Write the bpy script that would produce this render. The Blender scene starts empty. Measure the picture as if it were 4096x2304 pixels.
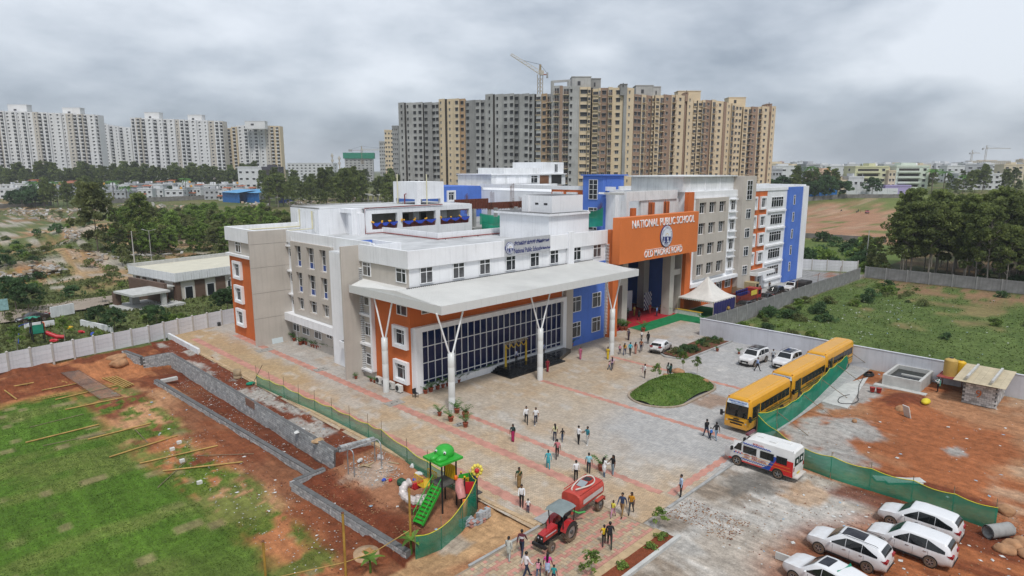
import bpy,bmesh,math,random
import numpy as np
from mathutils import Vector,Matrix,Euler
random.seed(7)
RS=np.random.RandomState(11)
SC=bpy.context.scene
COL=SC.collection
R=math.radians
# ------------------------ camera
CH=22.5
FPX,PITCH,YAW=2570.0,R(10.44),R(45.0)
cam_d=bpy.data.cameras.new('camera')
cam_d.sensor_width=36.0
cam_d.lens=36.0*FPX/4096.0
cam_d.clip_start=0.5
cam_d.clip_end=20000.0
cam=bpy.data.objects.new('camera',cam_d)
cam.location=(0,0,CH)
cam.rotation_euler=(R(90)-PITCH,0,YAW-R(90))
COL.objects.link(cam)
SC.camera=cam
# ------------------------ overcast sky
SUN_EL,SUN_AZ=R(58),R(238)
world=bpy.data.worlds.new('World')
SC.world=world
world.use_nodes=True
wn,wl=world.node_tree.nodes,world.node_tree.links
wn.clear()
def WN(t,**k):
 n=wn.new(t)
 for a,b in k.items():
  if a in n.bl_rna.properties:setattr(n,a,b)
  else:n.inputs[a].default_value=b
 return n
tc=WN('ShaderNodeTexCoord')
sky=WN('ShaderNodeTexSky',sky_type='NISHITA',sun_disc=False,sun_elevation=SUN_EL,sun_rotation=R(90)-SUN_AZ)
sep=WN('ShaderNodeSeparateXYZ');wl.new(tc.outputs['Generated'],sep.inputs[0])
# project the direction onto a cloud deck so that the clouds foreshorten to the horizon
def wmath(op,a,b=None):
 n=WN('ShaderNodeMath',operation=op)
 for i,v in enumerate((a,b)):
  if v is None:continue
  if isinstance(v,(int,float)):n.inputs[i].default_value=v
  else:wl.new(v,n.inputs[i])
 return n.outputs[0]
zc=wmath('ADD',wmath('ABSOLUTE',sep.outputs['Z']),0.50)
cx,cy=wmath('DIVIDE',sep.outputs['X'],zc),wmath('DIVIDE',sep.outputs['Y'],zc)
cmb=WN('ShaderNodeCombineXYZ');wl.new(cx,cmb.inputs[0]);wl.new(cy,cmb.inputs[1]);wl.new(wmath('MULTIPLY',sep.outputs['Z'],2.6),cmb.inputs[2])
n1=WN('ShaderNodeTexNoise',Scale=1.15,Detail=9.0,Roughness=0.52,Distortion=0.10);wl.new(cmb.outputs[0],n1.inputs['Vector'])
n2=WN('ShaderNodeTexNoise',Scale=3.0,Detail=9.0,Roughness=0.54,Distortion=0.10)
mp=WN('ShaderNodeMapping');mp.inputs['Location'].default_value=(3.7,1.2,0);wl.new(cmb.outputs[0],mp.inputs['Vector']);wl.new(mp.outputs[0],n2.inputs['Vector'])
mixn=wmath('ADD',wmath('MULTIPLY',n1.outputs['Fac'],0.58),wmath('MULTIPLY',n2.outputs['Fac'],0.42))
ramp=WN('ShaderNodeValToRGB');wl.new(mixn,ramp.inputs[0])
cr=ramp.color_ramp
cr.elements[0].position=0.39;cr.elements[0].color=(0.215,0.248,0.295,1)
cr.elements[1].position=0.60;cr.elements[1].color=(0.535,0.567,0.612,1)
e=cr.elements.new(0.46);e.color=(0.315,0.35,0.40,1)
e=cr.elements.new(0.52);e.color=(0.41,0.445,0.492,1)
sk=WN('ShaderNodeMix',data_type='RGBA',blend_type='MULTIPLY');sk.inputs[0].default_value=1.0
wl.new(sky.outputs[0],sk.inputs[6]);sk.inputs[7].default_value=(0.08,0.08,0.08,1)
cmx=WN('ShaderNodeMix',data_type='RGBA');cmx.inputs[0].default_value=0.90
wl.new(sk.outputs[2],cmx.inputs[6]);wl.new(ramp.outputs[0],cmx.inputs[7])
bg=WN('ShaderNodeBackground',Strength=1.0);wl.new(cmx.outputs[2],bg.inputs[0])
wo=WN('ShaderNodeOutputWorld');wl.new(bg.outputs[0],wo.inputs[0])
sun_d=bpy.data.lights.new('sun','SUN')
sun_d.energy=1.5;sun_d.angle=R(10);sun_d.color=(1.0,0.965,0.92)
sun=bpy.data.objects.new('sun',sun_d)
sun.rotation_euler=Vector((math.cos(SUN_EL)*math.cos(SUN_AZ),math.cos(SUN_EL)*math.sin(SUN_AZ),math.sin(SUN_EL))).to_track_quat('Z','Y').to_euler()
sun.location=(0,0,300)
COL.objects.link(sun)
vs=SC.view_settings
SC.display_settings.display_device='sRGB'
vs.view_transform='Standard';vs.look='None';vs.exposure=0.72;vs.gamma=1.0;vs.use_curve_mapping=False
SC.cycles.use_denoising=True
SC.cycles.max_bounces=6;SC.cycles.diffuse_bounces=3;SC.cycles.glossy_bounces=3;SC.cycles.transparent_max_bounces=12
SC.cycles.transmission_bounces=3;SC.cycles.volume_bounces=0
SC.cycles.caustics_reflective=False;SC.cycles.caustics_refractive=False
# ------------------------ surveying: where a sight line meets the ground
_fw=np.array([math.cos(PITCH)*math.cos(YAW),math.cos(PITCH)*math.sin(YAW),-math.sin(PITCH)])
_rt=np.array([math.sin(YAW),-math.cos(YAW),0.0]);_up=np.cross(_rt,_fw)
def ray(x,y):return _fw+_rt*(x-2048)/FPX+_up*(1152-y)/FPX
def gp(x,y,z=0.0):
 d=ray(x,y);t=(z-CH)/d[2]
 return Vector((d[0]*t,d[1]*t,z))
def dp(x,depth,z=0.0):
 d=ray(x,678.5);d=d/(d@_fw)
 return Vector((d[0]*depth,d[1]*depth,z))
def survey(ox,oy,s=2.14667):return lambda x,y,z=0.0:gp(ox+x/s,oy+y/s,z)
SA,SB,SD,SN=survey(900,1200),survey(900,800),survey(2000,1150),survey(1900,1629)
SG,SQ,SM,S0=survey(2700,1300),survey(2896,1629),survey(1000,1629),survey(0,800)
S1,S8,S4,SF=survey(0,1300),survey(2900,1000,2.1463),survey(2900,500,2.1463),survey(0,300)
SP=survey(2000,650)
# ------------------------ materials
MATS={}
def mat(name,c=None,rough=0.7,var=0.10,scale=2.0,bump=0.0,bscale=None,metal=0.0,rnd=0.0,streak=0.0,c2=None,spec=0.4,detail=5.0,coat=0.0,dirt=0.0):
 if name in MATS:return MATS[name]
 m=bpy.data.materials.new(name);m.use_nodes=True
 N,L=m.node_tree.nodes,m.node_tree.links
 b=N['Principled BSDF']
 b.inputs['Roughness'].default_value=rough
 b.inputs['Metallic'].default_value=metal
 b.inputs['Specular IOR Level'].default_value=spec
 if coat:b.inputs['Coat Weight'].default_value=coat
 t=N.new('ShaderNodeTexCoord')
 ns=N.new('ShaderNodeTexNoise');ns.inputs['Scale'].default_value=scale;ns.inputs['Detail'].default_value=detail
 ns.inputs['Roughness'].default_value=0.62
 L.new(t.outputs['Object'],ns.inputs['Vector'])
 mx=N.new('ShaderNodeMix');mx.data_type='RGBA'
 lo=tuple(max(0,v*(1-2*var))for v in c);hi=tuple(min(1,v*(1+1.2*var))for v in(c2 or c))
 rm=N.new('ShaderNodeMapRange');rm.inputs[1].default_value=0.3;rm.inputs[2].default_value=0.7
 L.new(ns.outputs['Fac'],rm.inputs[0]);L.new(rm.outputs[0],mx.inputs[0])
 mx.inputs[6].default_value=(*lo,1);mx.inputs[7].default_value=(*hi,1)
 out=mx.outputs[2]
 if streak:
  mpn=N.new('ShaderNodeMapping');mpn.inputs['Scale'].default_value=(2.2,2.2,0.12);L.new(t.outputs['Object'],mpn.inputs['Vector'])
  s2=N.new('ShaderNodeTexNoise');s2.inputs['Scale'].default_value=1.6;s2.inputs['Detail'].default_value=6;L.new(mpn.outputs[0],s2.inputs['Vector'])
  r2=N.new('ShaderNodeMapRange');r2.inputs[1].default_value=0.5;r2.inputs[2].default_value=0.75;r2.inputs[3].default_value=1.0;r2.inputs[4].default_value=1-streak
  L.new(s2.outputs['Fac'],r2.inputs[0])
  ml=N.new('ShaderNodeMix');ml.data_type='RGBA';ml.blend_type='MULTIPLY';ml.inputs[0].default_value=1.0
  L.new(out,ml.inputs[6]);L.new(r2.outputs[0],ml.inputs[7]);out=ml.outputs[2]
 if rnd:
  oi=N.new('ShaderNodeObjectInfo')
  r3=N.new('ShaderNodeMapRange');r3.inputs[3].default_value=1-rnd;r3.inputs[4].default_value=1+rnd
  L.new(oi.outputs['Random'],r3.inputs[0])
  ml=N.new('ShaderNodeMix');ml.data_type='RGBA';ml.blend_type='MULTIPLY';ml.inputs[0].default_value=1.0
  L.new(out,ml.inputs[6]);L.new(r3.outputs[0],ml.inputs[7]);out=ml.outputs[2]
 if dirt:
  sz=N.new('ShaderNodeSeparateXYZ');L.new(t.outputs['Object'],sz.inputs[0]);nd=N.new('ShaderNodeTexNoise');nd.inputs['Scale'].default_value=2.2;nd.inputs['Detail'].default_value=7;L.new(t.outputs['Object'],nd.inputs['Vector'])
  ad=N.new('ShaderNodeMath');ad.operation='MULTIPLY_ADD';ad.inputs[1].default_value=-1.3;L.new(nd.outputs['Fac'],ad.inputs[0]);L.new(sz.outputs['Z'],ad.inputs[2])
  rd_=N.new('ShaderNodeMapRange');rd_.inputs[1].default_value=-.35;rd_.inputs[2].default_value=.45;rd_.inputs[3].default_value=dirt;rd_.inputs[4].default_value=0.02;L.new(ad.outputs[0],rd_.inputs[0])
  md=N.new('ShaderNodeMix');md.data_type='RGBA';L.new(rd_.outputs[0],md.inputs[0]);L.new(out,md.inputs[6]);md.inputs[7].default_value=(.30,.20,.13,1);out=md.outputs[2]
 L.new(out,b.inputs['Base Color'])
 if bump:
  nb=N.new('ShaderNodeTexNoise');nb.inputs['Scale'].default_value=bscale or scale*6;nb.inputs['Detail'].default_value=4
  L.new(t.outputs['Object'],nb.inputs['Vector'])
  bp=N.new('ShaderNodeBump');bp.inputs['Strength'].default_value=min(1,bump*10);bp.inputs['Distance'].default_value=bump
  L.new(nb.outputs['Fac'],bp.inputs['Height']);L.new(bp.outputs[0],b.inputs['Normal'])
 MATS[name]=m
 return m
def leafmat(name,c,c2,rnd=0.25,trans=0.45):
 if name in MATS:return MATS[name]
 m=mat(name,c,rough=0.65,var=0.25,scale=0.55,rnd=rnd,c2=c2,spec=0.25)
 N,L=m.node_tree.nodes,m.node_tree.links
 b=N['Principled BSDF'];o=N['Material Output']
 tr=N.new('ShaderNodeBsdfTranslucent');ms=N.new('ShaderNodeMixShader');ms.inputs[0].default_value=trans
 L.new(b.inputs['Base Color'].links[0].from_socket,tr.inputs[0])
 L.new(b.outputs[0],ms.inputs[1]);L.new(tr.outputs[0],ms.inputs[2]);L.new(ms.outputs[0],o.inputs[0])
 return m
def netmat(name,c,opac):
 m=mat(name,c,rough=0.8,var=0.14,scale=0.5,spec=0.1)
 N,L=m.node_tree.nodes,m.node_tree.links
 b=N['Principled BSDF'];o=N['Material Output']
 tp=N.new('ShaderNodeBsdfTransparent');ms=N.new('ShaderNodeMixShader');ms.inputs[0].default_value=opac
 L.new(tp.outputs[0],ms.inputs[1]);L.new(b.outputs[0],ms.inputs[2]);L.new(ms.outputs[0],o.inputs[0])
 return m
WHITE=mat('white_render',(0.80,0.81,0.83),0.75,0.045,0.35,streak=0.13)
WHITE2=mat('white_render_weathered',(0.72,0.735,0.745),0.8,0.07,0.6,streak=0.2)
TAUPE=mat('taupe_render',(0.50,0.458,0.41),0.8,0.05,0.3,streak=0.10)
ORANGE=mat('orange_render',(0.56,0.135,0.030),0.8,0.07,0.4,streak=0.10)
SIGNOR=mat('orange_sign_panel',(0.66,0.175,0.040),0.6,0.04,0.3)
BLUE=mat('blue_render',(0.085,0.185,0.58),0.8,0.07,0.4,streak=0.10)
UPVC=mat('white_window_frame',(0.80,0.81,0.82),0.4,0.02)
GLASS=mat('dark_window_glass',(0.020,0.024,0.032),0.06,0.2,0.4,spec=0.6)
CURTAIN=mat('curtained_window_glass',(0.085,0.085,0.09),0.12,0.3,1.2,spec=0.5)
NAVYGL=mat('navy_tinted_glass',(0.007,0.015,0.070),0.05,0.25,0.15,spec=0.22)
BLUEPAN=mat('blue_window_film',(0.03,0.075,0.28),0.15,0.2,1.0)
ROOFCON=mat('roof_screed',(0.47,0.48,0.49),0.9,0.12,0.25,c2=(0.56,0.57,0.58))
SHEET=mat('profiled_roof_sheet',(0.70,0.70,0.68),0.5,0.05,0.3)
CLAD=mat('grey_aluminium_cladding',(0.64,0.65,0.64),0.35,0.03,0.4,spec=0.5)
DARK=mat('dark_metal',(0.02,0.02,0.022),0.5,0.1)
BLACKST=mat('black_granite',(0.015,0.016,0.018),0.15,0.2,3.0)
REDPIPE=mat('red_pipe',(0.24,0.03,0.025),0.5,0.1)
YELPIPE=mat('cream_pipe',(0.66,0.62,0.42),0.5,0.05)
CONC=mat('bare_concrete',(0.36,0.36,0.35),0.9,0.14,0.7,streak=0.2,bump=0.01)
CONCL=mat('pale_concrete',(0.50,0.50,0.48),0.9,0.1,1.1,streak=0.1)
RUST=mat('rusty_steel',(0.16,0.065,0.035),0.85,0.2,4)
TERRA=mat('terracotta',(0.34,0.085,0.045),0.7,0.15,5)
FROND=leafmat('palm_leaf',(0.058,0.166,0.043),(0.139,0.296,0.065))
LEAFD=leafmat('dark_leaf',(0.043,0.098,0.043),(0.108,0.186,0.074))
LEAFE=leafmat('eucalyptus_leaf',(0.065,0.124,0.049),(0.235,0.275,0.080))
LEAFY=leafmat('young_leaf',(0.083,0.182,0.047),(0.275,0.375,0.085))
LEAFG=leafmat('fresh_leaf',(0.05,0.14,0.02),(0.15,0.28,0.05))
LEAFO=leafmat('olive_leaf',(0.108,0.152,0.055),(0.240,0.260,0.101))
BARK=mat('bark',(0.16,0.13,0.105),0.9,0.25,3,bump=0.02)
BARKP=mat('pale_bark',(0.36,0.32,0.27),0.9,0.25,2)
GRASSM=leafmat('grass_blade',(0.085,0.155,0.022),(0.135,0.215,0.04),rnd=0.05,trans=0.25)
BAMBOO=mat('bamboo',(0.42,0.27,0.08),0.6,0.15,3)
BAMBOOG=mat('weathered_bamboo',(0.22,0.17,0.11),0.8,0.2,3)
WOOD=mat('timber',(0.38,0.20,0.07),0.75,0.2,3)
# ------------------------ mesh collecting
class MB:
 def __init__(s):s.v=[];s.f=[];s.m=[];s.mats=[];s.sm=[]
 def mi(s,m):
  if m not in s.mats:s.mats.append(m)
  return s.mats.index(m)
 def add(s,v,f,m,smooth=False):
  o=len(s.v);s.v.extend([tuple(p)for p in v]);k=s.mi(m)
  for q in f:s.f.append(tuple(i+o for i in q));s.m.append(k);s.sm.append(smooth)
 def box(s,a,b,m):
  x0,y0,z0=(min(a[i],b[i])for i in range(3));x1,y1,z1=(max(a[i],b[i])for i in range(3))
  s.add([(x0,y0,z0),(x1,y0,z0),(x1,y1,z0),(x0,y1,z0),(x0,y0,z1),(x1,y0,z1),(x1,y1,z1),(x0,y1,z1)],[(0,3,2,1),(4,5,6,7),(0,1,5,4),(1,2,6,5),(2,3,7,6),(3,0,4,7)],m)
  return s
 def prism(s,poly,z0,z1,m,cap=True):
  n=len(poly);v=[(p[0],p[1],z0)for p in poly]+[(p[0],p[1],z1)for p in poly]
  f=[(i,(i+1)%n,n+(i+1)%n,n+i)for i in range(n)]
  if cap:f+=[tuple(range(n-1,-1,-1)),tuple(range(n,2*n))]
  s.add(v,f,m);return s
 def bar(s,a,b,w,h,m):
  a,b=Vector(a),Vector(b);d=(b-a)
  if d.length<1e-6:return s
  d.normalize();u=Vector((0,0,1))if abs(d.z)<0.95 else Vector((1,0,0))
  r=d.cross(u).normalized();u=r.cross(d)
  v=[p+r*(w/2*i)+u*(h/2*j)for p in(a,b)for i,j in((-1,-1),(1,-1),(1,1),(-1,1))]
  s.add(v,[(0,1,2,3),(7,6,5,4),(0,4,5,1),(1,5,6,2),(2,6,7,3),(3,7,4,0)],m);return s
 def tube(s,pts,r,m,n=8,cap=True,smooth=True):
  pts=[Vector(p)for p in pts];rs=r if isinstance(r,(list,tuple))else[r]*len(pts)
  rings=[];ref=None
  for i,p in enumerate(pts):
   d=(pts[min(i+1,len(pts)-1)]-pts[max(i-1,0)])
   d=d.normalized()if d.length>1e-9 else Vector((0,0,1))
   if ref is None:ref=Vector((0,0,1))if abs(d.z)<0.9 else Vector((1,0,0))
   u=(ref-d*ref.dot(d)).normalized();w=d.cross(u);ref=u
   rings.append([p+(u*math.cos(2*math.pi*k/n)+w*math.sin(2*math.pi*k/n))*rs[i]for k in range(n)])
  v=[q for g in rings for q in g];f=[]
  for i in range(len(pts)-1):
   for k in range(n):f.append((i*n+k,i*n+(k+1)%n,(i+1)*n+(k+1)%n,(i+1)*n+k))
  s.add(v,f,m,smooth)
  if cap:s.add(rings[0],[tuple(range(n-1,-1,-1))],m);s.add(rings[-1],[tuple(range(n))],m)
  return s
 def lathe(s,c,prof,m,n=14,smooth=True):
  v=[];f=[]
  for r_,z in prof:v+=[(c[0]+r_*math.cos(2*math.pi*k/n),c[1]+r_*math.sin(2*math.pi*k/n),c[2]+z)for k in range(n)]
  for i in range(len(prof)-1):
   for k in range(n):f.append((i*n+k,i*n+(k+1)%n,(i+1)*n+(k+1)%n,(i+1)*n+k))
  s.add(v,f,m,smooth)
  s.add(v[-n:],[tuple(range(n))],m);return s
 def ball(s,c,r,m,n=10,k=6,smooth=True):
  rx,ry,rz=r if isinstance(r,(tuple,list))else(r,r,r)
  v=[];f=[]
  for i in range(k+1):
   t=math.pi*i/k
   for j in range(n):
    a=2*math.pi*j/n
    v.append((c[0]+rx*math.sin(t)*math.cos(a),c[1]+ry*math.sin(t)*math.sin(a),c[2]-rz*math.cos(t)))
  for i in range(k):
   for j in range(n):f.append((i*n+j,i*n+(j+1)%n,(i+1)*n+(j+1)%n,(i+1)*n+j))
  s.add(v,f,m,smooth);return s
 def mesh(s,name):
  me=bpy.data.meshes.new(name);me.from_pydata([tuple(p)for p in s.v],[],s.f)
  for m in s.mats:me.materials.append(m)
  if s.f:
   me.polygons.foreach_set('material_index',np.array(s.m,dtype=np.int32))
   me.polygons.foreach_set('use_smooth',np.array(s.sm,dtype=bool))
  me.update();return me
 def build(s,name,parent=None,**k):return link(name,s.mesh(name),parent,**k)
def world_m(o):
 m=o.matrix_basis.copy()if hasattr(o,'matrix_basis')else Matrix()
 if o.parent:m=world_m(o.parent)@o.matrix_parent_inverse@m
 return m
def link(name,data,parent=None,loc=None,rz=0.0,world=True,scale=None,label=None,cat=None,group=None,kind=None):
 o=bpy.data.objects.new(name,data);COL.objects.link(o)
 if parent is not None:
  o.parent=parent
  if world:o.matrix_parent_inverse=world_m(parent).inverted()
 if loc is not None:o.location=loc
 if rz:o.rotation_euler=(0,0,rz)
 if scale is not None:o.scale=scale if isinstance(scale,(tuple,list))else(scale,)*3
 tag(o,label,cat,group,kind)
 return o
def tag(o,label=None,cat=None,group=None,kind=None):
 for k,v in(('label',label),('category',cat),('group',group),('kind',kind)):
  if v:o[k]=v
 return o
def thing(name,label,cat,loc=(0,0,0),rz=0.0,group=None,scale=None):
 return link(name,None,None,loc,rz,True,scale,label,cat,group)
def copy_tree(o,parent=None,loc=None,rz=None,label=None,group=None,scale=None,world=False):
 c=o.copy();COL.objects.link(c)
 if parent is not None:c.parent=parent
 if loc is not None:c.location=loc
 if rz is not None:c.rotation_euler=(0,0,rz)
 if scale is not None:c.scale=scale if isinstance(scale,(tuple,list))else(scale,)*3
 if label:c['label']=label
 if group:c['group']=group
 for ch in list(o.children):copy_tree(ch,c)
 return c
WORKSHOP=bpy.data.scenes.new('workshop')
def evaluated_mesh(o):
 WORKSHOP.collection.objects.link(o);vl=WORKSHOP.view_layers[0];vl.update();dg=vl.depsgraph
 return bpy.data.meshes.new_from_object(o.evaluated_get(dg))
def text_mesh(txt,size,m,extrude=0.02,align='CENTER',bold=0.0,spacing=1.0):
 cu=bpy.data.curves.new('lettering','FONT');cu.body=txt;cu.size=size;cu.extrude=extrude;cu.offset=bold
 cu.align_x=align;cu.align_y='CENTER';cu.space_character=spacing;cu.resolution_u=3
 to=bpy.data.objects.new('lettering',cu);me=evaluated_mesh(to)
 bpy.data.objects.remove(to);bpy.data.curves.remove(cu)
 me.materials.clear();me.materials.append(m)
 for p in me.polygons:p.material_index=0
 return me
def text_on(name,txt,size,m,parent,loc,face,extrude=0.02,align='CENTER',bold=0.0,sx=1.0,world=True,spacing=1.0,tilt=90):
 me=text_mesh(txt,size,m,extrude,align,bold,spacing)
 o=link(name,me,parent,loc,world=world);o.rotation_euler=(R(tilt),0,face);o.scale=(sx,1,1)
 return o
def fit_text(txt,size,width,m,parent,loc,extrude=0.02,face=0.0,bold=0.012,world=True,name='lettering'):
 me=text_mesh(txt,size,m,extrude,'CENTER',bold);xs=[v.co.x for v in me.vertices];w=max(xs)-min(xs)
 o=link(name,me,parent,loc,world=world);o.rotation_euler=(R(90),0,face);o.scale=(width/w,1,1)
 return o
# ------------------------ terrain
def sst(a,b,x):t=np.clip((x-a)/(b-a),0,1);return t*t*(3-2*t)
_perm=RS.randint(0,1<<30,4096)
def vnoise(x,y,seed=0):
 xi,yi=np.floor(x).astype(np.int64),np.floor(y).astype(np.int64);fx,fy=x-xi,y-yi
 fx,fy=fx*fx*(3-2*fx),fy*fy*(3-2*fy)
 def h(a,b):return(_perm[(a*73+b*179+seed*31)&4095]&0xffff)/65535.0
 return(h(xi,yi)*(1-fx)+h(xi+1,yi)*fx)*(1-fy)+(h(xi,yi+1)*(1-fx)+h(xi+1,yi+1)*fx)*fy
def fbm(x,y,seed=0,o=4):
 s=0;a=0.5;t=0
 for i in range(o):s=s+a*vnoise(x*2**i,y*2**i,seed+i);t+=a;a*=0.55
 return s/t
MOUNDS=[(24,178,3.0,9),(41,210,5.0,9),(33,190,3.5,7),(52,250,5.0,16),(22,168,-2.0,7),(46,188,1.6,8),(15,205,4.0,10),(60,232,2.5,9)]
def zg(x,y):
 x=np.asarray(x,float);y=np.asarray(y,float)
 z=np.full(np.broadcast(x,y).shape,-0.06)
 lawn=np.where(y>27,-1.3,-1.3+1.2*(27-y)/1.7)
 lawn=np.where(y<25.3,-0.1,lawn)
 lawn=np.where(y>83.5,-1.3+0.9*sst(83.5,89,y),lawn)
 z=np.where((x<20.5)&(y<91)&(y>25.3),lawn,z)
 z=np.where((x>=20.5)&(x<24.35)&(y>43.4)&(y<84),np.where(x<21.9,-1.3,-1.55),z)
 z=np.where((x>=20.5)&(x<24.35)&(y>=84)&(y<91),np.maximum(lawn,-0.9),z)
 z=np.where((x>=20.5)&(x<27.4)&(y>29)&(y<=43.4),-1.0+(x-20.5)/6.9*0.85,z)
 z=np.where((x>=20.5)&(x<28.0)&(y>25.3)&(y<=29),-0.1-sst(25.3,29,y)*(0.9-np.clip((x-20.5)/6.9,0,1)*0.8),z)
 z=np.where((y>92)&(x<60),-0.5,z)
 for mx,my,h,w in MOUNDS:z=z+h*np.exp(-((x-mx)**2+(y-my)**2)/(w*w))
 d,l=(x+y)*0.7071,(x-y)*0.7071
 z=z+10.5*sst(300,440,d)*sst(-40,120,l)
 z=z+4.0*sst(440,560,d)*sst(40,120,-l)
 z=z+5.0*sst(600,1400,d)
 return z
_ts=np.geomspace(24,6000,900)
def gt(px,py):
 d=ray(px,py);d=d/math.hypot(d[0],d[1]);ts=_ts
 for _ in range(2):
  X,Y,Z=d[0]*ts,d[1]*ts,CH+d[2]*ts
  k=np.nonzero(Z<=zg(X,Y))[0];i=int(k[0])if len(k)else len(ts)-1
  if _==0:ts=np.linspace(ts[max(0,i-1)],ts[i],40)
 return Vector((X[i],Y[i],float(zg(X[i],Y[i]))))
def survey(ox,oy,s=2.14667):
 def f(x,y,z=None):
  px,py=ox+x/s,oy+y/s
  return gt(px,py)if z is None else gp(px,py,z)
 return f
SA,SB,SD,SN=survey(900,1200),survey(900,800),survey(2000,1150),survey(1900,1629)
SG,SQ,SM,S0=survey(2700,1300),survey(2896,1629),survey(1000,1629),survey(0,800)
S1,S8,S4,SF=survey(0,1300),survey(2900,1000,2.1463),survey(2900,500,2.1463),survey(0,300)
SP=survey(2000,650)
def surfmat(name,brick=None,bump=0.02,nscale=1.5,rough=0.95,var=0.22,fine=9.0,drag=0.0):
 m=bpy.data.materials.new(name);m.use_nodes=True
 N,L=m.node_tree.nodes,m.node_tree.links;b=N['Principled BSDF']
 b.inputs['Roughness'].default_value=rough;b.inputs['Specular IOR Level'].default_value=0.2
 at=N.new('ShaderNodeAttribute');at.attribute_name='Col'
 t=N.new('ShaderNodeTexCoord');out=at.outputs['Color']
 for sc,v in((nscale,var),(fine,var*0.8),(0.12,var*0.5)):
  ns=N.new('ShaderNodeTexNoise');ns.inputs['Scale'].default_value=sc;ns.inputs['Detail'].default_value=6;ns.inputs['Roughness'].default_value=0.65
  L.new(t.outputs['Object'],ns.inputs['Vector'])
  r=N.new('ShaderNodeMapRange');r.inputs[1].default_value=0.3;r.inputs[2].default_value=0.7;r.inputs[3].default_value=1-v;r.inputs[4].default_value=1+v
  L.new(ns.outputs['Fac'],r.inputs[0])
  ml=N.new('ShaderNodeMix');ml.data_type='RGBA';ml.blend_type='MULTIPLY';ml.inputs[0].default_value=1
  L.new(out,ml.inputs[6]);L.new(r.outputs[0],ml.inputs[7]);out=ml.outputs[2]
 if drag:
  mpn=N.new('ShaderNodeMapping');mpn.inputs['Rotation'].default_value=(0,0,R(20));mpn.inputs['Scale'].default_value=(1.5,.13,1);L.new(t.outputs['Object'],mpn.inputs['Vector'])
  ns=N.new('ShaderNodeTexNoise');ns.inputs['Scale'].default_value=1.3;ns.inputs['Detail'].default_value=7;ns.inputs['Roughness'].default_value=.7;L.new(mpn.outputs[0],ns.inputs['Vector'])
  r=N.new('ShaderNodeMapRange');r.inputs[1].default_value=.35;r.inputs[2].default_value=.65;r.inputs[3].default_value=1-drag;r.inputs[4].default_value=1+drag;L.new(ns.outputs['Fac'],r.inputs[0])
  ml=N.new('ShaderNodeMix');ml.data_type='RGBA';ml.blend_type='MULTIPLY';ml.inputs[0].default_value=1;L.new(out,ml.inputs[6]);L.new(r.outputs[0],ml.inputs[7]);out=ml.outputs[2]
 if brick:
  bt=N.new('ShaderNodeTexBrick');bt.inputs['Scale'].default_value=1.0;bt.inputs['Brick Width'].default_value=brick;bt.inputs['Row Height'].default_value=brick*0.62
  bt.inputs['Mortar Size'].default_value=brick*0.05;bt.inputs['Mortar Smooth'].default_value=0.3;bt.inputs['Bias'].default_value=-0.1
  bt.inputs['Color1'].default_value=(0.86,0.86,0.86,1);bt.inputs['Color2'].default_value=(1.16,1.13,1.1,1);bt.inputs['Mortar'].default_value=(0.62,0.6,0.57,1)
  mpn=N.new('ShaderNodeMapping');mpn.inputs['Rotation'].default_value=(0,0,R(45));L.new(t.outputs['Object'],mpn.inputs['Vector']);L.new(mpn.outputs[0],bt.inputs['Vector'])
  ml=N.new('ShaderNodeMix');ml.data_type='RGBA';ml.blend_type='MULTIPLY';ml.inputs[0].default_value=1
  L.new(out,ml.inputs[6]);L.new(bt.outputs['Color'],ml.inputs[7]);out=ml.outputs[2]
 L.new(out,b.inputs['Base Color'])
 nb=N.new('ShaderNodeTexNoise');nb.inputs['Scale'].default_value=nscale*4;nb.inputs['Detail'].default_value=8;L.new(t.outputs['Object'],nb.inputs['Vector'])
 bp=N.new('ShaderNodeBump');bp.inputs['Strength'].default_value=0.8;bp.inputs['Distance'].default_value=bump
 L.new(nb.outputs['Fac'],bp.inputs['Height']);L.new(bp.outputs[0],b.inputs['Normal'])
 return m
def gridmesh(name,xs,ys,zf,colf,m,keep=None):
 X,Y=np.meshgrid(xs,ys,indexing='ij');Z=zf(X,Y);n,k=X.shape
 me=bpy.data.meshes.new(name)
 V=np.stack([X,Y,Z],-1).reshape(-1,3)
 I=np.arange(n*k).reshape(n,k)
 F=np.stack([I[:-1,:-1],I[1:,:-1],I[1:,1:],I[:-1,1:]],-1).reshape(-1,4)
 if keep is not None:
  cxm,cym=(X[:-1,:-1]+X[1:,1:])/2,(Y[:-1,:-1]+Y[1:,1:])/2
  F=F[keep(cxm,cym).reshape(-1)]
 me.vertices.add(len(V));me.vertices.foreach_set('co',V.ravel().astype(np.float32))
 me.loops.add(F.size);me.loops.foreach_set('vertex_index',F.ravel().astype(np.int32))
 me.polygons.add(len(F));me.polygons.foreach_set('loop_start',np.arange(0,F.size,4,dtype=np.int32))
 me.polygons.foreach_set('use_smooth',np.ones(len(F),dtype=bool))
 me.update();me.validate()
 C=np.concatenate([colf(X,Y).reshape(-1,3),np.ones((len(V),1))],1).astype(np.float32)
 ca=me.color_attributes.new('Col','FLOAT_COLOR','POINT');ca.data.foreach_set('color',C.ravel())
 me.materials.append(m)
 return me
def lerp(a,b,t):return a*(1-t[...,None])+np.array(b)*t[...,None]
REDSOIL,CLAY,TAN,SCRUB,CEMENT=(0.30,0.105,0.042),(0.145,0.040,0.018),(0.42,0.26,0.145),(0.085,0.110,0.032),(0.33,0.32,0.30)
GREEN,GREENL,PINK=(0.070,0.125,0.022),(0.098,0.140,0.038),(0.34,0.19,0.115)
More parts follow.
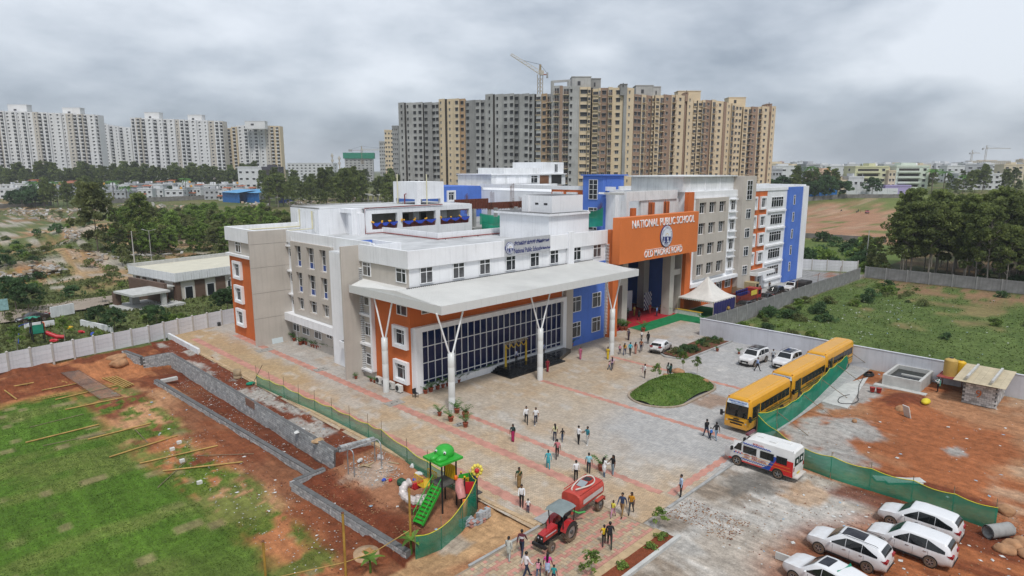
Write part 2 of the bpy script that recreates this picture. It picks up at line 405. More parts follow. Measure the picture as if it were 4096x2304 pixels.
def zone(x0,x1,y0,y1,x,y,soft=1.0,warp=1.5,seed=0):
 wx,wy=x+(fbm(x*0.25,y*0.25,seed)-0.5)*2*warp,y+(fbm(x*0.25,y*0.25,seed+9)-0.5)*2*warp
 return sst(x0-soft,x0+soft,wx)*(1-sst(x1-soft,x1+soft,wx))*sst(y0-soft,y0+soft,wy)*(1-sst(y1-soft,y1+soft,wy))
def spot(cx_,cy_,r,x,y,seed=0,sq=(1,1)):
 d=np.hypot((x-cx_)/sq[0],(y-cy_)/sq[1])/r+(fbm(x*0.7,y*0.7,seed)-0.5)*1.3
 return 1-sst(0.7,1.05,d)
def gcol(x,y):
 f1,f2,f3,f4=fbm(x*.11,y*.11,1),fbm(x*.5,y*.5,2),fbm(x*.03,y*.03,5),fbm(x*1.3,y*1.3,8)
 d,l=(x+y)*0.7071,(x-y)*0.7071
 c=np.ones(x.shape+(3,))*np.array(SCRUB)
 c=lerp(c,(0.15,0.14,0.055),sst(.45,.62,f3))
 # scrub and dug-over soil beyond the compound wall on the left
 L=(y>91)*sst(-20,0,60-x+0*y+(f1-.5)*40)
 c=lerp(c,(0.10,0.125,0.04),L*(y<340));c=lerp(c,TAN,L*sst(.55,.66,f1)*sst(140,155,y)*0.75);c=lerp(c,(0.30,0.15,0.08),L*sst(.60,.70,fbm(x*.08,y*.08,21))*sst(140,155,y)*.8)
 for mx,my,h,w in MOUNDS[:5]:c=lerp(c,(0.42,0.20,0.09),np.exp(-((x-mx)**2+(y-my)**2)/(w*w*.5))*sst(.50,.60,f2)*.8)
 c=lerp(c,(0.40,0.36,0.31),sst(.56,.66,fbm(x*.2,y*.2,33))*(y>150)*L*.8)
 c=lerp(c,(0.17,0.17,0.07),(y>300)*sst(-200,-60,l)*(1-sst(-60,30,l))*.5)
 c=lerp(c,(0.40,0.27,0.16),zone(60,240,215,300,x,y,12,25,71)*sst(.46,.58,f1)*.9)
 # right: weedy field behind the plastered wall, wood, bare playing field
 fld=(x>79)*(y<42.2)*(x<148)
 c=lerp(c,GREENL,fld*1.0);c=lerp(c,(0.062,0.100,0.024),fld*sst(.46,.66,f2)*.7);c=lerp(c,(0.30,0.19,0.105),fld*(sst(.66,.76,f1)*.5+sst(.55,.7,fbm(x*.2,y*.2,41))*sst(128,146,x)*.8).clip(0,1))
 c=lerp(c,(0.26,0.15,0.09),zone(133,149,-40,40,x,y,3,4,3)*sst(.4,.6,f2)*.8)
 wood=(x>148)*(y<60)
 c=lerp(c,(0.055,0.062,0.025),wood*(x<300));c=lerp(c,(0.16,0.10,0.055),wood*sst(.5,.6,f1)*.8)
 c=lerp(c,(0.10,0.14,0.035),(x>150)*(y>44)*(x<222)*(y<110))
 c=lerp(c,PINK,zone(224,420,-40,135,x,y,4,6,6));c=lerp(c,(0.13,0.16,0.045),zone(224,460,-40,150,x,y,4,6,6)*np.maximum(sst(.58,.68,f1),sst(372,395,x+(f1-.5)*60)))
 c=lerp(c,(0.40,0.28,0.19),zone(224,420,-40,135,x,y,4,6,6)*sst(.6,.68,fbm(x*.05,y*.25,61))*.6)
 # back of the school: gravel yard
 c=lerp(c,(0.25,0.25,0.25),zone(90,152,42.6,58,x,y,1,1,4));c=lerp(c,REDSOIL,spot(146,47,4,x,y,3)*.8)
 # building site on the right
 rs=(x>47.5)*(x<79.3)*(y<22.5)
 c=lerp(c,(0.33,0.165,0.085),rs*1.0);c=lerp(c,REDSOIL,rs*sst(.44,.58,f1));c=lerp(c,(0.43,0.30,0.20),rs*sst(.56,.66,fbm(x*.22,y*.22,12))*.7)
 c=lerp(c,CLAY,np.maximum(spot(69.5,15.5,2.4,x,y,1,(1.6,.8)),spot(51.5,9,1.6,x,y,6,(.7,3.2)))*.95)
 for cx_,cy_,r,q in((55,18,4.2,(1.3,.8)),(59.5,16.2,2.6,(1,1)),(52,15.5,2.6,(.9,1)),(65,20,2.6,(1.2,.5)),(60,9,1.6,(1,.6)),(70,19,3.0,(1.6,.5))):
  c=lerp(c,CEMENT,spot(cx_,cy_,r,x,y,int(cx_),q)*.92)
  # parking apron, lower right
 pk=(x<47.8)*(y<21.2)*(x>15)
 c=lerp(c,(0.37,0.325,0.275),pk*1.0);c=lerp(c,(0.44,0.415,0.38),pk*sst(.47,.6,fbm(x*.35,y*.2,14)))
 c=lerp(c,(0.20,0.155,0.115),pk*sst(.56,.66,fbm(x*.5,y*.25,15))*.8);c=lerp(c,(0.14,0.13,0.115),spot(43,18.5,2.2,x,y,4,(1.2,.8))*.85)
 red=pk*(1-sst(10.2,14.5,y+(x-40)*.12+(f1-.5)*7))
 c=lerp(c,REDSOIL,red);c=lerp(c,CLAY,red*sst(.5,.62,fbm(x*.8,y*.25,17))*.8)
 c=lerp(c,CLAY,zone(45.5,48.4,-20,14,x,y,.6,.8,8)*.9);c=lerp(c,(0.40,0.25,0.14),spot(44.5,15,1.8,x,y,9)*.7)
 # lawn and raw earth on the left
 lf=(x<24.4)*(y<91)*(y>25.4)
 c=lerp(c,(0.36,0.145,0.062),lf*1.0);c=lerp(c,(0.44,0.24,0.125),lf*sst(.48,.6,f1));c=lerp(c,CLAY,lf*np.maximum(sst(.5,.62,fbm(x*.3,y*.3,18))*.85,sst(17.5,19.5,x+(f2-.5)*3)*(1-sst(66,74,y))*.75))
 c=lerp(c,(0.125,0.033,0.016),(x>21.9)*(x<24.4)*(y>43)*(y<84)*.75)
 gr=sst(.0,1.2,18.7+(f1-.5)*3.4+(f2-.5)*1.5-x)*(1-sst(79,83,y+(f2-.5)*4))*(y>33+(f2-.5)*3)
 patch=sst(.36+.10*sst(56,72,y),.46+.10*sst(56,72,y),fbm(x*1.1,y*.9,22))*sst(.28,.42,fbm(x*.25,y*.25,29))
 dense=1-sst(12.6,14.2,x+(f2-.5)*1.6-1.5*(1-sst(45,60,y)))
 g=np.ones(c.shape)*np.array((0.075,0.150,0.016));g=lerp(g,(0.125,0.165,0.035),sst(.42,.6,fbm(x*.12,y*.3,25)));g=lerp(g,(0.10,0.125,0.030),(1-sst(38,50,y+x*.4))*.8)
 g=lerp(g,(0.27,0.20,0.115),sst(.66,.72,fbm(np.floor(x*1.1)*.7,np.floor(y*.9)*.9,26))*.55)
 wgt=gr*np.maximum(dense,patch*.9)
 c=c*(1-wgt[...,None])+g*wgt[...,None]
 # earth strip, playground, and the verge by the drive
 st=(x>=24.3)*(x<27.6)*(y>43)*(y<92)
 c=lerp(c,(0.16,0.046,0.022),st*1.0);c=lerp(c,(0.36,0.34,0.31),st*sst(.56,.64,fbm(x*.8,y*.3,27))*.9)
 pl=(x>=20.4)*(x<28)*(y>29)*(y<=43.4)
 c=lerp(c,(0.30,0.14,0.075),pl*1.0);c=lerp(c,CLAY,pl*(1-sst(22.2,23.8,x+(f2-.5)*2)));c=lerp(c,(0.36,0.28,0.22),spot(25,40,2.0,x,y,7)*.8)
 vg=(x<28.2)*(y>25.2)*(y<=29.5)*(x>8)
 c=lerp(c,(0.31,0.125,0.06),vg*1.0);c=lerp(c,(0.44,0.27,0.14),vg*sst(.5,.6,f1));c=lerp(c,(0.40,0.36,0.31),spot(23.5,28.6,1.2,x,y,31)*.7)
 return np.clip(c*(0.92+0.16*f4[...,None]),0,1)
def bumps(x,y):
 soil=(x<24.3)*(y>25.4)*(y<91)+(x>20.4)*(x<28)*(y>26)*(y<43.4)+(x>=24.3)*(x<27.5)*(y>43)
 site=(x>47.5)*(x<79)*(y<22)+(x<47)*(y<12)*.5
 rough=np.clip(soil*(x>16.5)*1.0+site*.45,0,1)
 z=zg(x,y)+rough*(fbm(x*1.1,y*1.1,50)-.5)*.34+rough*(vnoise(x*2.7,y*2.7,51)-.5)*.10
 z=z+((y>84)*(x<24)*(y<91))*(fbm(x*.5,y*.5,52)-.35)*1.1
 z=z+((x>21.9)*(x<24.3)*(y>43.5)*(y<84))*(fbm(x*.5,y*.4,53)-.5)*.5
 z=z+((y>100)*(x<90)*(y<330))*(fbm(x*.07,y*.07,54)-.5)*2.2
 z=z+np.exp(-((x-69.5)**2/10+(y-15.5)**2/2.2))*.55+np.exp(-((x-58.6)**2/2.5+(y-17.6)**2/1.2))*.35
 return z
def axis(lo,hi,step,far,extra=()):
 a=list(np.arange(lo,hi+1e-6,step));s=step;p=lo;q=hi
 while p>-far:s*=1.11;p-=s;a.insert(0,p)
 s=step
 while q<far:s*=1.06;q+=s;a.append(q)
 return np.array(sorted(set(np.round(a+list(extra),3))))
XS=axis(3,82,0.36,3800,(20.42,20.52,24.3,24.4));XS=XS[XS>-1500]
YS=axis(2,94,0.36,3800,(43.35,43.45));YS=YS[YS>-1500]
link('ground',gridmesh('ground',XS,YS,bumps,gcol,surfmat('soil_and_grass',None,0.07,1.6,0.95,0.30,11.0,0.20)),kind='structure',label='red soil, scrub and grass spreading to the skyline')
# ------------------------ paved court, kerbs, painted-in red bands, drive
def ccol(x,y):
 f1,f2,f3=fbm(x*.13,y*.13,81),fbm(x*.5,y*.5,82),fbm(x*.07,y*.07,83)
 c=np.ones(x.shape+(3,))*np.array((0.455,0.375,0.285))
 c=lerp(c,(0.45,0.40,0.34),sst(.40,.62,f1)*.8);c=lerp(c,(0.47,0.34,0.215),(x<37)*sst(.36,.60,f2)*.75)
 gy=sst(38,44,x+(f1-.5)*6)*(1-sst(30,37,y+(f1-.5)*8-(x-45)*.22))
 c=lerp(c,(0.415,0.425,0.435),gy*.85);c=lerp(c,(0.40,0.41,0.42),sst(64,72,x)*(1-sst(45,50,y))*.55)
 c=lerp(c,(0.43,0.42,0.41),(y>51)*sst(31,34,x+(f2-.5)*5)*.7);c=lerp(c,(0.44,0.31,0.17),(y>62)*(1-sst(31.5,33.5,x+(f2-.5)*3))*.8)
 c=lerp(c,(0.30,0.175,0.10),np.maximum(spot(56.5,28.6,2.3,x,y,4,(1.3,.7)),spot(49.5,48.5,1.0,x,y,5))*.7)
 c=lerp(c,(0.43,0.30,0.18),sst(.60,.72,fbm(x*.35,y*.35,84))*(1-gy)*.45);c=lerp(c,(0.54,0.53,0.51),sst(.66,.70,fbm(x*.9,y*.45,85))*.45)
 return c
def inpave(x,y):
 return((x>27.6)&(x<97)&(y>21.0)&(y<66)&~((x>79.2)&(y<42.4))&~((x<33)&(y<25.4))&~((x>33)&(x<35.6)&(y<20.9)))|((x>26.9)&(x<45)&(y>=44)&(y<95.3))
pave=link('paved_court',gridmesh('paved_court',np.arange(26.9,97.3,.5),np.arange(21.0,95.6,.5),lambda x,y:x*0,ccol,surfmat('interlocking_pavers',0.26,0.006,0.9,0.85,0.12,6.0,0.05),inpave),kind='structure',label='tan and grey interlocking paving of the school court')
def yard(x,y):return lerp(np.ones(x.shape+(3,))*np.array((0.42,0.42,0.41)),(0.27,0.25,0.23),sst(.5,.65,fbm(x*.3,y*.3,91)))
link('concrete_lane',gridmesh('concrete_lane',np.arange(97,133,1.),np.arange(42.5,52.6,.9),lambda x,y:x*0-.004,yard,surfmat('lane_concrete',None,.01,1,.9,.12)),kind='structure',label='pale concrete lane between the wing and the grey wall')
REDPAV=mat('red_pavers',(0.50,0.25,0.195),0.9,0.16,1.0,detail=8)
def band(x0,y0,x1,y1,n):
 b=MB();k=max(1,int(max(abs(x1-x0),abs(y1-y0))/0.5));w=0.22 if x1<36 else 0.15
 for i in range(k):
  for j in range(2):
   t0,t1=i/k,(i+1)/k-0.0002;o=(j-.5)*w*2+(0.05 if i%2 else-0.05)
   if abs(x1-x0)<abs(y1-y0):b.box((x0+o-w,y0+(y1-y0)*t0,0.0),(x0+o+w-.004,y0+(y1-y0)*t1,0.006),REDPAV)
   else:b.box((x0+(x1-x0)*t0,y0+o-w,0.0),(x0+(x1-x0)*t1,y0+o+w-.004,0.006),REDPAV)
 link('red_paver_band',b.mesh('red_paver_band'),pave,kind='stuff')
for a in((34.0,88,34.0,26.4),(37.2,43.6,37.2,22.3),(29.2,90,29.2,26.3),(37.5,21.75,48.9,21.75),(49.5,45,49.5,22.3),(62.2,45,62.2,25.5)):band(*a,0)
PATCHM=mat('manhole_concrete',(0.33,0.31,0.28),0.95,0.15,2)
for p,s,n in((SA(1455,890),.9,'cover'),(SA(825,600),.8,''),(SA(340,435),1.0,''),(SA(2010,1075),.5,'')):
 b=MB();b.box((-s,-s*.7,0),(s,s*.7,.03),PATCHM)
 for i in(-1,1):b.box((i*s*.35-.05,-.06,.03),(i*s*.35+.05,.06,.05),DARK)
 link('manhole_cover',b.mesh('manhole_cover'),pave,loc=(p.x,p.y,0.002))
 # kerb along the planted strip on the left, court edge, drive edges
def kerb(pts,w=0.25,h=0.14,m=CONCL,name='kerb',par=None,z=0.0):
 b=MB()
 for i in range(len(pts)-1):
  a,c=Vector((*pts[i],0)),Vector((*pts[i+1],0));L=(c-a).length;n=max(1,int(L/1.0))
  for k in range(n):
   p,q=a.lerp(c,k/n),a.lerp(c,(k+1)/n-.012/L);b.bar(p+Vector((0,0,z+h/2-.1)),q+Vector((0,0,z+h/2-.1)),w,h+.2,m)
 return link(name,b.mesh(name),par,kind=None if par else 'structure')
kerb([(27.0,93.2),(27.0,82)],.3,.6,WHITE2,'kerb');kerb([(27.15,82),(27.5,44),(27.7,30),(27.9,25.7)],.32,.08,mat('tan_edging',(0.50,0.36,0.22),.9,.15,2),'kerb')
kerb([(35.8,20.85),(48.2,20.85)],.2,.05,CONC,'kerb')
# drive: real pavers in tan with zigzag red rows
drv=link('driveway',MB().box((5,19.5,-.3),(33,25.4,-.012),mat('drive_bed',(.28,.22,.16),.95)).mesh('driveway'),kind='structure',label='block-paved drive with zigzag rows of red pavers')
DT=[mat('tan_block_%s'%k,c,.9,.12,3)for k,c in(('light',(.47,.36,.24)),('mid',(.41,.31,.205)),('dark',(.36,.29,.21)))]
b=MB();pw=.245
for i in range(int((33-12)/pw)):
 for j in range(int(5.3/pw)):
  x,y=12+i*pw,20.1+j*pw;zz=(y-20.1)/1.02+0.24*(abs((i*.5)%2-1));r=(zz%1)<.36
  b.box((x,y,-.05),(x+pw-.014,y+pw-.014,random.uniform(-.004,.004)),REDPAV if r else random.choice(DT))
link('paving_block',b.mesh('paving_block'),drv,kind='stuff')
b=MB();sl=mat('tan_kerb_slab',(.47,.34,.2),.9,.12,2)
for i in range(40):b.box((5+i*.7,19.5,-.2),(5+i*.7+.69,20.05,.03),sl)
link('edge_slab',b.mesh('edge_slab'),drv,kind='stuff')
link('kerb',MB().box((22,25.42,-.5),(28,25.6,.03),CONC).mesh('kerb'),kind='structure')
link('kerb',MB().box((14,18.35,-.3),(33.2,18.6,.16),CONCL).mesh('kerb'),kind='structure')
link('flower_bed',gridmesh('flower_bed',np.arange(14,33,.3),np.arange(18.62,19.5,.14),lambda x,y:.02+.12*fbm(x*1.5,y*1.5,3),lambda x,y:np.ones(x.shape+(3,))*np.array(CLAY)*1.3,surfmat('bed_soil',None,.06,3)),kind='structure',label='narrow red earth bed beside the drive')
link('gutter_ramp',MB().prism([(28.3,25.45),(30.4,25.45),(30.4,26.3),(28.3,26.3)],0.004,.05,CONC).mesh('gutter_ramp'),kind='structure')
# ------------------------ the school
FR,LF,RT,BK=0.0,R(-90),R(90),R(180)
school=thing('school_building','orange, blue, taupe and white school with courtyard and signboard gateway','school',(53,60,0))
def SPt(name,mb,label=None):return mb.build(name,school,label=label)
_wc={}
def win_meshes(w,h,style):
 key=(round(w,2),round(h,2),style)
 if key in _wc:return _wc[key]
 f,p=MB(),MB();t=0.075;D=0.09
 f.box((0,-D,0),(w,0,t),UPVC).box((0,-D,h-t),(w,0,h),UPVC).box((0,-D,t),(t,0,h-t),UPVC).box((w-t,-D,t),(w,0,h-t),UPVC)
 ncol={'n':1,'s2':2,'s3':3,'b':2,'wide':5,'g':2,'st':2}.get(style,2)
 rows={'b':(.30,.68),'st':(.25,.5,.75),'wide':(.70,),'q':()}.get(style,(.70,))
 zs=[t]+[h*r for r in rows]+[h-t]
 for r in rows:f.box((t,-D+.01,h*r-.03),(w-t,0,h*r+.03),UPVC)
 for c in range(1,ncol):
  x=w*c/ncol
  if style in('s2','s3')and c==1:x+=random.choice((-.08,0,.1))*w
  f.box((x-.035,-D+.01,t),(x+.035,0,h-t),UPVC)
 g0=random.choice((CURTAIN,CURTAIN,GLASS,GLASS,mat('blind_behind_glass',(.17,.165,.155),.15,.25,2.5),mat('glossy_bluish_glass',(.045,.055,.07),.03,.3,.8,spec=.9)))  # pane tone picked at random
 z0=t
 if style=='b':p.box((t,-.045,t),(w-t,-.002,h*.30),BLUEPAN);z0=h*.30
 p.box((t,-.04,z0),(w-t,-.002,h-t),GLASS if style in('st','wide')else g0)
 if style in('s2','s3')and random.random()<.5:k_=random.choice((.0,.5));p.box((t+w*k_,-.05,z0),(t+w*k_+w*.38,-.041,h*.68),random.choice((GLASS,CURTAIN)))
 r=(f.mesh('window'),p.mesh('pane'));_wc[key]=r
 if random.random()<.35 and style in('s2','s3'):_wc.pop(key)
 return r
_sc={}
def window(x,y,z,w,h,face,style='s2',surround=0,par=None,label=None):
 fm,pm=win_meshes(w,h,style)
 o=link('window',fm,par or school,(x,y,z));o.rotation_euler=(0,0,face)
 if label:o['label']=label
 link('pane',pm,o,world=False)
 if surround:
  k=(round(w,2),round(h,2))
  if k not in _sc:
   b=MB();t=.34;d=surround
   b.box((-t,-d,-t),(w+t,0,0),WHITE).box((-t,-d,h),(w+t,0,h+t),WHITE).box((-t,-d,0),(0,0,h),WHITE).box((w,-d,0),(w+t,0,h),WHITE)
   _sc[k]=b.mesh('window_surround')
  link('window_surround',_sc[k],o,world=False)
 return o
 # -- front block masses
b=MB();b.box((36.95,51.36,0),(70,66.7,13.24),WHITE);b.box((38.5,60.2,0),(52.95,84,13.25),WHITE).box((34.56,80.2,0),(52.9,89.4,13.26),WHITE)
SPt('wall',b)
b=MB();b.box((36.9,51.3,10.6),(36.96,60,12.9),TAUPE).box((36.9,57.6,0),(36.955,60,10.6),TAUPE);SPt('taupe_wall',b)
b=MB();b.box((36.88,51.28,0),(36.955,57.6,10.6),ORANGE).box((36.955,51.28,6.9),(60.1,51.37,10.7),ORANGE);SPt('orange_wall',b)
# parapets
b=MB()
b.box((36.7,51.08,12.9),(69.0,51.4,14.68),WHITE).box((36.7,51.4,12.9),(37.0,60.0,14.68),WHITE).box((38.3,60.25,13.2),(38.55,80,14.72),WHITE)
b.box((34.2,80.25,13.1),(34.6,89.7,14.9),WHITE).box((34.6,89.35,13.1),(46,89.7,14.9),WHITE).box((34.6,80.25,13.1),(38.5,80.5,14.88),WHITE)
b.box((52.9,66.75,13.2),(53.15,82.5,14.25),WHITE).box((53.15,66.75,13.2),(70,67.0,14.25),WHITE)
b.box((60.85,50.9,10.9),(61.9,51.3,14.95),WHITE)
SPt('parapet',b)
b=MB();b.box((37,51.4,13.24),(69.9,66.75,13.32),ROOFCON).box((38.55,66.75,13.25),(52.9,80,13.33),ROOFCON).box((34.6,80.5,13.26),(50,89.35,13.34),ROOFCON);SPt('roof_slab',b)
# taupe fins
SPt('fin_wall',MB().box((33.4,80.0,0),(38.5,80.24,14.87),TAUPE));SPt('fin_wall',MB().box((34.6,59.98,0),(36.94,60.22,14.55),TAUPE).box((36.94,60.0,0),(38.6,60.2,14.2),TAUPE))
for z in(3.6,6.9,10.2,13.2):SPt('groove',MB().box((33.38,79.985,z),(38.5,80.0,z+.025),mat('groove_line',(.24,.22,.2),.9)))
# left orange bay
b=MB();b.box((34.5,80.24,0),(34.57,89.45,11.05),ORANGE).box((34.57,89.4,0),(40,89.45,11.05),ORANGE);SPt('orange_wall',b)
SPt('taupe_wall',MB().box((34.5,80.24,11.4),(34.57,89.42,13.1),TAUPE));SPt('ledge',MB().box((34.1,80.24,11.05),(34.57,89.7,11.38),WHITE))
for z in(8.3,5.0,1.75):window(34.5,87.6,z,1.9,1.75,LF,'s2',.35)
window(34.5,87.0,11.62,1.7,1.45,LF,'s2')
# recessed left face: taupe grid with nine deep windows
pan=MB();ys=[78.4,77.25,75.6,74.2,72.3,70.95,69.35,68.0];rows=[(4.7,6.3),(6.95,9.6),(10.3,13.0)]
for i in range(0,8,2):pan.box((38.02,ys[i+1],4.0),(38.5,ys[i],13.5),TAUPE)
for i in range(1,7,2):
 for z0,z1 in((4.0,4.7),(6.3,6.95),(9.6,10.3),(13.0,13.5)):pan.box((38.022,ys[i+1],z0),(38.5,ys[i],z1),TAUPE)
SPt('window_grid_wall',pan)
for i in range(1,7,2):
 for z0,z1 in rows:window(38.48,ys[i],z0,ys[i]-ys[i+1],z1-z0,LF,'b' if z1-z0>2 else 's2')
SPt('ledge',MB().box((37.4,61.0,2.95),(38.5,80,3.95),WHITE))
SPt('taupe_wall',MB().box((38.44,60.2,0),(38.5,80,2.95),TAUPE))
for y0,w,z0,h in((79.7,1.7,1.4,1.3),(77.2,1.9,1.4,1.3),(74.0,1.8,1.4,1.3),(70.9,1.4,2.0,.7)):window(38.44,y0,z0,w,h,LF)
for z in(11.3,8.0,4.9):
 window(38.5,79.6,z,.75,1.1,LF,'n');window(38.5,67.0,z-.2,.75,1.2,LF,'n')
 for y in(79.95,67.6):SPt('ledge',MB().box((38.1,y-1.6,z+1.35),(38.5,y,z+1.55),WHITE))
SPt('porch_roof',MB().box((36.2,60.4,2.6),(38.44,64.2,3.3),WHITE).box((36.4,60.6,3.3),(38.44,64.0,3.32),DARK));SPt('porch_wall',MB().box((36.25,60.24,0),(36.5,60.5,2.6),WHITE))
for y in(78.6,67.9):SPt('down_pipe',MB().tube([(38.3,y,0),(38.3,y,14)],.06,WHITE,6))
# corner bay: windows, white frame strip with louvres
for z0,h in((11.35,1.5),(4.75,1.45),(1.45,1.3),(8.1,1.3)):window(36.9,59.5,z0,1.55,h,LF)
window(36.9,53.35,11.4,1.7,1.45,LF);window(36.88,53.4,8.05,1.75,1.45,LF)
for z in(4.95,1.3):window(36.88,53.65,z,1.75,1.65,LF,'s2',.35)
SPt('frame_strip',MB().box((36.45,57.55,1.0),(36.9,57.9,9.6),WHITE).box((36.45,57.9,3.7),(36.9,60,3.95),WHITE).box((36.45,57.9,7.0),(36.9,60,7.25),WHITE).box((36.45,57.9,.8),(36.9,60,1.0),WHITE))
b=MB()
for k in range(56):b.box((36.6,59.62,.5+k*.21),(36.9,59.98,.5+k*.21+.06),UPVC)
SPt('louvre',b)
# front face: curtain wall
fr=SPt('curtain_wall_frame',MB().box((37.15,50.75,6.4),(60.45,51.36,6.92),WHITE).box((37.15,50.75,0.02),(38.0,51.36,6.4),WHITE).box((59.8,50.75,0.02),(60.45,51.36,6.4),WHITE).box((38.0,50.75,.02),(59.8,51.36,.72),WHITE))
zr,NC=(.72,1.15,3.0,4.72,6.4),24
cw=21.8/NC
for i in range(4):
 h=zr[i+1]-zr[i];me=MB().box((0.03,0,.03),(cw-.03,.04,h-.03),NAVYGL).mesh('glass_pane')
 for k in range(NC):link('glass_pane',me,school,(38.0+k*cw,51.16,zr[i]))
b=MB()
for k in range(1,NC):b.box((38+k*cw-.028,51.06,.72),(38+k*cw+.028,51.25,6.4),UPVC)
for z in zr[1:4]:b.box((38.0,51.07,z-.035),(59.8,51.25,z+.035),UPVC)
mu=b.build('mullion',school);mu['kind']='stuff'
SPt('pier',MB().box((60.45,50.85,0),(61.8,51.36,9.9),TAUPE));SPt('blue_wall',MB().box((61.8,51.28,0),(69.0,51.37,10.6),BLUE))
for x in(62.0,66.2):
 for z in(4.5,1.15):window(x,51.28,z,1.85,2.0,FR)
for x,w in((38.3,1.6),(42.55,1.6),(46.3,1.6),(50.3,1.55),(54.3,1.55),(57.8,1.55),(62.05,1.65),(66.2,1.7)):window(x,51.34,11.22,w,1.66,FR)
window(38.3,51.28,8.1,1.9,1.5,FR);window(44,51.28,8.1,1.9,1.5,FR)
b=MB()
for k in range(62):b.box((68.9,51.0,.5+k*.2),(69.35,51.36,.5+k*.2+.06),UPVC)
SPt('louvre',b)
SPt('orange_wall',MB().box((69.35,50.3,0),(70.6,51.6,14.6),ORANGE))
# steps to the glazed entrance
b=MB()
for k in range(4):b.box((47.4+k*.3,47.6+k*.38,k*.15),(56.6-k*.3,50.75,(k+1)*.15-.004),BLACKST)
b.prism([(56.3,48.2),(60.0,49.6),(60.0,50.75),(56.3,50.75)],0.005,.45,BLACKST);SPt('entrance_step',b)
# canopy
cn=MB();nC=30
sl=MB()
sl.add([(35.3,44.2,10.36),(66.0,44.2,10.36),(66.0,51.3,10.95),(35.3,51.3,10.95),(35.3,59.6,10.4),(36.9,59.6,10.95),(36.9,51.3,10.95)],[(0,1,2,3),(0,3,6,5,4)],SHEET)
sl.add([(35.3,44.2,9.75),(66.0,44.2,9.75),(66.0,51.3,9.75),(36.9,51.3,9.75),(36.9,59.6,9.75),(35.3,59.6,9.75)],[(5,4,3,2,1,0)],CLAD)
canopy=SPt('canopy',sl)
b=MB()
for k in range(122):
 x=35.4+k*.25;b.bar((x,44.2,10.39),(x,51.26,10.975),.06,.05,SHEET)
for k in range(32):
 y=51.6+k*.25;b.bar((35.3,y,10.43),(36.88,y,10.96),.06,.05,SHEET)
o=b.build('roof_rib',canopy);o['kind']='stuff'
def fascia(p,q,n):
 p,q=Vector(p),Vector(q);L=(q-p).length
 me=MB().box((.006,-.02,0),(L/n-.006,.03,.82),CLAD).mesh('fascia_panel');a=math.atan2(q.y-p.y,q.x-p.x)
 for k in range(n):
  o=link('fascia_panel',me,canopy,p.lerp(q,k/n));o.rotation_euler=(0,0,a)
fascia((35.2,44.1,9.68),(66.1,44.1,9.68),32);fascia((35.2,59.7,9.68),(35.2,44.1,9.68),16);fascia((66.1,44.1,9.68),(66.1,51.3,9.68),7)
SPt('flashing',MB().box((36.6,51.1,10.86),(66,51.34,11.0),DARK))
def column(x,y):
 b=MB();b.lathe((x,y,0),[(.32,0),(.32,1.5),(.315,1.51),(.32,1.53),(.32,3.0),(.315,3.01),(.32,3.03),(.32,4.4),(.315,4.41),(.32,4.43),(.32,5.75),(.1,5.76)],CLAD,20)
 o=SPt('canopy_column',b);v=MB()
 if y>50:pr=((0,-1.6),(0,1.6))
 else:pr=((-1.6,0),(1.6,0))
 for dx,dy in pr:v.tube([(x+dx*.1,y+dy*.1,5.6),(x+dx,y+dy,9.75)],.085,UPVC,10)
 link('raking_strut',v.mesh('raking_strut'),o)
column(35.5,53.8);column(36.7,44.7);column(49.5,45.2);column(63.0,45.6)
# -- signboard portal
b=MB();b.box((69.0,49.1,10.2),(89.1,50.3,16.3),SIGNOR);sign=SPt('signboard',b,'orange fascia lettered NATIONAL PUBLIC SCHOOL, OLD MADRAS ROAD')
LET=mat('white_letter',(.82,.82,.84),.4,.02)
fit_text("NATIONAL PUBLIC SCHOOL",1.5,16.2,LET,sign,(79.7,49.07,15.25),.06,bold=.006)
fit_text("OLD MADRAS ROAD",1.3,9.9,LET,sign,(79.7,49.07,10.98),.05,bold=.006)
link('lettering',MB().box((75.0,49.04,11.58),(84.4,49.1,11.63),LET).mesh('rule'),sign)
NAVY=mat('navy_emblem',(.025,.035,.16),.5,.03);EMW=mat('pale_emblem',(.70,.73,.80),.5,.02);GOLD=mat('gold_emblem',(.6,.4,.08),.5)
def disc(cx_,cz,rx,rz,y,m,b,n=40,a0=0,a1=2*math.pi):
 v=[(cx_+rx*math.cos(a0+(a1-a0)*i/n),y,cz+rz*math.sin(a0+(a1-a0)*i/n))for i in range(n)]
 w=[(p[0],49.13,p[2])for p in v];b.add(v+w,[tuple(range(n))]+[(i,n+i,n+(i+1)%n,(i+1)%n)for i in range(n)],m)
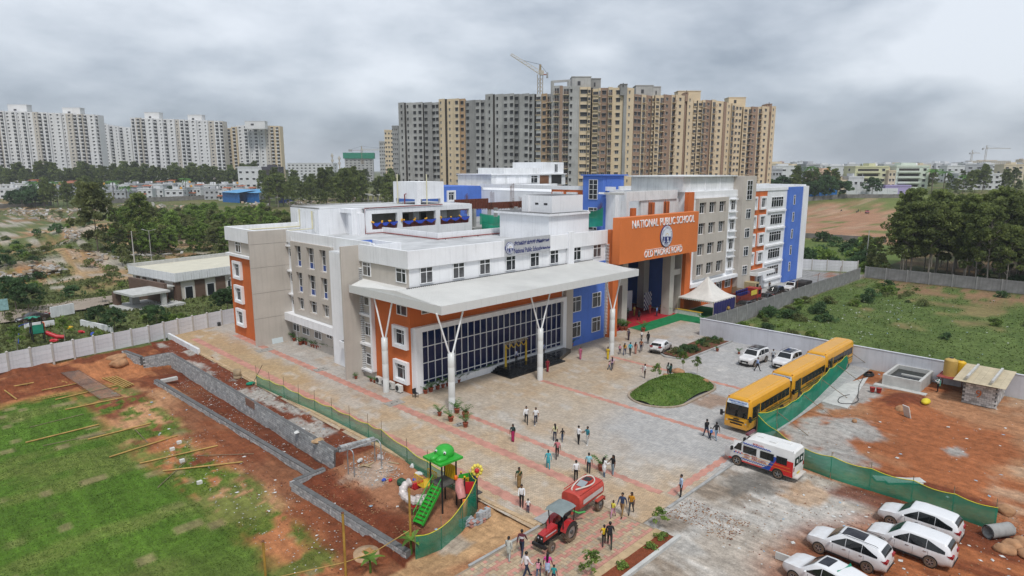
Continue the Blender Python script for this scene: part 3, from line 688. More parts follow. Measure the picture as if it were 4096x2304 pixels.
def emblem(par,place,k):
 b=MB();disc(0,0,1.62,1.62,-.16,NAVY,b);disc(0,0,1.55,1.55,-.175,EMW,b);disc(0,0,1.16,1.16,-.185,NAVY,b);disc(0,0,1.12,1.12,-.19,EMW,b);disc(0,0,1.1,1.1,-.2,NAVY,b,24,math.pi,2*math.pi)
 disc(0,.02,.42,.42,-.205,GOLD,b,20,0,math.pi);disc(0,.02,.33,.33,-.21,EMW,b,20,0,math.pi)
 for i in range(len(b.v)):b.v[i]=(b.v[i][0],b.v[i][1]if b.v[i][1]<0 else 0.0,b.v[i][2])
 b.box((-.72,-.21,-.75),(-.62,-.19,.55),EMW).box((-.85,-.21,.5),(-.5,-.19,.6),EMW).box((-.9,-.21,-.85),(-.45,-.19,-.75),EMW)
 for p in([(.0,-.2),(.35,-.2),(.45,-.55),(.1,-.6)],[(-.1,-.95),(.2,-.6),(.3,-.7),(.05,-1.0)],[(.2,-.7),(.4,-.6),(.6,-.95),(.4,-.98)]):b.add([(x,-.212,z)for x,z in p],[(0,1,2,3)],EMW)
 o=link('emblem',b.mesh('emblem'),par,place,scale=(k,1,k))
 for txt,r,flip in(('NATIONAL PUBLIC SCHOOL',1.34,1),('OLD MADRAS ROAD',-1.34,-1)):
  for i,ch in enumerate(txt):
   if ch==' ':continue
   a=R(90)-flip*(i-(len(txt)-1)/2)*R(11.5 if flip>0 else 10)
   if flip<0:a=-a
   if flip<0:a=R(-90)+(i-(len(txt)-1)/2)*R(10)
   me=text_mesh(ch,.34,NAVY,.004)
   t=link('lettering',me,o,(1.34*math.cos(a),-.19,1.34*math.sin(a)),world=False)
   t.rotation_euler=Matrix.Rotation((R(90)-a)if flip>0 else(R(-90)-a),3,'Y').to_4x4().to_quaternion().to_euler()if False else Euler((R(90),(R(90)-a)if flip>0 else(-R(90)-a),0),'XYZ')
 return o
emblem(sign,(80.1,49.1,13.2),.95)
# portal frame: taupe pillars, mid beam, orange side pier
for x0,x1,y0,y1,top in((75.3,76.6,52.9,54.4,10.3),(86.9,88.1,52.2,53.6,10.3),(70.6,71.6,52.5,54.0,10.3),(90.1,91.0,52.2,53.5,10.3),(75.3,76.4,60,61.2,10),(82.0,83.2,64,65.2,10),(88.5,90,58,59.2,10)):
 SPt('pillar',MB().box((x0,y0,0),(x1,y1,top),TAUPE))
SPt('beam',MB().box((70.6,52.6,6.3),(75.3,53.2,7.2),TAUPE).box((88.1,52.3,6.2),(90.1,52.9,7.1),TAUPE).box((82,60,5.6),(91,60.6,6.4),TAUPE).box((70.6,60,6.2),(75.3,60.5,7.1),TAUPE))
SPt('portal_ceiling',MB().box((70.5,50.3,10.25),(91,66,10.55),CONCL))
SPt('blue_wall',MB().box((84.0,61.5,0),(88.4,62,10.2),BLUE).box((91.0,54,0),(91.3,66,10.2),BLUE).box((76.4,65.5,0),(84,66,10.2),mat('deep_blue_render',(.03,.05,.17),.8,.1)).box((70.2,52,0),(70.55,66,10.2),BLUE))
SPt('orange_wall',MB().box((90.3,51.6,0),(92.0,52.3,19.05),ORANGE))
# carpeted forecourt
RC=mat('red_carpet_pile',(.36,.012,.022),.95,.12,1.0);GC=mat('green_carpet_pile',(.006,.19,.065),.95,.14,1.5)
tag(MB().prism([(71.0,51.9),(88.8,51.9),(90.8,62),(71.0,64)],.006,.03,RC).build('red_carpet'),'red carpet under the gateway signboard','carpet')
tag(MB().prism([(75.6,49.0),(85.3,49.1),(85.4,45.7),(97.0,45.7),(97.0,52.0),(75.8,51.85)],.006,.028,GC).build('green_carpet'),'green carpet running from the gateway to the tent','carpet')
# concrete stub and rebar behind the sign
b=MB();b.box((77.2,54.0,18.0),(91,54.4,19.35),WHITE2).box((81.2,54.2,15.3),(91.8,54.6,18.0),WHITE2).box((77.2,54.4,18.9),(91.8,58,19.2),CONCL).box((77.2,54.0,15.3),(77.9,55,18.0),WHITE2);SPt('concrete_parapet',b)
for x in(78.4,83.2,87.4,92.0):SPt('orange_pier',MB().box((x,53.7,15.4),(x+.9,54.2,17.65 if x>79 else 17.0),ORANGE))
reb=MB()
for x0,x1 in((81.6,83.0),(85.9,87.3)):
 for k in range(16):x=random.uniform(x0,x1);y=random.uniform(52.9,53.5);reb.tube([(x,y,15.0),(x+random.uniform(-.1,.1),y,random.uniform(17.2,18.1))],.018,RUST,5,False)
o=SPt('rebar',reb);o['kind']='stuff'
# -- right wing
W0=52.3
b=MB();b.box((91.9,W0+.06,0),(138.8,68,19.05),WHITE);b.box((91.3,W0-.0,17.9),(108.2,53.0,18.2),WHITE);SPt('wall',b)
b=MB();b.box((91.3,53.2,19.0),(108.2,63,21.35),WHITE2).box((90.6,52.6,21.35),(108.25,63.4,21.55),WHITE2)
for x in(93,98,103):b.box((x,53.13,19.2),(x+.25,53.2,21.2),WHITE)
SPt('roof_room',b)
xs3=[93.9,94.3,96.4,97.5,99.7,100.9,103.1,104.1];pan=MB();rws=[(5.3,7.25),(8.65,10.6),(12.1,13.95),(15.5,17.28)]
for i in range(0,8,2):pan.box((xs3[i],W0-.45,4.85),(xs3[i+1],W0+.05,17.95),TAUPE)
for i in range(1,7,2):
 for z0,z1 in((4.85,5.3),(7.25,8.65),(10.6,12.1),(13.95,15.5),(17.28,17.95)):pan.box((xs3[i],W0-.448,z0),(xs3[i+1],W0+.05,z1),TAUPE)
SPt('window_grid_wall',pan)
for i in range(1,7,2):
 for z0,z1 in rws:window(xs3[i],W0+.04,z0,xs3[i+1]-xs3[i],z1-z0,FR,'s3')
for z0,z1 in rws:
 window(105.85,W0+.05,z0+.1,1.5,z1-z0-.1,FR,'s2');SPt('ledge',MB().box((105.4,W0-.4,z0-.3),(107.8,W0+.06,z0-.1),WHITE).box((105.4,W0-.4,z1+.1),(107.8,W0+.06,z1+.28),WHITE))
SPt('ledge',MB().box((91.9,W0-.9,3.75),(108.2,W0+.06,4.3),WHITE));SPt('orange_wall',MB().box((92,W0-.0,0),(108.2,W0+.07,3.75),ORANGE))
for x in(95,98.5,102,105.2):window(x,W0,2.0,2.0,1.6,FR)
SPt('stair_tower',MB().box((108.2,W0-.9,0),(113.3,60,21.4),TAUPE))
window(109.6,W0-.9,17.25,2.1,3.4,FR,'st')
for z in(13.95,10.55,7.25,3.8):window(109.75,W0-.9,z,1.85,1.7,FR)
SPt('orange_wall',MB().box((113.3,W0-.0,0),(120.3,W0+.07,18.6),ORANGE))
for k,z in enumerate((15.55,12.15,8.75,5.35)):window(113.55,W0,z,1.7,1.75,FR,'s2',.4);window(117.35,W0,z,1.9,1.75,FR,'s2',.4)
b=MB();b.box((113.0,W0-2.4,3.4),(120.4,W0,4.0),WHITE).box((113.3,W0-2.1,4.0),(120.1,W0-.3,4.03),CONC);SPt('porch_roof',b);window(117.6,W0,1.0,1.6,1.6,FR,'s2',.3)
for k,z in enumerate((15.4,12.05,8.75,5.4,2.0)):
 window(122.3,W0+.06,z,5.4,1.95,FR,'wide');SPt('ledge',MB().box((121.0,W0-.25,z-.9),(129.0,W0+.06,z-.55),WHITE))
SPt('blue_wall',MB().box((129.5,W0-.5,0),(136.0,W0+.07,19.1),BLUE));
for z in(15.6,12.2,8.8,5.5,2.1):window(131.4,W0-.5,z,.8,1.9,FR,'n');window(134.0,W0-.5,z,.8,1.9,FR,'n')if z==99 else None
SPt('parapet',MB().box((113.3,W0-.1,18.6),(129.5,W0+.3,19.15),WHITE).box((136.0,W0-.6,0),(138.8,W0+.06,19.2),WHITE).box((138.55,W0+.06,19.05),(138.8,68,19.5),WHITE).box((113.4,60,19.05),(138.5,60.3,19.6),WHITE2))
SPt('roof_slab',MB().box((108,53,19.05),(138.5,67.9,19.12),ROOFCON))
# -- wing behind the courtyard with the blue stair tower
b=MB();b.box((91.0,66,0),(112,101,18.4),WHITE);SPt('wall',b);SPt('orange_wall',MB().box((90.93,72.3,0),(91.02,80.5,18.9),ORANGE).box((96,65.9,17.4),(108,66.05,18.9),ORANGE))
SPt('parapet',MB().box((90.8,66,18.9),(91.1,100,19.6),WHITE).box((92,65.8,18.9),(112,66.1,19.7),WHITE2))
b=MB();b.box((90.0,68.0,0),(96.2,72.3,21.45),BLUE).box((89.7,67.6,21.45),(97.0,72.6,21.65),BLUE);SPt('stair_tower',b)
window(89.98,70.9,17.4,1.9,3.4,LF,'st');window(89.98,70.9,14.2,1.9,1.8,LF);window(89.98,70.9,10.8,1.9,1.8,LF)
SPt('blue_panel',MB().box((91.0,67.92,18.6),(95.4,68.0,20.9),mat('blue_panel',(.07,.16,.52),.8,.04)).box((90.6,67.92,11.5),(95.8,68.0,17.6),MATS['blue_panel']))
for z in(16.4,13.0,9.7):
 for y in(79.6,76.2):window(90.93,y,z,1.7,1.75,LF,'s2',.35)
b=MB()
for k in range(6):b.bar((88.5+k*.01,66.0+k*.34,18.5),(96,66.0+k*.34,18.5),.1,.2,WHITE)
b.bar((89,66,18.65),(89,68,18.65),.12,.12,WHITE);SPt('pergola',b)
# -- rear range along y = 100
b=MB();b.box((80.2,100,0),(91,114,19.2),BLUE).box((91,100.4,0),(115,114,14.6),WHITE).box((91,100.0,17.4),(115,100.6,19.3),WHITE).box((91,104,14.6),(115,114,19.0),TAUPE).box((91,100,14.6),(115,100.3,15.6),WHITE)
for x in(91,97,103,109,114.4):b.box((x,100.05,15.6),(x+.6,100.6,17.4),WHITE)
SPt('rear_range',b)
b=MB();b.box((94.8,101,19),(119,112,21.5),WHITE2).box((94.4,100.6,21.4),(119,112,21.6),WHITE).box((100,102.5,21.6),(112,111,22.9),WHITE2).box((111.2,101.5,21.6),(118.9,111,24.2),WHITE)
for x in(96,99.5,103):b.box((x,100.94,19.4),(x+2.6,101,21.1),WHITE)
SPt('roof_room',b);window(107,101,19.5,2.2,1.7,FR);window(115.5,101.48,21.9,1.2,1.9,FR,'q');window(82,100,16.5,1.5,1.6,FR,'s2',.3)
SPt('dark_opening',MB().box((110,100.9,19.3),(113,101.02,21.2),mat('brown_render',(.16,.075,.04),.9)).box((114,100.9,19.2),(117.5,101.03,21.3),DARK))
# -- corridor storey on the roof, raised tank, stair room
b=MB();b.box((45.0,83.6,13.3),(52.5,92,17.0),WHITE).box((48.4,80.6,16.4),(53,83.6,17.0),WHITE).box((48.5,80.6,13.3),(49.3,81.5,16.4),WHITE).box((50.2,79.5,16.25),(70.2,80.0,17.0),WHITE).box((50.2,79.5,12),(70.2,80.0,14.0),WHITE)
for x0,x1 in((50.2,51.1),(55.5,56.4),(62.7,63.6),(69.6,70.2)):b.box((x0,79.5,14.0),(x1,80.0,16.25),WHITE)
b.box((49.3,79.9,12),(50.2,83.6,16.4),WHITE)
for y in(84.6,87.2,89.8):b.box((44.93,y,13.7),(45.0,y+.3,16.6),WHITE2)
SPt('corridor_storey',b)
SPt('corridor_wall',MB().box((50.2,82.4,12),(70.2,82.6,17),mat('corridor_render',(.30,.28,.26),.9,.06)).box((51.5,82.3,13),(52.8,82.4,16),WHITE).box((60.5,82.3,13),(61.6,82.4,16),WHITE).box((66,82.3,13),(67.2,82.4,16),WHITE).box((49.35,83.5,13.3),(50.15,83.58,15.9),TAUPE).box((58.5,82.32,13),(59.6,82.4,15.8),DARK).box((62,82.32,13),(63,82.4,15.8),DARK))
SPt('roof_slab',MB().box((45,83.6,17.0),(70.2,92,17.06),ROOFCON).box((50.2,80,17.0),(70.2,83.6,17.06),ROOFCON))
rl=MB()
for x0,x1 in((51.1,55.5),(56.4,62.7),(63.6,69.6)):
 rl.bar((x0,79.7,15.0),(x1,79.7,15.0),.05,.05,DARK);rl.box((x0,79.72,14.0),(x1,79.74,14.9),mat('maroon_mesh',(.12,.03,.03),.8))
 for k in range(4):rl.box((x0+(x1-x0)*k/4-.03,79.66,14),(x0+(x1-x0)*k/4+.03,79.72,15),DARK)
SPt('railing',rl)
BUNT=mat('blue_bunting',(.02,.06,.42),.7,.2,5);BALL=mat('yellow_balloon',(.75,.38,.03),.35,.1)
for x0,x1 in((51.1,55.5),(56.4,62.7),(63.6,69.6)):
 b=MB();n=3
 for k in range(n):
  a,c=x0+(x1-x0)*k/n,x0+(x1-x0)*(k+1)/n;v=[];
  for i in range(9):
   t=i/8;s=math.sin(math.pi*t);v+=[(a+(c-a)*t,79.44,15.05-.12*s),(a+(c-a)*t,79.40-.05*s,14.9-.12*s-.30*s**2-random.uniform(0,.08))]
  b.add(v,[(2*i,2*i+1,2*i+3,2*i+2)for i in range(8)],BUNT)
  for q in range(3):b.ball((a+random.uniform(-.2,.2),79.38,15.1+random.uniform(-.12,.12)),.14,BALL,8,5)
 tag(b.build('bunting'),'blue bunting with yellow balloons along the %s corridor railing opening'%{51.1:'first',56.4:'middle',63.6:'last'}[x0],'bunting','bunting on the roof corridor')
b=MB();b.box((61.5,82.6,17.9),(66.9,89,20.6),WHITE)
for x,y in((61.5,82.6),(66.2,82.6),(61.5,88.4),(66.2,88.4)):b.box((x,y,17),(x+.7,y+.6,17.9),WHITE)
tank_room=SPt('roof_tank',b)
for q in([(63.2,82.3,17),(63.2,82.3,21.8)],[(61.2,87.4,17.1),(61.2,87.4,21.8)],[(34.9,82.0,14.5),(34.9,89.2,14.5)],[(35.0,89.1,14.3),(44.9,89.1,14.3),(44.9,89.1,16.8)]):SPt('service_pipe',MB().tube(q,.09,YELPIPE,8))
for z in(.0,.14,.28):SPt('service_pipe',MB().tube([(38.9,85+z,14.2),(44.8,85+z,14.2),(44.8,85+z,16.7)],.05,YELPIPE,6))
b=MB();b.tube([(64,79.4,17.15),(49.9,79.4,17.1),(49.9,79.4,13.55),(52.75,79.2,13.5),(52.75,66.55,13.5),(69.5,66.55,13.5)],.075,REDPIPE,8);b.tube([(61.2,85.5,17.1),(61.2,85.5,18.6),(61.2,85.1,18.7)],.09,REDPIPE,8)
for k in range(6):b.tube([(54+k*2.9,66.5,13.3),(54+k*2.9,66.5,13.5)],.05,DARK,6)
SPt('fire_main',b)
SPt('roof_kerb',MB().box((45,91.8,17),(61,92,17.25),CONC).box((45,83.6,17),(45.2,92,17.2),CONC))
b=MB();b.box((62.2,55.4,13.3),(70,64.6,16.6),WHITE).box((61.8,55.0,16.6),(70.2,65.4,16.85),WHITE).box((70,55.4,13.3),(70.4,58,17.0),WHITE).box((63.6,56.2,16.85),(70.0,61.3,19.1),WHITE).box((63.3,60.2,16.85),(63.6,61.4,19.1),WHITE)
SPt('stair_room',b);SPt('roof_slab',MB().box((62,55.2,16.85),(70,65.2,16.9),mat('tar_felt',(.16,.16,.165),.9,.2)).box((63.8,56.4,19.1),(69.8,61.1,19.13),MATS['tar_felt']))
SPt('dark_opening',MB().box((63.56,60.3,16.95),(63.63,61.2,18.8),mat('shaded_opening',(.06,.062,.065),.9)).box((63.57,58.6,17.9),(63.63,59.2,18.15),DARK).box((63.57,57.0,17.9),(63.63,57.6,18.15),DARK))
SPt('roof_opening',MB().box((38.9,60.3,13.3),(42.5,60.6,14.35),WHITE).box((38.9,60.6,13.3),(39.2,66,14.5),WHITE).box((42.2,60.6,13.3),(42.5,66,14.3),WHITE).box((39.3,65.6,13.35),(42.1,65.8,14.3),BLUE))
b=MB();b.tube([(39.2,66.5,13.9),(39.2,66.5,13.3)],.3,CONC,8);SPt('vent',b)
# name board on the parapet
SB_=mat('grey_name_board',(.42,.43,.45),.4,.04)
nb=SPt('name_board',MB().box((49.9,50.93,12.95),(57.4,51.06,14.85),SB_),'grey board with the school name in two scripts')
text_on('lettering','National Public School',.78,NAVY,nb,(51.25,50.92,13.4),FR,.01,'LEFT',.012,.62);text_on('lettering','Old Madras Road',.42,NAVY,nb,(55.55,50.92,13.38),FR,.01,'LEFT',.01,.62)
text_on('lettering','\u0ca8\u0ccd\u0caf\u0cbe\u0cb7\u0ca8\u0cb2\u0ccd \u0caa\u0cac\u0ccd\u0cb2\u0cbf\u0c95\u0ccd \u0cb8\u0ccd\u0c95\u0cc2\u0cb2\u0ccd',.60,NAVY,nb,(51.25,50.92,14.25),FR,.01,'LEFT',.012,.62)
text_on('lettering','\u0c93.\u0c8e\u0c82.\u0c86\u0cb0\u0ccd \u0cb0\u0ccb\u0ca1\u0ccd',.40,NAVY,nb,(55.35,50.92,14.25),FR,.01,'LEFT',.01,.62)
emblem(nb,(50.55,51.02,13.85),.42)
# ------------------------ unfinished courtyard works seen over the parapet
NETG=netmat('green_shade_net',(0.010,0.20,0.115),0.72)
NETD=netmat('green_debris_net',(0.012,0.25,0.15),0.85)
b=MB();b.box((71,67.5,11.6),(89.8,79,12.1),CONC).box((71,80,12.6),(89.8,99,13.0),CONC).box((70.2,66,0),(90.9,99.5,8.8),CONC)
for x in(72,77,82,88):
 for y in(81,88):b.box((x,y,13),(x+.5,y+.5,16.0),CONC)
cw_=b.build('courtyard_frame',None);tag(cw_,'unfinished concrete frame rising in the school courtyard','building frame')
FORM=mat('red_formwork',(.17,.045,.03),.8,.2,3)
for(x0,x1,y,z0,z1)in((72,80.5,86,15.6,17.4),(79,88,85,15.5,16.7)):
 f=link('formwork',None,cw_);n=int((x1-x0)/.8)
 for k in range(n):link('formwork_panel',MB().box((x0+k*.8,y,z0),(x0+k*.8+.76,y+.1,z1),FORM).mesh('formwork_panel'),cw_)
 b=MB()
 for k in range(n*2):b.box((x0+k*.4,y-.1,z0-.2),(x0+k*.4+.06,y,z1),RUST)
 b.box((x0,y-.15,z0),(x1,y-.05,z0+.12),RUST);link('formwork_brace',b.mesh('formwork_brace'),cw_,kind='stuff');bpy.data.objects.remove(f)
rb=MB()
for x,y,z0,z1 in((84,84,16,19.8),(73,84,15,18.2),(79,84,15.5,18.5),(86.8,84.4,15,17.2),(74,70,12,15.5),(89,67.6,14,16.6),(75,68.4,12,15.8)):
 for k in range(9):px,py=x+(k%3)*.25,y+(k//3)*.25;rb.tube([(px,py,z0),(px+random.uniform(-.06,.06),py,z1+random.uniform(-.4,.4))],.03,RUST,5,False)
 for k in range(5):rb.box((x-.05,y-.05,z0+k*.3),(x+.6,y-.02,z0+k*.3+.05),RUST)
link('rebar_cage',rb.mesh('rebar_cage'),cw_,kind='stuff')
def netsheet(pts_top,pts_bot,nseg,m,sag=.0,wob=.12):
 """a hanging net: top and bottom edges as polylines, gently billowing"""
 b=MB();v=[];n=len(pts_top);cols=0;nh=4
 for i in range(n-1):
  for k in range(nseg):
   t=k/nseg;a=Vector(pts_top[i]).lerp(Vector(pts_top[i+1]),t);c=Vector(pts_bot[i]).lerp(Vector(pts_bot[i+1]),t);s=math.sin(math.pi*t)
   d=(Vector(pts_top[i+1])-Vector(pts_top[i])).normalized();nn=Vector((-d.y,d.x,0))
   for j in range(nh+1):
    q=j/nh;p=a.lerp(c,q)+nn*(s*wob*math.sin(math.pi*q)*(1 if i%2 else-.7))-Vector((0,0,sag*s*(1-q)));v.append(p)
   cols+=1
 for j in range(nh+1):v.append(Vector(pts_top[-1]).lerp(Vector(pts_bot[-1]),j/nh))
 cols+=1
 b.add(v,[((i*(nh+1)+j),(i+1)*(nh+1)+j,(i+1)*(nh+1)+j+1,i*(nh+1)+j+1)for i in range(cols-1)for j in range(nh)],m,True)
 return b
for i,(a,c,z0,z1)in enumerate((((71,78),(84,79),12.1,15.3),((72,68),(82,67.5),11.8,14.0),((76,84),(90,83),12.5,15.0),((71,67.6),(71,78),11.8,14.2),((80,66.8),(89,67),13.0,16.2))):
 link('debris_net',netsheet([(a[0],a[1],z1),((a[0]+c[0])/2,(a[1]+c[1])/2,z1-.5),(c[0],c[1],z1)],[(a[0],a[1],z0),((a[0]+c[0])/2,(a[1]+c[1])/2,z0),(c[0],c[1],z0)],6,NETD,.3,.4).mesh('debris_net'),cw_)
rbb=MB()
for k in range(60):x,y,s=random.uniform(72,84),random.uniform(74,78),random.uniform(.1,.35);rbb.box((x,y,12.1),(x+s*2,y+s,12.1+s),random.choice((CONC,RUST,CONCL,WOOD)))
link('rubble',rbb.mesh('rubble'),cw_,kind='stuff')
# ------------------------ compound walls
PANELW=mat('whitewashed_precast',(.62,.63,.66),.85,.06,.8,streak=.12,rnd=.05)
POSTM=mat('precast_post',(.47,.45,.42),.9,.08,1)
def precast(name,label,pts,h,bay,planks,mp,mq,cap=True,group=None,base=None):
 root=thing(name,label,'wall',(pts[0][0],pts[0][1],0),group=group)
 L=[0]
 for i in range(len(pts)-1):L.append(L[-1]+math.dist(pts[i],pts[i+1]))
 def at(s):
  for i in range(len(pts)-1):
   if s<=L[i+1]or i==len(pts)-2:
    t=(s-L[i])/(L[i+1]-L[i]);return Vector((pts[i][0]+(pts[i+1][0]-pts[i][0])*t,pts[i][1]+(pts[i+1][1]-pts[i][1])*t,0))
 n=int(L[-1]/bay);hp=h/planks
 pm=MB().box((-.1,-.11,-.5),(.1,.11,h+.06),mp)
 if cap:pm.add([(-.14,-.14,h+.06),(.14,-.14,h+.06),(.14,.14,h+.06),(-.14,.14,h+.06),(0,0,h+.2)],[(0,1,4),(1,2,4),(2,3,4),(3,0,4),(3,2,1,0)],mp)
 pm=pm.mesh('post');qm=MB().box((.1,-.03,.008),(bay-.1,.03,hp-.008),mq).mesh('plank')
 for k in range(n+1):
  p=at(min(k*bay,L[-1]));q=at(min((k+1)*bay,L[-1]));z=(float(zg(p.x,p.y))+.06)if base is None else base
  a=math.atan2(q.y-p.y,q.x-p.x);o=link('post',pm,root,(p.x,p.y,z));o.rotation_euler=(0,0,a)
  if k<n:
   for j in range(planks):
    o=link('plank',qm,root,(p.x,p.y,z+j*hp));o.rotation_euler=(0,0,a)
  if k<n and j<0:pass
 return root
precast('precast_wall','long whitewashed precast wall with posts between lawn and clubhouse',[(-8,86.2),(8.3,89.9),(13.2,90.75),(19.9,91.6),(24.3,92.4),(29,94.2),(35.8,95.5),(52,98)],2.2,2.2,4,POSTM,PANELW,base=-.05)
precast('precast_wall','short whitewashed precast wall at the far end of the concrete lane',[(146,62),(150.2,56.2),(153.4,48.5),(155.4,44.6)],2.7,3.1,4,POSTM,PANELW,base=-.3)
GREYP=mat('grey_cement_plaster',(.235,.235,.232),.95,.16,.8,streak=.28)
GREYQ=mat('grey_cement_post',(.30,.30,.295),.95,.1,1)
precast('cement_wall','grey cement wall with pilasters dividing lane and green field',[(79.9,42.35),(148.0,42.35)],2.35,3.25,1,GREYQ,GREYP,False,base=0)
precast('cement_wall','grey cement wall with pilasters between green field and wood',[(148.2,42.2),(148.4,-45)],2.35,3.9,1,GREYQ,GREYP,False,base=0)
LAV=mat('lavender_white_plaster',(.58,.59,.635),.9,.06,.5,streak=.14)
b=MB();b.box((79.2,-45,-.3),(79.45,42.6,2.38),LAV);o=b.build('plastered_wall');tag(o,'smooth lavender-white plastered wall behind the buses and water tank','wall')
b=MB();b.box((79.15,-45,2.38),(79.5,42.7,2.42),LAV);link('coping',b.mesh('coping'),o)
tag(MB().bar((148,42.2,1.1),(176,34,1.1),.2,2.2,mat('sooty_cement',(.10,.10,.10),.95,.2,.4)).build('cement_wall'),'dark stained wall running through the eucalyptus wood','wall')if False else None
def plainwall(name,label,a,c,h,m,t=.22):
 a,c=Vector(a),Vector(c);n=max(2,int((c-a).length/6));root=thing(name,label,'wall',a)
 for k in range(n):
  p,q=a.lerp(c,k/n),a.lerp(c,(k+1)/n);z=min(p.z,q.z)
  link('wall_panel',MB().bar((p.x,p.y,z+h/2-.3),(q.x,q.y,z+h/2-.3),t,h+.6,m).mesh('wall_panel'),root)
  link('post',MB().box((p.x-.2,p.y-.2,z-.5),(p.x+.2,p.y+.2,z+h+.1),m).mesh('post'),root)
FARW=mat('old_stone_wall',(.20,.19,.175),.95,.2,.4)
plainwall('stone_wall','old grey wall along the far edge of the bare playing field',S4(690,655),S4(1040,628),2.6,FARW);plainwall('stone_wall','grey wall in front of the blue and white sheet fence',S4(1040,628),S4(1550,626),2.2,FARW)
plainwall('stone_wall','low grey wall where the bare field meets the bushes',S4(640,965),S4(1380,1012),1.6,FARW)
plainwall('stone_wall','old grey wall below the white villas',SF(-250,1160),SF(450,1120),2.6,FARW);plainwall('stone_wall','weathered wall between rubble ground and white villas',SF(850,1105),SF(1900,1062),3.0,FARW)
SHB,SHW=mat('blue_sheet',(.02,.15,.45),.5,.1),mat('white_sheet',(.62,.64,.66),.5,.06)
plainwall('sheet_fence','blue metal sheet fence under the trees beyond the field',S4(700,620),S4(960,598),4.0,SHB,.1);plainwall('sheet_fence','white metal sheet fence in front of the pale houses',S4(1040,603),S4(1480,600),4.0,SHW,.1)
# ------------------------ concrete block walls by the lawn
BLK=[mat('concrete_block_%s'%n,c,.95,.12,3,rnd=.14)for n,c in(('grey',(.34,.35,.355)),('pale',(.44,.445,.44)),('dull',(.28,.285,.285)))]
MORT=mat('block_mortar',(.13,.13,.13),.95,.15,3)
CAPM=mat('earthy_block_top',(.42,.30,.21),.95,.2,3)
_bm=[MB().box((.014,-.2,.014),(.386,.2,.186),m).mesh('block')for m in BLK]+[MB().box((.014,-.2,.014),(.186,.2,.186),m).mesh('block')for m in BLK]
def blockwall(name,label,runs,cap=True,most=300):
 root=thing(name,label,'wall',(*runs[0][0],-1));core=MB();rest=MB();n=0;tops=MB()
 for a,c,z0,z1 in runs:
  L=math.dist(a,c);d=Vector((c[0]-a[0],c[1]-a[1],0))/L;ang=math.atan2(d.y,d.x);nr=max(1,round((z1-z0)/.2))
  core.bar((a[0]+d.x*.01,a[1]+d.y*.01,(z0+z1)/2-.2),(c[0],c[1],(z0+z1)/2-.2),.375,z1-z0+.38,MORT)
  items=[]
  for j in range(nr):
   s=-.2 if j%2 else 0
   while s<L-.02:
    half=random.random()<.22;w=.2 if half else.4
    if s>=-.001:items.append((s,j,half))
    s+=w
  items.sort(key=lambda t:(Vector((a[0],a[1],0))+d*t[0]).length)
  for s,j,half in items:
   p=Vector((a[0],a[1],0))+d*s;k=random.choice((0,0,1,2))+(3 if half else 0);off=random.uniform(-.012,.012)
   if n<most:
    o=link('block',_bm[k],root,(p.x-d.y*off,p.y+d.x*off,z0+j*.2));o.rotation_euler=(0,0,ang);n+=1
   else:
    M=Matrix.Translation((p.x-d.y*off,p.y+d.x*off,z0+j*.2))@Matrix.Rotation(ang,4,'Z');me=_bm[k]
    rest.add([M@v.co for v in me.vertices],[tuple(q.vertices)for q in me.polygons],me.materials[0])
 core.build('mortar_core',root)
 if rest.f:link('block_mass',rest.mesh('block_mass'),root,kind='stuff')
 return root
blockwall('block_wall','tall grey concrete-block retaining wall below the earth strip',[((24.4,44.6),(24.4,84),-1.6,.2),((21.2,84.1),(24.2,84.1),-1.5,.3),((21.2,84.3),(20.5,88.7),-1.5,.4),((24.6,44.6),(27.7,44.1),-.8,.3)])
blockwall('block_wall','low concrete-block kerb wall along the bare earth trench',[((22.2,44.1),(20.7,77.5),-1.45,-.75)])
blockwall('block_wall','low concrete-block wall around the playground earth corner',[((20.9,29.9),(20.15,43.4),-1.4,-.55),((20.3,43.6),(22.9,43.8),-1.2,-.55)])
tag(MB().box((21.0,76.6,-1.1),(22.7,77.1,-.75),CONCL).build('concrete_beam'),'short pale concrete beam at the head of the trench','beam')
tag(MB().lathe((26.6,69.4,-.06),[(.42,0),(.42,.25),(.40,.26),(.42,.28),(.42,.9),(.1,.92)],mat('tan_barrel',(.36,.27,.17),.9,.15,2),14).build('concrete_ring'),'tan concrete drum on the earth strip by the green net','drum')
tag(MB().box((24.15,59.5,-.4),(24.19,61.5,.35),mat('brown_board',(.22,.12,.085),.8,.1)).build('plywood_board'),'brown board leaning on the block retaining wall','board')
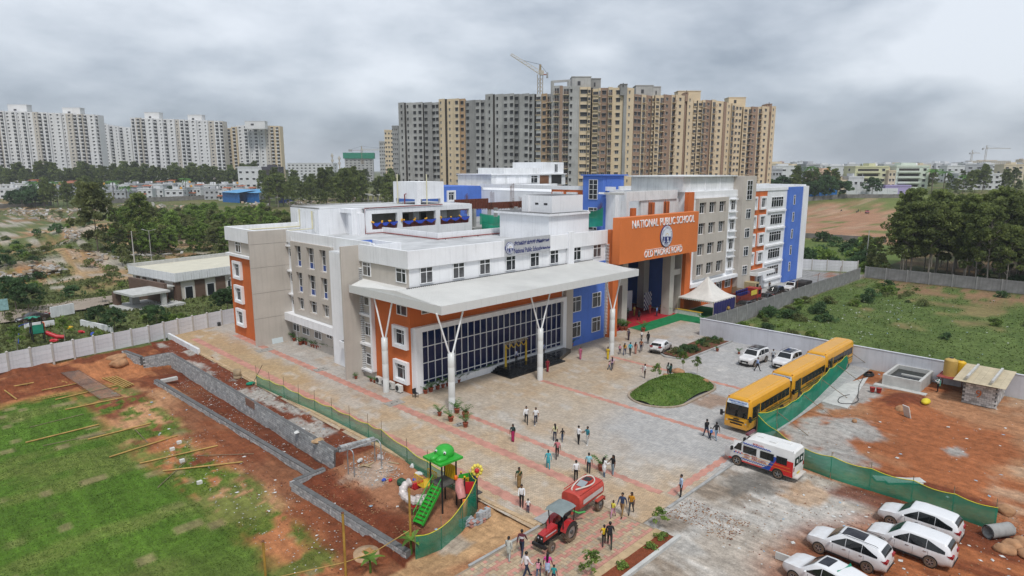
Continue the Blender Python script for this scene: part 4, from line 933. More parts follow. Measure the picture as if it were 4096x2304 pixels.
# ------------------------ green nets
YEL=mat('yellow_cord',(.62,.58,.04),.6,.1)
NETL=netmat('green_net_left',(.012,.225,.135),.66);NETR=netmat('green_net_right',(.010,.25,.15),.80)
def netfence(name,label,pts,h,m,poleh=None,poler=.035,brace=None,hs=None,polem=None):
 root=thing(name,label,'net fence',(*pts[0],0));zz=[float(zg(p[0],p[1]))for p in pts]
 hs=hs or[h*random.uniform(.92,1.06)for _ in pts]
 top=[(p[0],p[1],z+hh)for p,z,hh in zip(pts,zz,hs)];bot=[(p[0]+random.uniform(-.05,.05),p[1],z+.02)for p,z in zip(pts,zz)]
 link('net',netsheet(top,bot,6,m,.16,.10).mesh('net'),root)
 tp=[]
 for i in range(len(top)-1):
  for k in range(6):t=k/6;a=Vector(top[i]).lerp(Vector(top[i+1]),t);a.z-=.16*math.sin(math.pi*t)-.01;tp.append(a)
 tp.append(Vector(top[-1]));link('edge_cord',MB().tube(tp,.026,YEL,5).mesh('edge_cord'),root)
 for i,(p,z)in enumerate(zip(pts,zz)):
  ph=(poleh or h+.3)*random.uniform(.93,1.1);lean=random.uniform(-.09,.09)
  link('pole',MB().tube([(p[0]+.05,p[1]+.05,z-.2),(p[0]+.05+lean,p[1]+.05+lean,z+ph)],[poler,poler*.7],polem or BAMBOOG,6).mesh('pole'),root)
  if brace and i%2==1:link('prop',MB().tube([(p[0],p[1],z+h*.85),(p[0]+brace[0],p[1]+brace[1],z)],.03,BAMBOOG,6).mesh('prop'),root)
 return root
netfence('net_fence','sagging green net with bamboo poles along the tan paved path',[(26.9,65.1),(27.05,62.3),(27.15,59.4),(27.3,56.6),(27.5,53.8),(27.65,50.9),(27.7,47.9),(27.8,45.1),(27.85,43.2),(27.4,39.0),(27.1,36.0),(27.2,33.2),(27.4,31.2)],1.35,NETL,2.1)
netfence('net_fence','green net wrapped round the playground corner by the drive',[(27.0,31.2),(26.6,30.0),(24.6,29.1),(22.6,28.8),(21.0,29.3)],1.9,NETL,2.1,hs=[2.4,2.3,1.9,1.5,1.6])
netfence('net_fence','tall green net on bamboo props behind the yellow buses',[(51.9,22.0),(54,21.25),(57,21.2),(60,21.3),(63,21.5),(66,21.8),(69,22.1),(72.2,22.4),(75.5,22.75),(78.6,23.1)],2.05,NETR,2.4,brace=(1.0,-2.4))
netfence('net_fence','long green net beside the ambulance and parked white cars',[(51.9,22.0),(50.2,19.6),(48.4,17.0),(48.0,14.6),(48.1,12.0),(48.2,9.4),(48.15,7.0),(48.0,4.7)],1.75,NETR,2.0)
o=MB();o.tube([(26.6,65.6,0),(27.3,64.3,2.4)],.035,BAMBOOG,6);tag(o.build('bamboo_pole'),'bamboo pole leaning at the start of the path net','pole')
tag(MB().ball((26.6,66.0,.1),(.5,.35,.18),NETD,10,6).build('net_bundle'),'small heap of bunched green net on the earth','net bundle')
# tall ochre posts by the lawn corner with a rope strung between
for i,(x,y,lab)in enumerate(((21.3,30.2,'tall ochre post holding the playground net corner'),(17.3,31.2,'tall ochre post beside the round manhole'),(13.8,34.2,'ochre post standing out on the lawn'))):
 p=Vector((x,y,float(zg(x,y))));top=p.z+(4.3,4.2,2.6)[i]
 t=thing('ochre_post',lab,'post',p);MB().tube([(x,y,p.z-.3),(x,y,top)],.075,mat('ochre_paint',(.38,.23,.045),.6,.15,2),10).build('pole',t);MB().lathe((x,y,top),[(.085,0),(.085,.05),(.02,.06)],RUST,10).build('cap',t)
tag(MB().tube([(21.2,30.2,.55),(19,30.6,-.05),(17.3,31.2,-.25),(14,33.2,-.6),(10,35.5,-1.2)],.03,BAMBOO,5).build('bamboo_rail'),'thin bamboo rail slung between the ochre posts','rail')
# ------------------------ the round planted mound
link('mound_bed',gridmesh('mound_bed',np.arange(50.5,63.1,.18),np.arange(29.6,37,.18),lambda x,y:.0+1.35*np.clip(1-((x-56.6)/5.4)**2*.85-((y-33.1)/3.0)**2*.9,0,1)**.9*(.85+.3*fbm(x*.6,y*.6,77))+.03,lambda x,y:lerp(np.ones(x.shape+(3,))*np.array((.07,.125,.026)),(.105,.16,.038),sst(.4,.6,fbm(x*1.2,y*.8,78))),surfmat('mound_grass',None,.05,4,.95,.3,16),lambda x,y:np.maximum(np.abs(x-56.6)-2.6,0)**2+(y-33.1)**2<2.85**2),kind='structure',label='grassed oval mound in the middle of the court')
stad=[(56.6+2.6*(1 if math.cos(a)>0 else-1)+3.0*math.cos(a),33.1+3.0*math.sin(a))for a in[2*math.pi*(k+.5)/36 for k in range(36)]]
kerb(stad+stad[:1],.22,.12,mat('mound_kerb',(.36,.29,.22),.9,.15,2),'mound_kerb')
def gblades(name,par,n,fx,zf,h,m,label=None,kind='stuff',w=.03):
 b=MB();
 for _ in range(n):
  x,y=fx();z=zf(x,y);a=random.uniform(0,6.28);hh=h*random.uniform(.6,1.3);lx,ly=math.cos(a)*hh*.5,math.sin(a)*hh*.5
  b.add([(x-ly*w/h,y+lx*w/h,z),(x+ly*w/h,y-lx*w/h,z),(x+lx,y+ly,z+hh)],[(0,1,2)],m)
 return link(name,b.mesh(name),par,kind=kind,label=label)
def mz(x,y):return float(1.35*np.clip(1-((x-56.6)/5.4)**2*.85-((y-33.1)/3.0)**2*.9,0,1)**.9*(.85+.3*fbm(np.array(x*.6),np.array(y*.6),77))+.03)
def rmound():
 while 1:
  x,y=random.uniform(51,62.3),random.uniform(30.3,36)
  if max(abs(x-56.6)-2.6,0)**2+(y-33.1)**2<2.75**2:return x,y
gblades('grass',None,4500,rmound,mz,.10,GRASSM,'coarse grass tufts over the oval mound',w=.12)
ROCKM=mat('orange_boulder',(.42,.23,.12),.9,.2,1.5,bump=.03,bscale=4)
def rock(p,r,label,m=None,group=None):
 bm=bmesh.new();bmesh.ops.create_icosphere(bm,subdivisions=3,radius=1)
 s=random.randint(0,999)
 for v in bm.verts:
  k=1+.45*(float(fbm(np.array(v.co.x*1.3+s),np.array(v.co.y*1.3+v.co.z),90))-.5)+.2*(float(vnoise(np.array(v.co.x*3+s),np.array(v.co.z*3),91))-.5);v.co=Vector((v.co.x*r[0]*k,v.co.y*r[1]*k,v.co.z*r[2]*k))
 me=bpy.data.meshes.new('boulder');bm.to_mesh(me);bm.free();me.materials.append(m or ROCKM)
 for q in me.polygons:q.use_smooth=True
 return link('boulder',me,None,(p[0],p[1],p[2]+r[2]*.45),rz=random.uniform(0,3),label=label,cat='boulder',group=group)
rock((60.2,34.6,.75),(.75,.45,.35),'flat orange boulder on top of the oval mound');rock((58.4,35.0,.7),(.4,.3,.2),'smaller orange stone at the mound crest');rock((60.6,31.6,.35),(.35,.28,.25),'small orange stone low on the mound')
for(x,y,r,l)in((51.3,4.6,.6,'brown boulder behind the end of the net'),(46.6,3.6,.6,'large boulder at the frame edge by the pipe'),(45.7,3.9,.55,'rounded boulder below the concrete pipe'),(46.0,2.9,.5,'boulder half out of frame beside the pipe'),(47.4,3.3,.55,'boulder next to the open pipe end')):rock((x,y,zg(x,y)),(r,r*.8,r*.6),l)
rock((60.9,17.0,0),(.25,.22,.2),'small red stone by a bamboo prop');rock((66.8,14.6,0),(.65,.5,.42),'tan boulder beside a white plastic board')
for p,r,l in(((19.5,88.0,-.5),(1.3,.7,.5),'long tan rock beside the block wall top'),((19.2,86.2,-.7),(1.0,.7,.55),'squarish orange rock near the block wall corner')):rock(p,r,l)
# concrete pipe
b=MB();b.tube([(48.0,4.0,.42),(46.6,4.9,.42)],.42,CONC,20,False);b.tube([(48.0,4.0,.42),(46.6,4.9,.42)],.34,CONC,20,False);tag(b.build('concrete_pipe'),'short open concrete pipe at the end of the green net','pipe')
# ------------------------ building-site things behind the net
t=thing('water_tank','open concrete water tank with dark water by the plastered wall','water tank',(74,15,0))
b=MB();b.box((74,14.9,-.1),(74.25,18.4,1.15),CONCL).box((79.0,14.9,-.1),(79.19,18.4,1.15),CONCL).box((74.25,14.9,-.1),(79.0,15.15,1.15),CONCL).box((74.25,18.15,-.1),(79.0,18.4,1.15),CONCL);b.build('tank_wall',t)
MB().box((74.25,15.15,.2),(79.0,18.15,.72),mat('dark_tank_water',(.010,.014,.013),.04,.3,2)).build('water',t);MB().box((76.2,15.15,.85),(76.4,17.2,1.0),CONCL).build('cross_beam',t)
MB().box((73.2,14.2,-.1),(74,19,.1),CONCL).build('plinth',t)
t=thing('steel_stand','rusty steel stand with red platform beside the block hut','stand',(78,12.5,0))
for x in(76.9,78.8):
 for y in(11.9,13.9):MB().bar((x,y,0),(x,y,1.3),.07,.07,RUST).build('leg',t)
MB().box((76.6,11.7,1.3),(79.1,14.1,1.37),mat('red_platform',(.3,.06,.05),.7,.15,2)).build('platform',t)
for y in(11.9,13.9):MB().bar((76.9,y,.2),(78.8,y,1.2),.05,.05,RUST).build('brace',t)
YT,YT2=mat('tan_tank_plastic',(.50,.33,.09),.5,.06),mat('yellow_tank_plastic',(.66,.40,.02),.45,.05)
for x,y,r,h,m,l in((77.9,13.2,.62,1.65,YT,'ribbed tan water tank on the red platform'),(78.75,12.5,.5,1.4,YT2,'bright yellow water tank behind the tan one')):
 t=thing('storage_tank',l,'water tank',(x,y,1.37));pf=[]
 for k in range(9):z=h*k/9;pf+=[(r,z),(r*.965,z+h/18)]
 pf+=[(r,h*.98),(r*.8,h*1.04),(r*.35,h*1.12)];MB().lathe((x,y,1.37),pf,m,22).build('body',t);MB().lathe((x,y,1.37+h*1.1),[(r*.33,0),(r*.33,.09),(.05,.12)],DARK,14).build('lid',t)
t=thing('block_hut','whitewashed concrete-block hut with a sheet roof by the plastered wall','hut',(75,9.5,0))
b=MB();b.box((73.9,8.6,-.1),(74.1,11.3,2.1),MORT).box((74.1,8.6,-.1),(79.0,8.8,2.1),MORT).box((78.9,8.8,-.1),(79.1,11.3,2.1),MORT);b.build('wall_core',t)
hw=[mat('whitewashed_block',(.58,.58,.57),.9,.12,3,rnd=.12),mat('grey_hut_block',(.36,.36,.35),.9,.12,3,rnd=.12)]
_hm=[MB().box((.01,-.02,.01),(.39,.22,.19),m).mesh('block')for m in hw]
for j in range(10):
 for k in range(7):
  s=k*.4-(.2 if j%2 else 0)
  if s>-.05 and s<2.5:o=link('block',random.choice((_hm[0],_hm[0],_hm[1])),t,(73.9,11.3-s,j*.2));o.rotation_euler=(0,0,R(-90))
 for k in range(12):link('block',random.choice((_hm[0],_hm[1],_hm[1])),t,(74.1+k*.4-(.2 if j%2 and k else 0),8.6,j*.2))
MB().add([(73.0,7.9,2.35),(79.4,7.9,2.75),(79.4,11.9,2.75),(73.0,11.9,2.35)],[(0,1,2,3)],mat('tan_roof_sheet',(.50,.42,.28),.6,.12,1,streak=.1))if False else None
for k in range(8):b=MB();y=7.9+k*.52;b.add([(73.0,y,2.3),(79.15,y,2.62),(79.15,y+.51,2.62),(73.0,y+.51,2.3),(73.0,y,2.33),(79.15,y,2.65),(79.15,y+.51,2.65),(73.0,y+.51,2.33)],[(3,2,1,0),(4,5,6,7),(0,1,5,4),(1,2,6,5),(2,3,7,6),(3,0,4,7)],mat('tan_roof_sheet',(.52,.44,.30),.6,.10,1));b.build('roof_sheet',t)
for y in(9.0,11.0):MB().box((73.3,y-.08,2.62),(78.9,y+.1,2.86),CONCL).build('roof_beam',t)
text_on('lettering','9',1.1,mat('orange_mark',(.55,.16,.05),.9),t,(73.84,10.0,1.1),LF,.003)
MB().prism([(64,18.6),(65.3,18.7),(75.6,20.2),(71.5,21.3),(64.1,21.0)],-.1,.05,CONCL).build('concrete_slab').update_tag();tag(bpy.data.objects['concrete_slab'],'rough concrete slab on the building site','slab')
for x,y,n in((73.0,18.0,'left'),(73.2,17.45,'right')):tag(MB().lathe((x-2.2,y+.4,.05),[(.2,0),(.26,.45),(.28,.46),(.2,.44)],mat('red_plastic',(.36,.03,.02),.5),14).build('bucket'),'red bucket on the concrete slab, %s of the pair'%n,'bucket','red buckets on the slab')
pts=[(66.5+1.6*math.cos(a)*(1+.1*math.sin(3*a)),19.3+.8*math.sin(a),.08)for a in np.linspace(.5,5.6,30)];tag(MB().tube(pts+[(72,20.0,.08),(75.5,20.6,.05)],.035,DARK,6).build('hose'),'black hose looped over the concrete slab','hose')
b=MB()
for k in range(7):b.tube([(76.6+(.75-.04*k)*math.cos(a),20.4+(.5-.03*k)*math.sin(a),.06+.04*k)for a in np.linspace(0,6.28,24)],.03,DARK,5)
tag(b.build('hose_coil'),'coiled black pipe near the plastered wall','hose')
t=MB();t.box((-.35,-.04,0),(.35,.04,1.2),mat('white_plastic',(.6,.58,.55),.6,.05));o=t.build('plastic_board',loc=(65.6,13.9,.0));o.rotation_euler=(R(-18),0,R(60));tag(o,'white plastic board leaning by a boulder on red soil','board')
tag(MB().ball((70.6,13.6,.3),(.75,.4,.28),mat('yellow_sack',(.68,.55,.03),.6,.1),10,6).build('sack'),'bright yellow sack on the red earth heap','sack')
for i,(x,y,l,w)in enumerate(((49.9,11.0,1.6,.8),(50.0,10.2,1.4,.7))):o=MB().box((-l,-w/2,0),(l,w/2,.05),CONCL).build('concrete_sheet',loc=(x+1.2,y+i*.4,.05+i*.06));o.rotation_euler=(0,0,R(-55+12*i));tag(o,('upper pale concrete panel lying by the long net','lower pale concrete panel lying by the long net')[i],'panel')
# small loose matter over the sites
def scatter(name,label,n,zone_,mats,s0,s1,flat=.5):
 b=MB()
 for _ in range(n):
  x,y=zone_();z=float(zg(x,y))+.02;s=random.uniform(s0,s1);a=random.uniform(0,3.14);c,q=math.cos(a)*s,math.sin(a)*s;h=s*flat*random.uniform(.3,1);m=random.choice(mats);k=random.uniform(.5,1)
  b.add([(x+c,y+q,z),(x-q*k,y+c*k,z),(x-c,y-q,z),(x+q*k,y-c*k,z),(x+random.uniform(-.3,.3)*s,y+random.uniform(-.3,.3)*s,z+h)],[(0,1,4),(1,2,4),(2,3,4),(3,0,4)],m)
 return link(name,b.mesh(name),None,kind='stuff',label=label)
CLOD=mat('soil_clod',(.16,.05,.024),.95,.25,6);CLOD2=mat('tan_clod',(.33,.18,.09),.95,.2,6);LITW=mat('white_litter',(.62,.62,.60),.8,.15,6);LITB=mat('blue_litter',(.3,.42,.52),.8);CHIP=mat('stone_chip',(.40,.39,.37),.9,.2,6)
U=random.uniform
scatter('soil_clods','loose red clods around the playground and trench',4600,lambda:random.choice((lambda:(U(17,20.3),U(32,80)),lambda:(U(21.9,24.1),U(44,84)),lambda:(U(20.6,23.6),U(30,43)),lambda:(U(24.7,27),U(44,90)),lambda:(U(8,24),U(82,90))))(),[CLOD,CLOD,CLOD2],.025,.085)
scatter('soil_clods','clods and chips over the red building site',3000,lambda:random.choice((lambda:(U(49,79),U(-5,20)),lambda:(U(46.5,51),U(0,16)),lambda:(U(34,47),U(3,18)),lambda:(U(35,38),U(16,20.6))))(),[CLOD,CLOD2,CLOD2,CHIP],.02,.075)
scatter('rubble','pale stone chips along the block walls and earth strip',1700,lambda:random.choice((lambda:(U(24.8,27),U(44,90)),lambda:(U(15,20),U(33,60)),lambda:(U(22.2,23.9),U(50,80)),lambda:(U(24,27.5),U(38,43))))(),[CHIP,CHIP,CHIP,LITW],.02,.085)
scatter('litter','paper and plastic litter over soil and field',420,lambda:random.choice((lambda:(U(50,79),U(-5,20)),lambda:(U(84,125),random.gauss(30,4)),lambda:(U(84,140),U(5,40)),lambda:(U(16,27),U(30,80)),lambda:(U(34,47),U(3,18))))(),[LITW,LITW,LITB],.05,.2,.3)
for k in range(46):
 pass
 # bamboo and timber lying on the lawn
for i,(a,c)in enumerate((((220,1018),(850,862)),((560,733),(1070,628)),((755,990),(1300,850)),((940,1143),(1525,958)),((1200,1197),(1870,1045)),((1400,1262),(2085,1185)),((475,648),(1000,525)),((360,568),(660,510)),((0,555),(570,450)),((20,553),(145,645)),((370,1045),(910,935)),((260,885),(720,772)),((1160,905),(1270,1020)),((1355,1405),(1600,1180)),((1700,1130),(2180,1115)),((460,470),(580,503)))):
 p,q=S1(*a),S1(*c);r=.07 if i in(0,1,2,3,4,5,6,7,8,9,15)else.03;o=MB().tube([(p.x,p.y,p.z+.09),(q.x,q.y,q.z+.10)],r,BAMBOO if r>.05 else BAMBOOG,6)
 where=('at the open lawn centre','beside the mesh screen','ending at loose blocks','across the sparse turf','beyond the white block','nearest the trench wall','under the mesh screen','at the lawn head','along the earth bank','crossing the bank timber','pair by the bare turf','thin one on dense turf','short stick by white chips','slanting thin cane','thin cane on red earth','short one on the bank')[i]
 tag(o.build('bamboo_pole'),'ochre bamboo pole lying on the grass, %s'%where,'pole','poles lying on the lawn')
for k in range(5):p,q=S1(880+k*28,462-k*4),S1(1070+k*20,545-k*3);tag(MB().tube([(p.x,p.y,p.z+.1),(q.x,q.y,q.z+.1+.05*k)],.075,BAMBOO,6).build('bamboo_pole'),'ochre pole in the fanned pile by the block wall, %s from the lawn'%('first','second','third','fourth','fifth')[k],'pole','fanned pile of ochre poles')
b=MB();c4=[S1(525,428),S1(680,405),S1(1045,625),S1(860,655)];v=[Vector((p.x,p.y,p.z+.25))for p in c4];b.add(v,[(0,1,2,3)],netmat('grey_mesh',(.24,.24,.22),.34));t=thing('mesh_screen','grey mesh screen lying across lawn poles','mesh screen',v[0]);b.build('mesh',t)
for i in range(4):MB().tube([v[i],v[(i+1)%4]],.03,RUST,5).build('frame_bar',t)
MB().tube([(v[0]+v[3])/2,(v[1]+v[2])/2],.03,RUST,5).build('frame_bar',t)
p,q=S1(290,650),S1(575,595);d=(q-p).normalized();nn=Vector((-d.y,d.x,0))*.3;t=thing('wooden_ladder','bamboo ladder lying flat on the lawn','ladder',p)
for s in(-1,1):MB().tube([p+nn*s+Vector((0,0,.1)),q+nn*s+Vector((0,0,.1))],.035,BAMBOO,5).build('rail',t)
for k in range(8):m_=p.lerp(q,(k+.5)/8)+Vector((0,0,.1));MB().tube([m_-nn,m_+nn],.025,BAMBOO,5).build('rung',t)
t=thing('manhole_ring','round tan concrete manhole with lid by the ochre post','manhole',SM(1000,1280));p=SM(1000,1280);MB().lathe((p.x,p.y,p.z-.1),[(.8,0),(.8,.38),(.05,.4)],mat('tan_concrete',(.48,.32,.19),.9,.15,3),24).build('ring',t);MB().box((p.x-.2,p.y-.3,p.z+.3),(p.x+.4,p.y+.2,p.z+.36),WOOD).build('board',t)
for i,(x,y)in enumerate(((1715,658),(1565,470),(1480,370),(1540,312))):
 p=survey(0,1629)(x,y);tag(MB().box((p.x-.18,p.y-.12,p.z),(p.x+.18,p.y+.14,p.z+.24),mat('white_block',(.62,.61,.58),.9,.1)).build('white_block'),('large white block alone on the brown turf','white block near the tip of a pole','small white block among chips','small white lump by the lawn edge')[i],'block')
# ------------------------ vehicles (local +x is forward)
TYRE=mat('tyre_rubber',(.022,.021,.02),.9,.2,8,dirt=.5);RIM=mat('alloy_rim',(.42,.43,.44),.35,.05,metal=.8);RIMD=mat('dark_rim',(.12,.12,.125),.4,.05,metal=.6)
CARGL=mat('car_glass',(.010,.012,.013),.04,.1,spec=.6);CARW=mat('white_car_paint',(.74,.75,.765),.28,.015,spec=.5,coat=.6,dirt=.55);CARK=mat('black_car_paint',(.012,.013,.016),.22,.1,spec=.5,coat=.6,dirt=.3)
CARB=mat('brown_car_paint',(.075,.055,.050),.3,.05,metal=.4,coat=.5);CARR=mat('red_car_paint',(.42,.02,.025),.3,.05,coat=.5)
TRIM=mat('black_trim',(.016,.016,.017),.55,.1);LAMP=mat('headlamp',(.55,.57,.6),.12,.05,metal=.3);TAIL=mat('tail_lamp',(.30,.012,.015),.2,.05);PLATE=mat('number_plate',(.65,.65,.62),.5);CHROME=mat('chrome',(.6,.6,.62),.15,.02,metal=1)
def wheel(par,x,y,r,w,rim=RIM,spokes=5):
 s=1 if y>0 else-1
 t=MB();prof=[(r*.62,-w/2),(r*.93,-w/2),(r,-w/2+.03),(r,w/2-.03),(r*.93,w/2),(r*.62,w/2)]
 n=20;v=[(x+q*math.cos(2*math.pi*k/n),y+o,r+q*math.sin(2*math.pi*k/n))for q,o in prof for k in range(n)]
 t.add(v,[(i*n+k,i*n+(k+1)%n,(i+1)*n+(k+1)%n,(i+1)*n+k)for i in range(5)for k in range(n)],TYRE,False)
 wh=t.build('wheel',par,world=False)
 m=MB();yo=y+s*(w/2-.03)
 m.tube([(x,yo-s*.04,r),(x,yo,r)],r*.64,RIMD,18);m.tube([(x,yo,r),(x,yo+s*.03,r)],r*.15,rim,10)
 for k in range(spokes):a=2*math.pi*k/spokes+.3;m.bar((x+r*.1*math.cos(a),yo+s*.012,r+r*.1*math.sin(a)),(x+r*.6*math.cos(a),yo+s*.012,r+r*.6*math.sin(a)),.06,r*.17,rim)
 n=18;m.add([(x+q*r*math.cos(2*math.pi*k/n),yo+s*.02,r+q*r*math.sin(2*math.pi*k/n))for q in(.64,.55)for k in range(n)],[(k,(k+1)%n,n+(k+1)%n,n+k)for k in range(n)],rim)
 m.build('rim',wh,world=False)
def interp(tab,x):return float(np.interp(x,[t[0]for t in tab],[t[1]for t in tab]))
class Car:
 def __init__(s,L,W,H,top,belt,wb,paint,fo=.85,roofm=None,rwheel=.33,plan=None):
  s.L,s.W,s.H,s.top,s.beltz,s.wb,s.paint,s.fo,s.roofm,s.rw=L,W,H,top,belt,wb,paint,fo,roofm,rwheel
  s.plan=plan or[(0,.70),(.03,.84),(.09,.95),(.18,.99),(.5,1),(.85,.985),(.95,.93),(.985,.86),(1,.78)]
 def zt(s,u):return interp(s.top,u)*s.H
 def ring(s,u):
  w=s.W/2*interp(s.plan,u);zt=s.zt(u);zb=min(s.beltz+.05*u,zt-.03);zl=.26 if.06<u<.94 else.34
  t=max(0,min(1,(zt-zb)/(s.H-zb)));wr=w*(.975-.20*t)
  return[(0,zl),(w*.9,zl),(w*.985,zl+.12),(w,.58),(w*.99,zb-.08),(w*.965,zb),(wr,zt-.06*max(t,.4)),(wr*.93,zt-.02*max(t,.4)),(wr*.75,zt),(0,zt+.012)]
 def X(s,u):return s.L/2-u*s.L
 def build(s,name,label,group=None):
  root=thing(name,label,'car',group=group);us=sorted(set([0,.012,.03,.06]+[t[0]for t in s.top]+list(np.linspace(.1,.94,16))+[.97,.99,1]))
  v=[];n=18
  for u in us:
   r=s.ring(u);full=[(y,z)for y,z in r]+[(-y,z)for y,z in r[-2:0:-1]];v+=[(s.X(u),y,z)for y,z in full]
  f=[(i*n+k,(i+1)*n+k,(i+1)*n+(k+1)%n,i*n+(k+1)%n)for i in range(len(us)-1)for k in range(n)]
  f+=[tuple(range(n)),tuple(range((len(us)-1)*n,len(us)*n))[::-1]]
  b=MB();b.add(v,f,s.paint,True);body=b.build('body',root,world=False)
  for e in body.data.polygons:pass
  return root,body
 def pt(s,u,q,off=.014):
  r=s.ring(u);(y0,z0),(y1,z1)=r[5],r[6];return(s.X(u),y0+(y1-y0)*q+off,z0+(z1-z0)*q+.004)
 def glass(s,root,panes,screen,back):
  for u0,u1,q0,q1,*cut in panes:
   for sd in(1,-1):
    v=[];N=6
    for k in range(N+1):
     u=u0+(u1-u0)*k/N;qt=q1
     if cut:qt=q1*min(1,cut[0]+(1-cut[0])*(k/N))if cut[1]=='f' else q1*min(1,cut[0]+(1-cut[0])*(1-k/N))
     for q in(q0,qt):x,y,z=s.pt(u,q);v.append((x,y*sd,z))
    MB().add(v,[(2*k,2*k+1,2*k+3,2*k+2)if sd>0 else(2*k+2,2*k+3,2*k+1,2*k)for k in range(N)],CARGL)if False else None
    b=MB();b.add(v,[(2*k,2*k+1,2*k+3,2*k+2)for k in range(N)],CARGL,True);b.build('side_window',root,world=False)
  for(u0,u1),nm in((screen,'windscreen'),(back,'rear_window')):
   v=[];N,K=6,8
   for k in range(N+1):
    u=u0+(u1-u0)*k/N;r=s.ring(u)
    for j in range(K+1):
     t=-1+2*j/K;a=abs(t)*.93;wr=r[7][0];z=r[9][1]+(r[7][1]-r[9][1])*a**2
     v.append((s.X(u)+(.012 if nm=='windscreen' else-.014),wr*t*.93,z+.014))
   b=MB();b.add(v,[(k*(K+1)+j,(k+1)*(K+1)+j,(k+1)*(K+1)+j+1,k*(K+1)+j+1)for k in range(N)for j in range(K)],CARGL,True);b.build(nm,root,world=False)
 def details(s,root,lampz=.68,tailz=.88,rim=RIM,grille=True,mirrors=True,cladding=True,rails=False,sunroof=None,plate=True,tailw=.30):
  fx=s.L/2-s.fo
  for x in(fx,fx-s.wb):
   for sd in(1,-1):
    yy=s.W/2*interp(s.plan,(s.L/2-x)/s.L);MB().tube([(x,sd*(yy-.18),s.rw+.02),(x,sd*(yy+.008),s.rw+.02)],s.rw*1.15,TRIM,20).build('wheel_arch',root,world=False)
    wheel(root,x,sd*(yy-.075),s.rw,.2,rim)
  for sd in(1,-1):
   w0=s.W/2*interp(s.plan,.03);w1=s.W/2*interp(s.plan,.12)
   b=MB();b.add([(s.X(.005),sd*w0*.62,lampz-.03),(s.X(.03)+.02,sd*(w0*.96+.01),lampz),(s.X(.12),sd*(w1+.012),lampz+.14),(s.X(.05),sd*w0*.9,lampz+.13),(s.X(.008),sd*w0*.62,lampz+.07)],[(0,1,3,4),(1,2,3)],LAMP);b.build('headlight',root,world=False)
   wt=s.W/2*interp(s.plan,.97)
   b=MB();b.box((s.X(1.0)-.012,sd*wt*.5,tailz),(s.X(.97),sd*(wt*.97),tailz+.16),TAIL);b.add([(s.X(.93),sd*(s.W/2*.945+.01),tailz+.15),(s.X(.985),sd*(s.W/2*.89+.012),tailz),(s.X(.985),sd*(s.W/2*.89+.012),tailz+.16)],[(0,1,2)],TAIL);b.build('tail_light',root,world=False)
   if mirrors:MB().ball((s.X(.335),sd*(s.W/2+.11),s.beltz+.1),(.07,.11,.075),s.paint,8,5).build('wing_mirror',root,world=False)
   for u in(.50,.70):x,y,z=s.X(u),s.W/2*interp(s.plan,u),s.beltz-.12;MB().box((x-.09,sd*(y-.02),z),(x+.09,sd*(y+.022),z+.03),CHROME if cladding else s.paint).build('door_handle',root,world=False)
   if cladding:MB().box((s.X(.28),sd*(s.W/2*.985),.30),(s.X(.70),sd*(s.W/2+.006),.40),TRIM).build('sill_trim',root,world=False)
   if rails:MB().tube([(s.X(.40),sd*s.W*.375,s.H-.01),(s.X(.42),sd*s.W*.375,s.H+.045),(s.X(.85),sd*s.W*.37,s.H+.03),(s.X(.88),sd*s.W*.365,s.H-.03)],.018,TRIM,6).build('roof_rail',root,world=False)
   for u in(.355,.565,.735):x=s.X(u);y=s.W/2*interp(s.plan,u)+.003;MB().box((x-.005,sd*(y-.03),.42),(x+.005,sd*(y-.001),s.beltz-.05),TRIM).build('door_seam',root,world=False)
  if grille:w0=s.W/2*.5;MB().box((s.X(0)-.01,-w0,.46),(s.X(0)+.02,w0,lampz+.02),TRIM).build('grille',root,world=False);MB().box((s.X(0),-w0*1.25,.3),(s.X(0)+.015,w0*1.25,.40),TRIM).build('air_dam',root,world=False)
  if plate:MB().box((s.X(0)+.02,-.25,.4),(s.X(0)+.03,.25,.52),PLATE).build('number_plate',root,world=False);MB().box((s.X(1)-.03,-.25,.62),(s.X(1)-.015,.25,.74),PLATE).build('number_plate',root,world=False)
  MB().box((s.X(.99)-.03,-s.W*.36,.36),(s.X(1)-.02,s.W*.36,.46),TRIM).build('rear_valance',root,world=False)
  if sunroof:
   u0,u1,k=sunroof;r0,r1=s.ring(u0),s.ring(u1);v=[]
   for u in np.linspace(u0,u1,6):r=s.ring(u);v+=[(s.X(u),t*r[8][0]*k,r[9][1]+(r[8][1]-r[9][1])*abs(t)+.012)for t in(-1,-.5,0,.5,1)]
   b=MB();b.add(v,[(i*5+j,i*5+j+1,i*5+j+6,i*5+j+5)for i in range(5)for j in range(4)],mat('sunroof_glass',(.018,.018,.024),.08,.1),True);b.build('sunroof',root,world=False)
  MB().bar((s.X(.345),-s.W*.3,s.zt(.25)+.03),(s.X(.30),.02,s.zt(.27)+.05),.015,.015,TRIM).build('wiper',root,world=False)
MPV=[(0,.40),(.02,.47),(.10,.535),(.24,.60),(.40,.955),(.52,1),(.75,.99),(.90,.955),(.955,.82),(.985,.60),(1,.42)]
CROSS=[(0,.40),(.02,.50),(.10,.565),(.25,.62),(.40,.955),(.52,1),(.74,.985),(.89,.93),(.955,.77),(.985,.58),(1,.40)]
SUVP=[(0,.42),(.02,.52),(.08,.575),(.27,.615),(.38,.95),(.48,1),(.78,.99),(.92,.95),(.965,.78),(.985,.55),(1,.40)]
HATCH=[(0,.38),(.02,.46),(.10,.555),(.26,.635),(.43,.97),(.52,1),(.75,.97),(.88,.88),(.955,.70),(.985,.52),(1,.40)]
SEDAN=[(0,.38),(.02,.47),(.10,.56),(.28,.64),(.44,.965),(.53,1),(.66,.97),(.84,.72),(.955,.69),(.985,.55),(1,.40)]
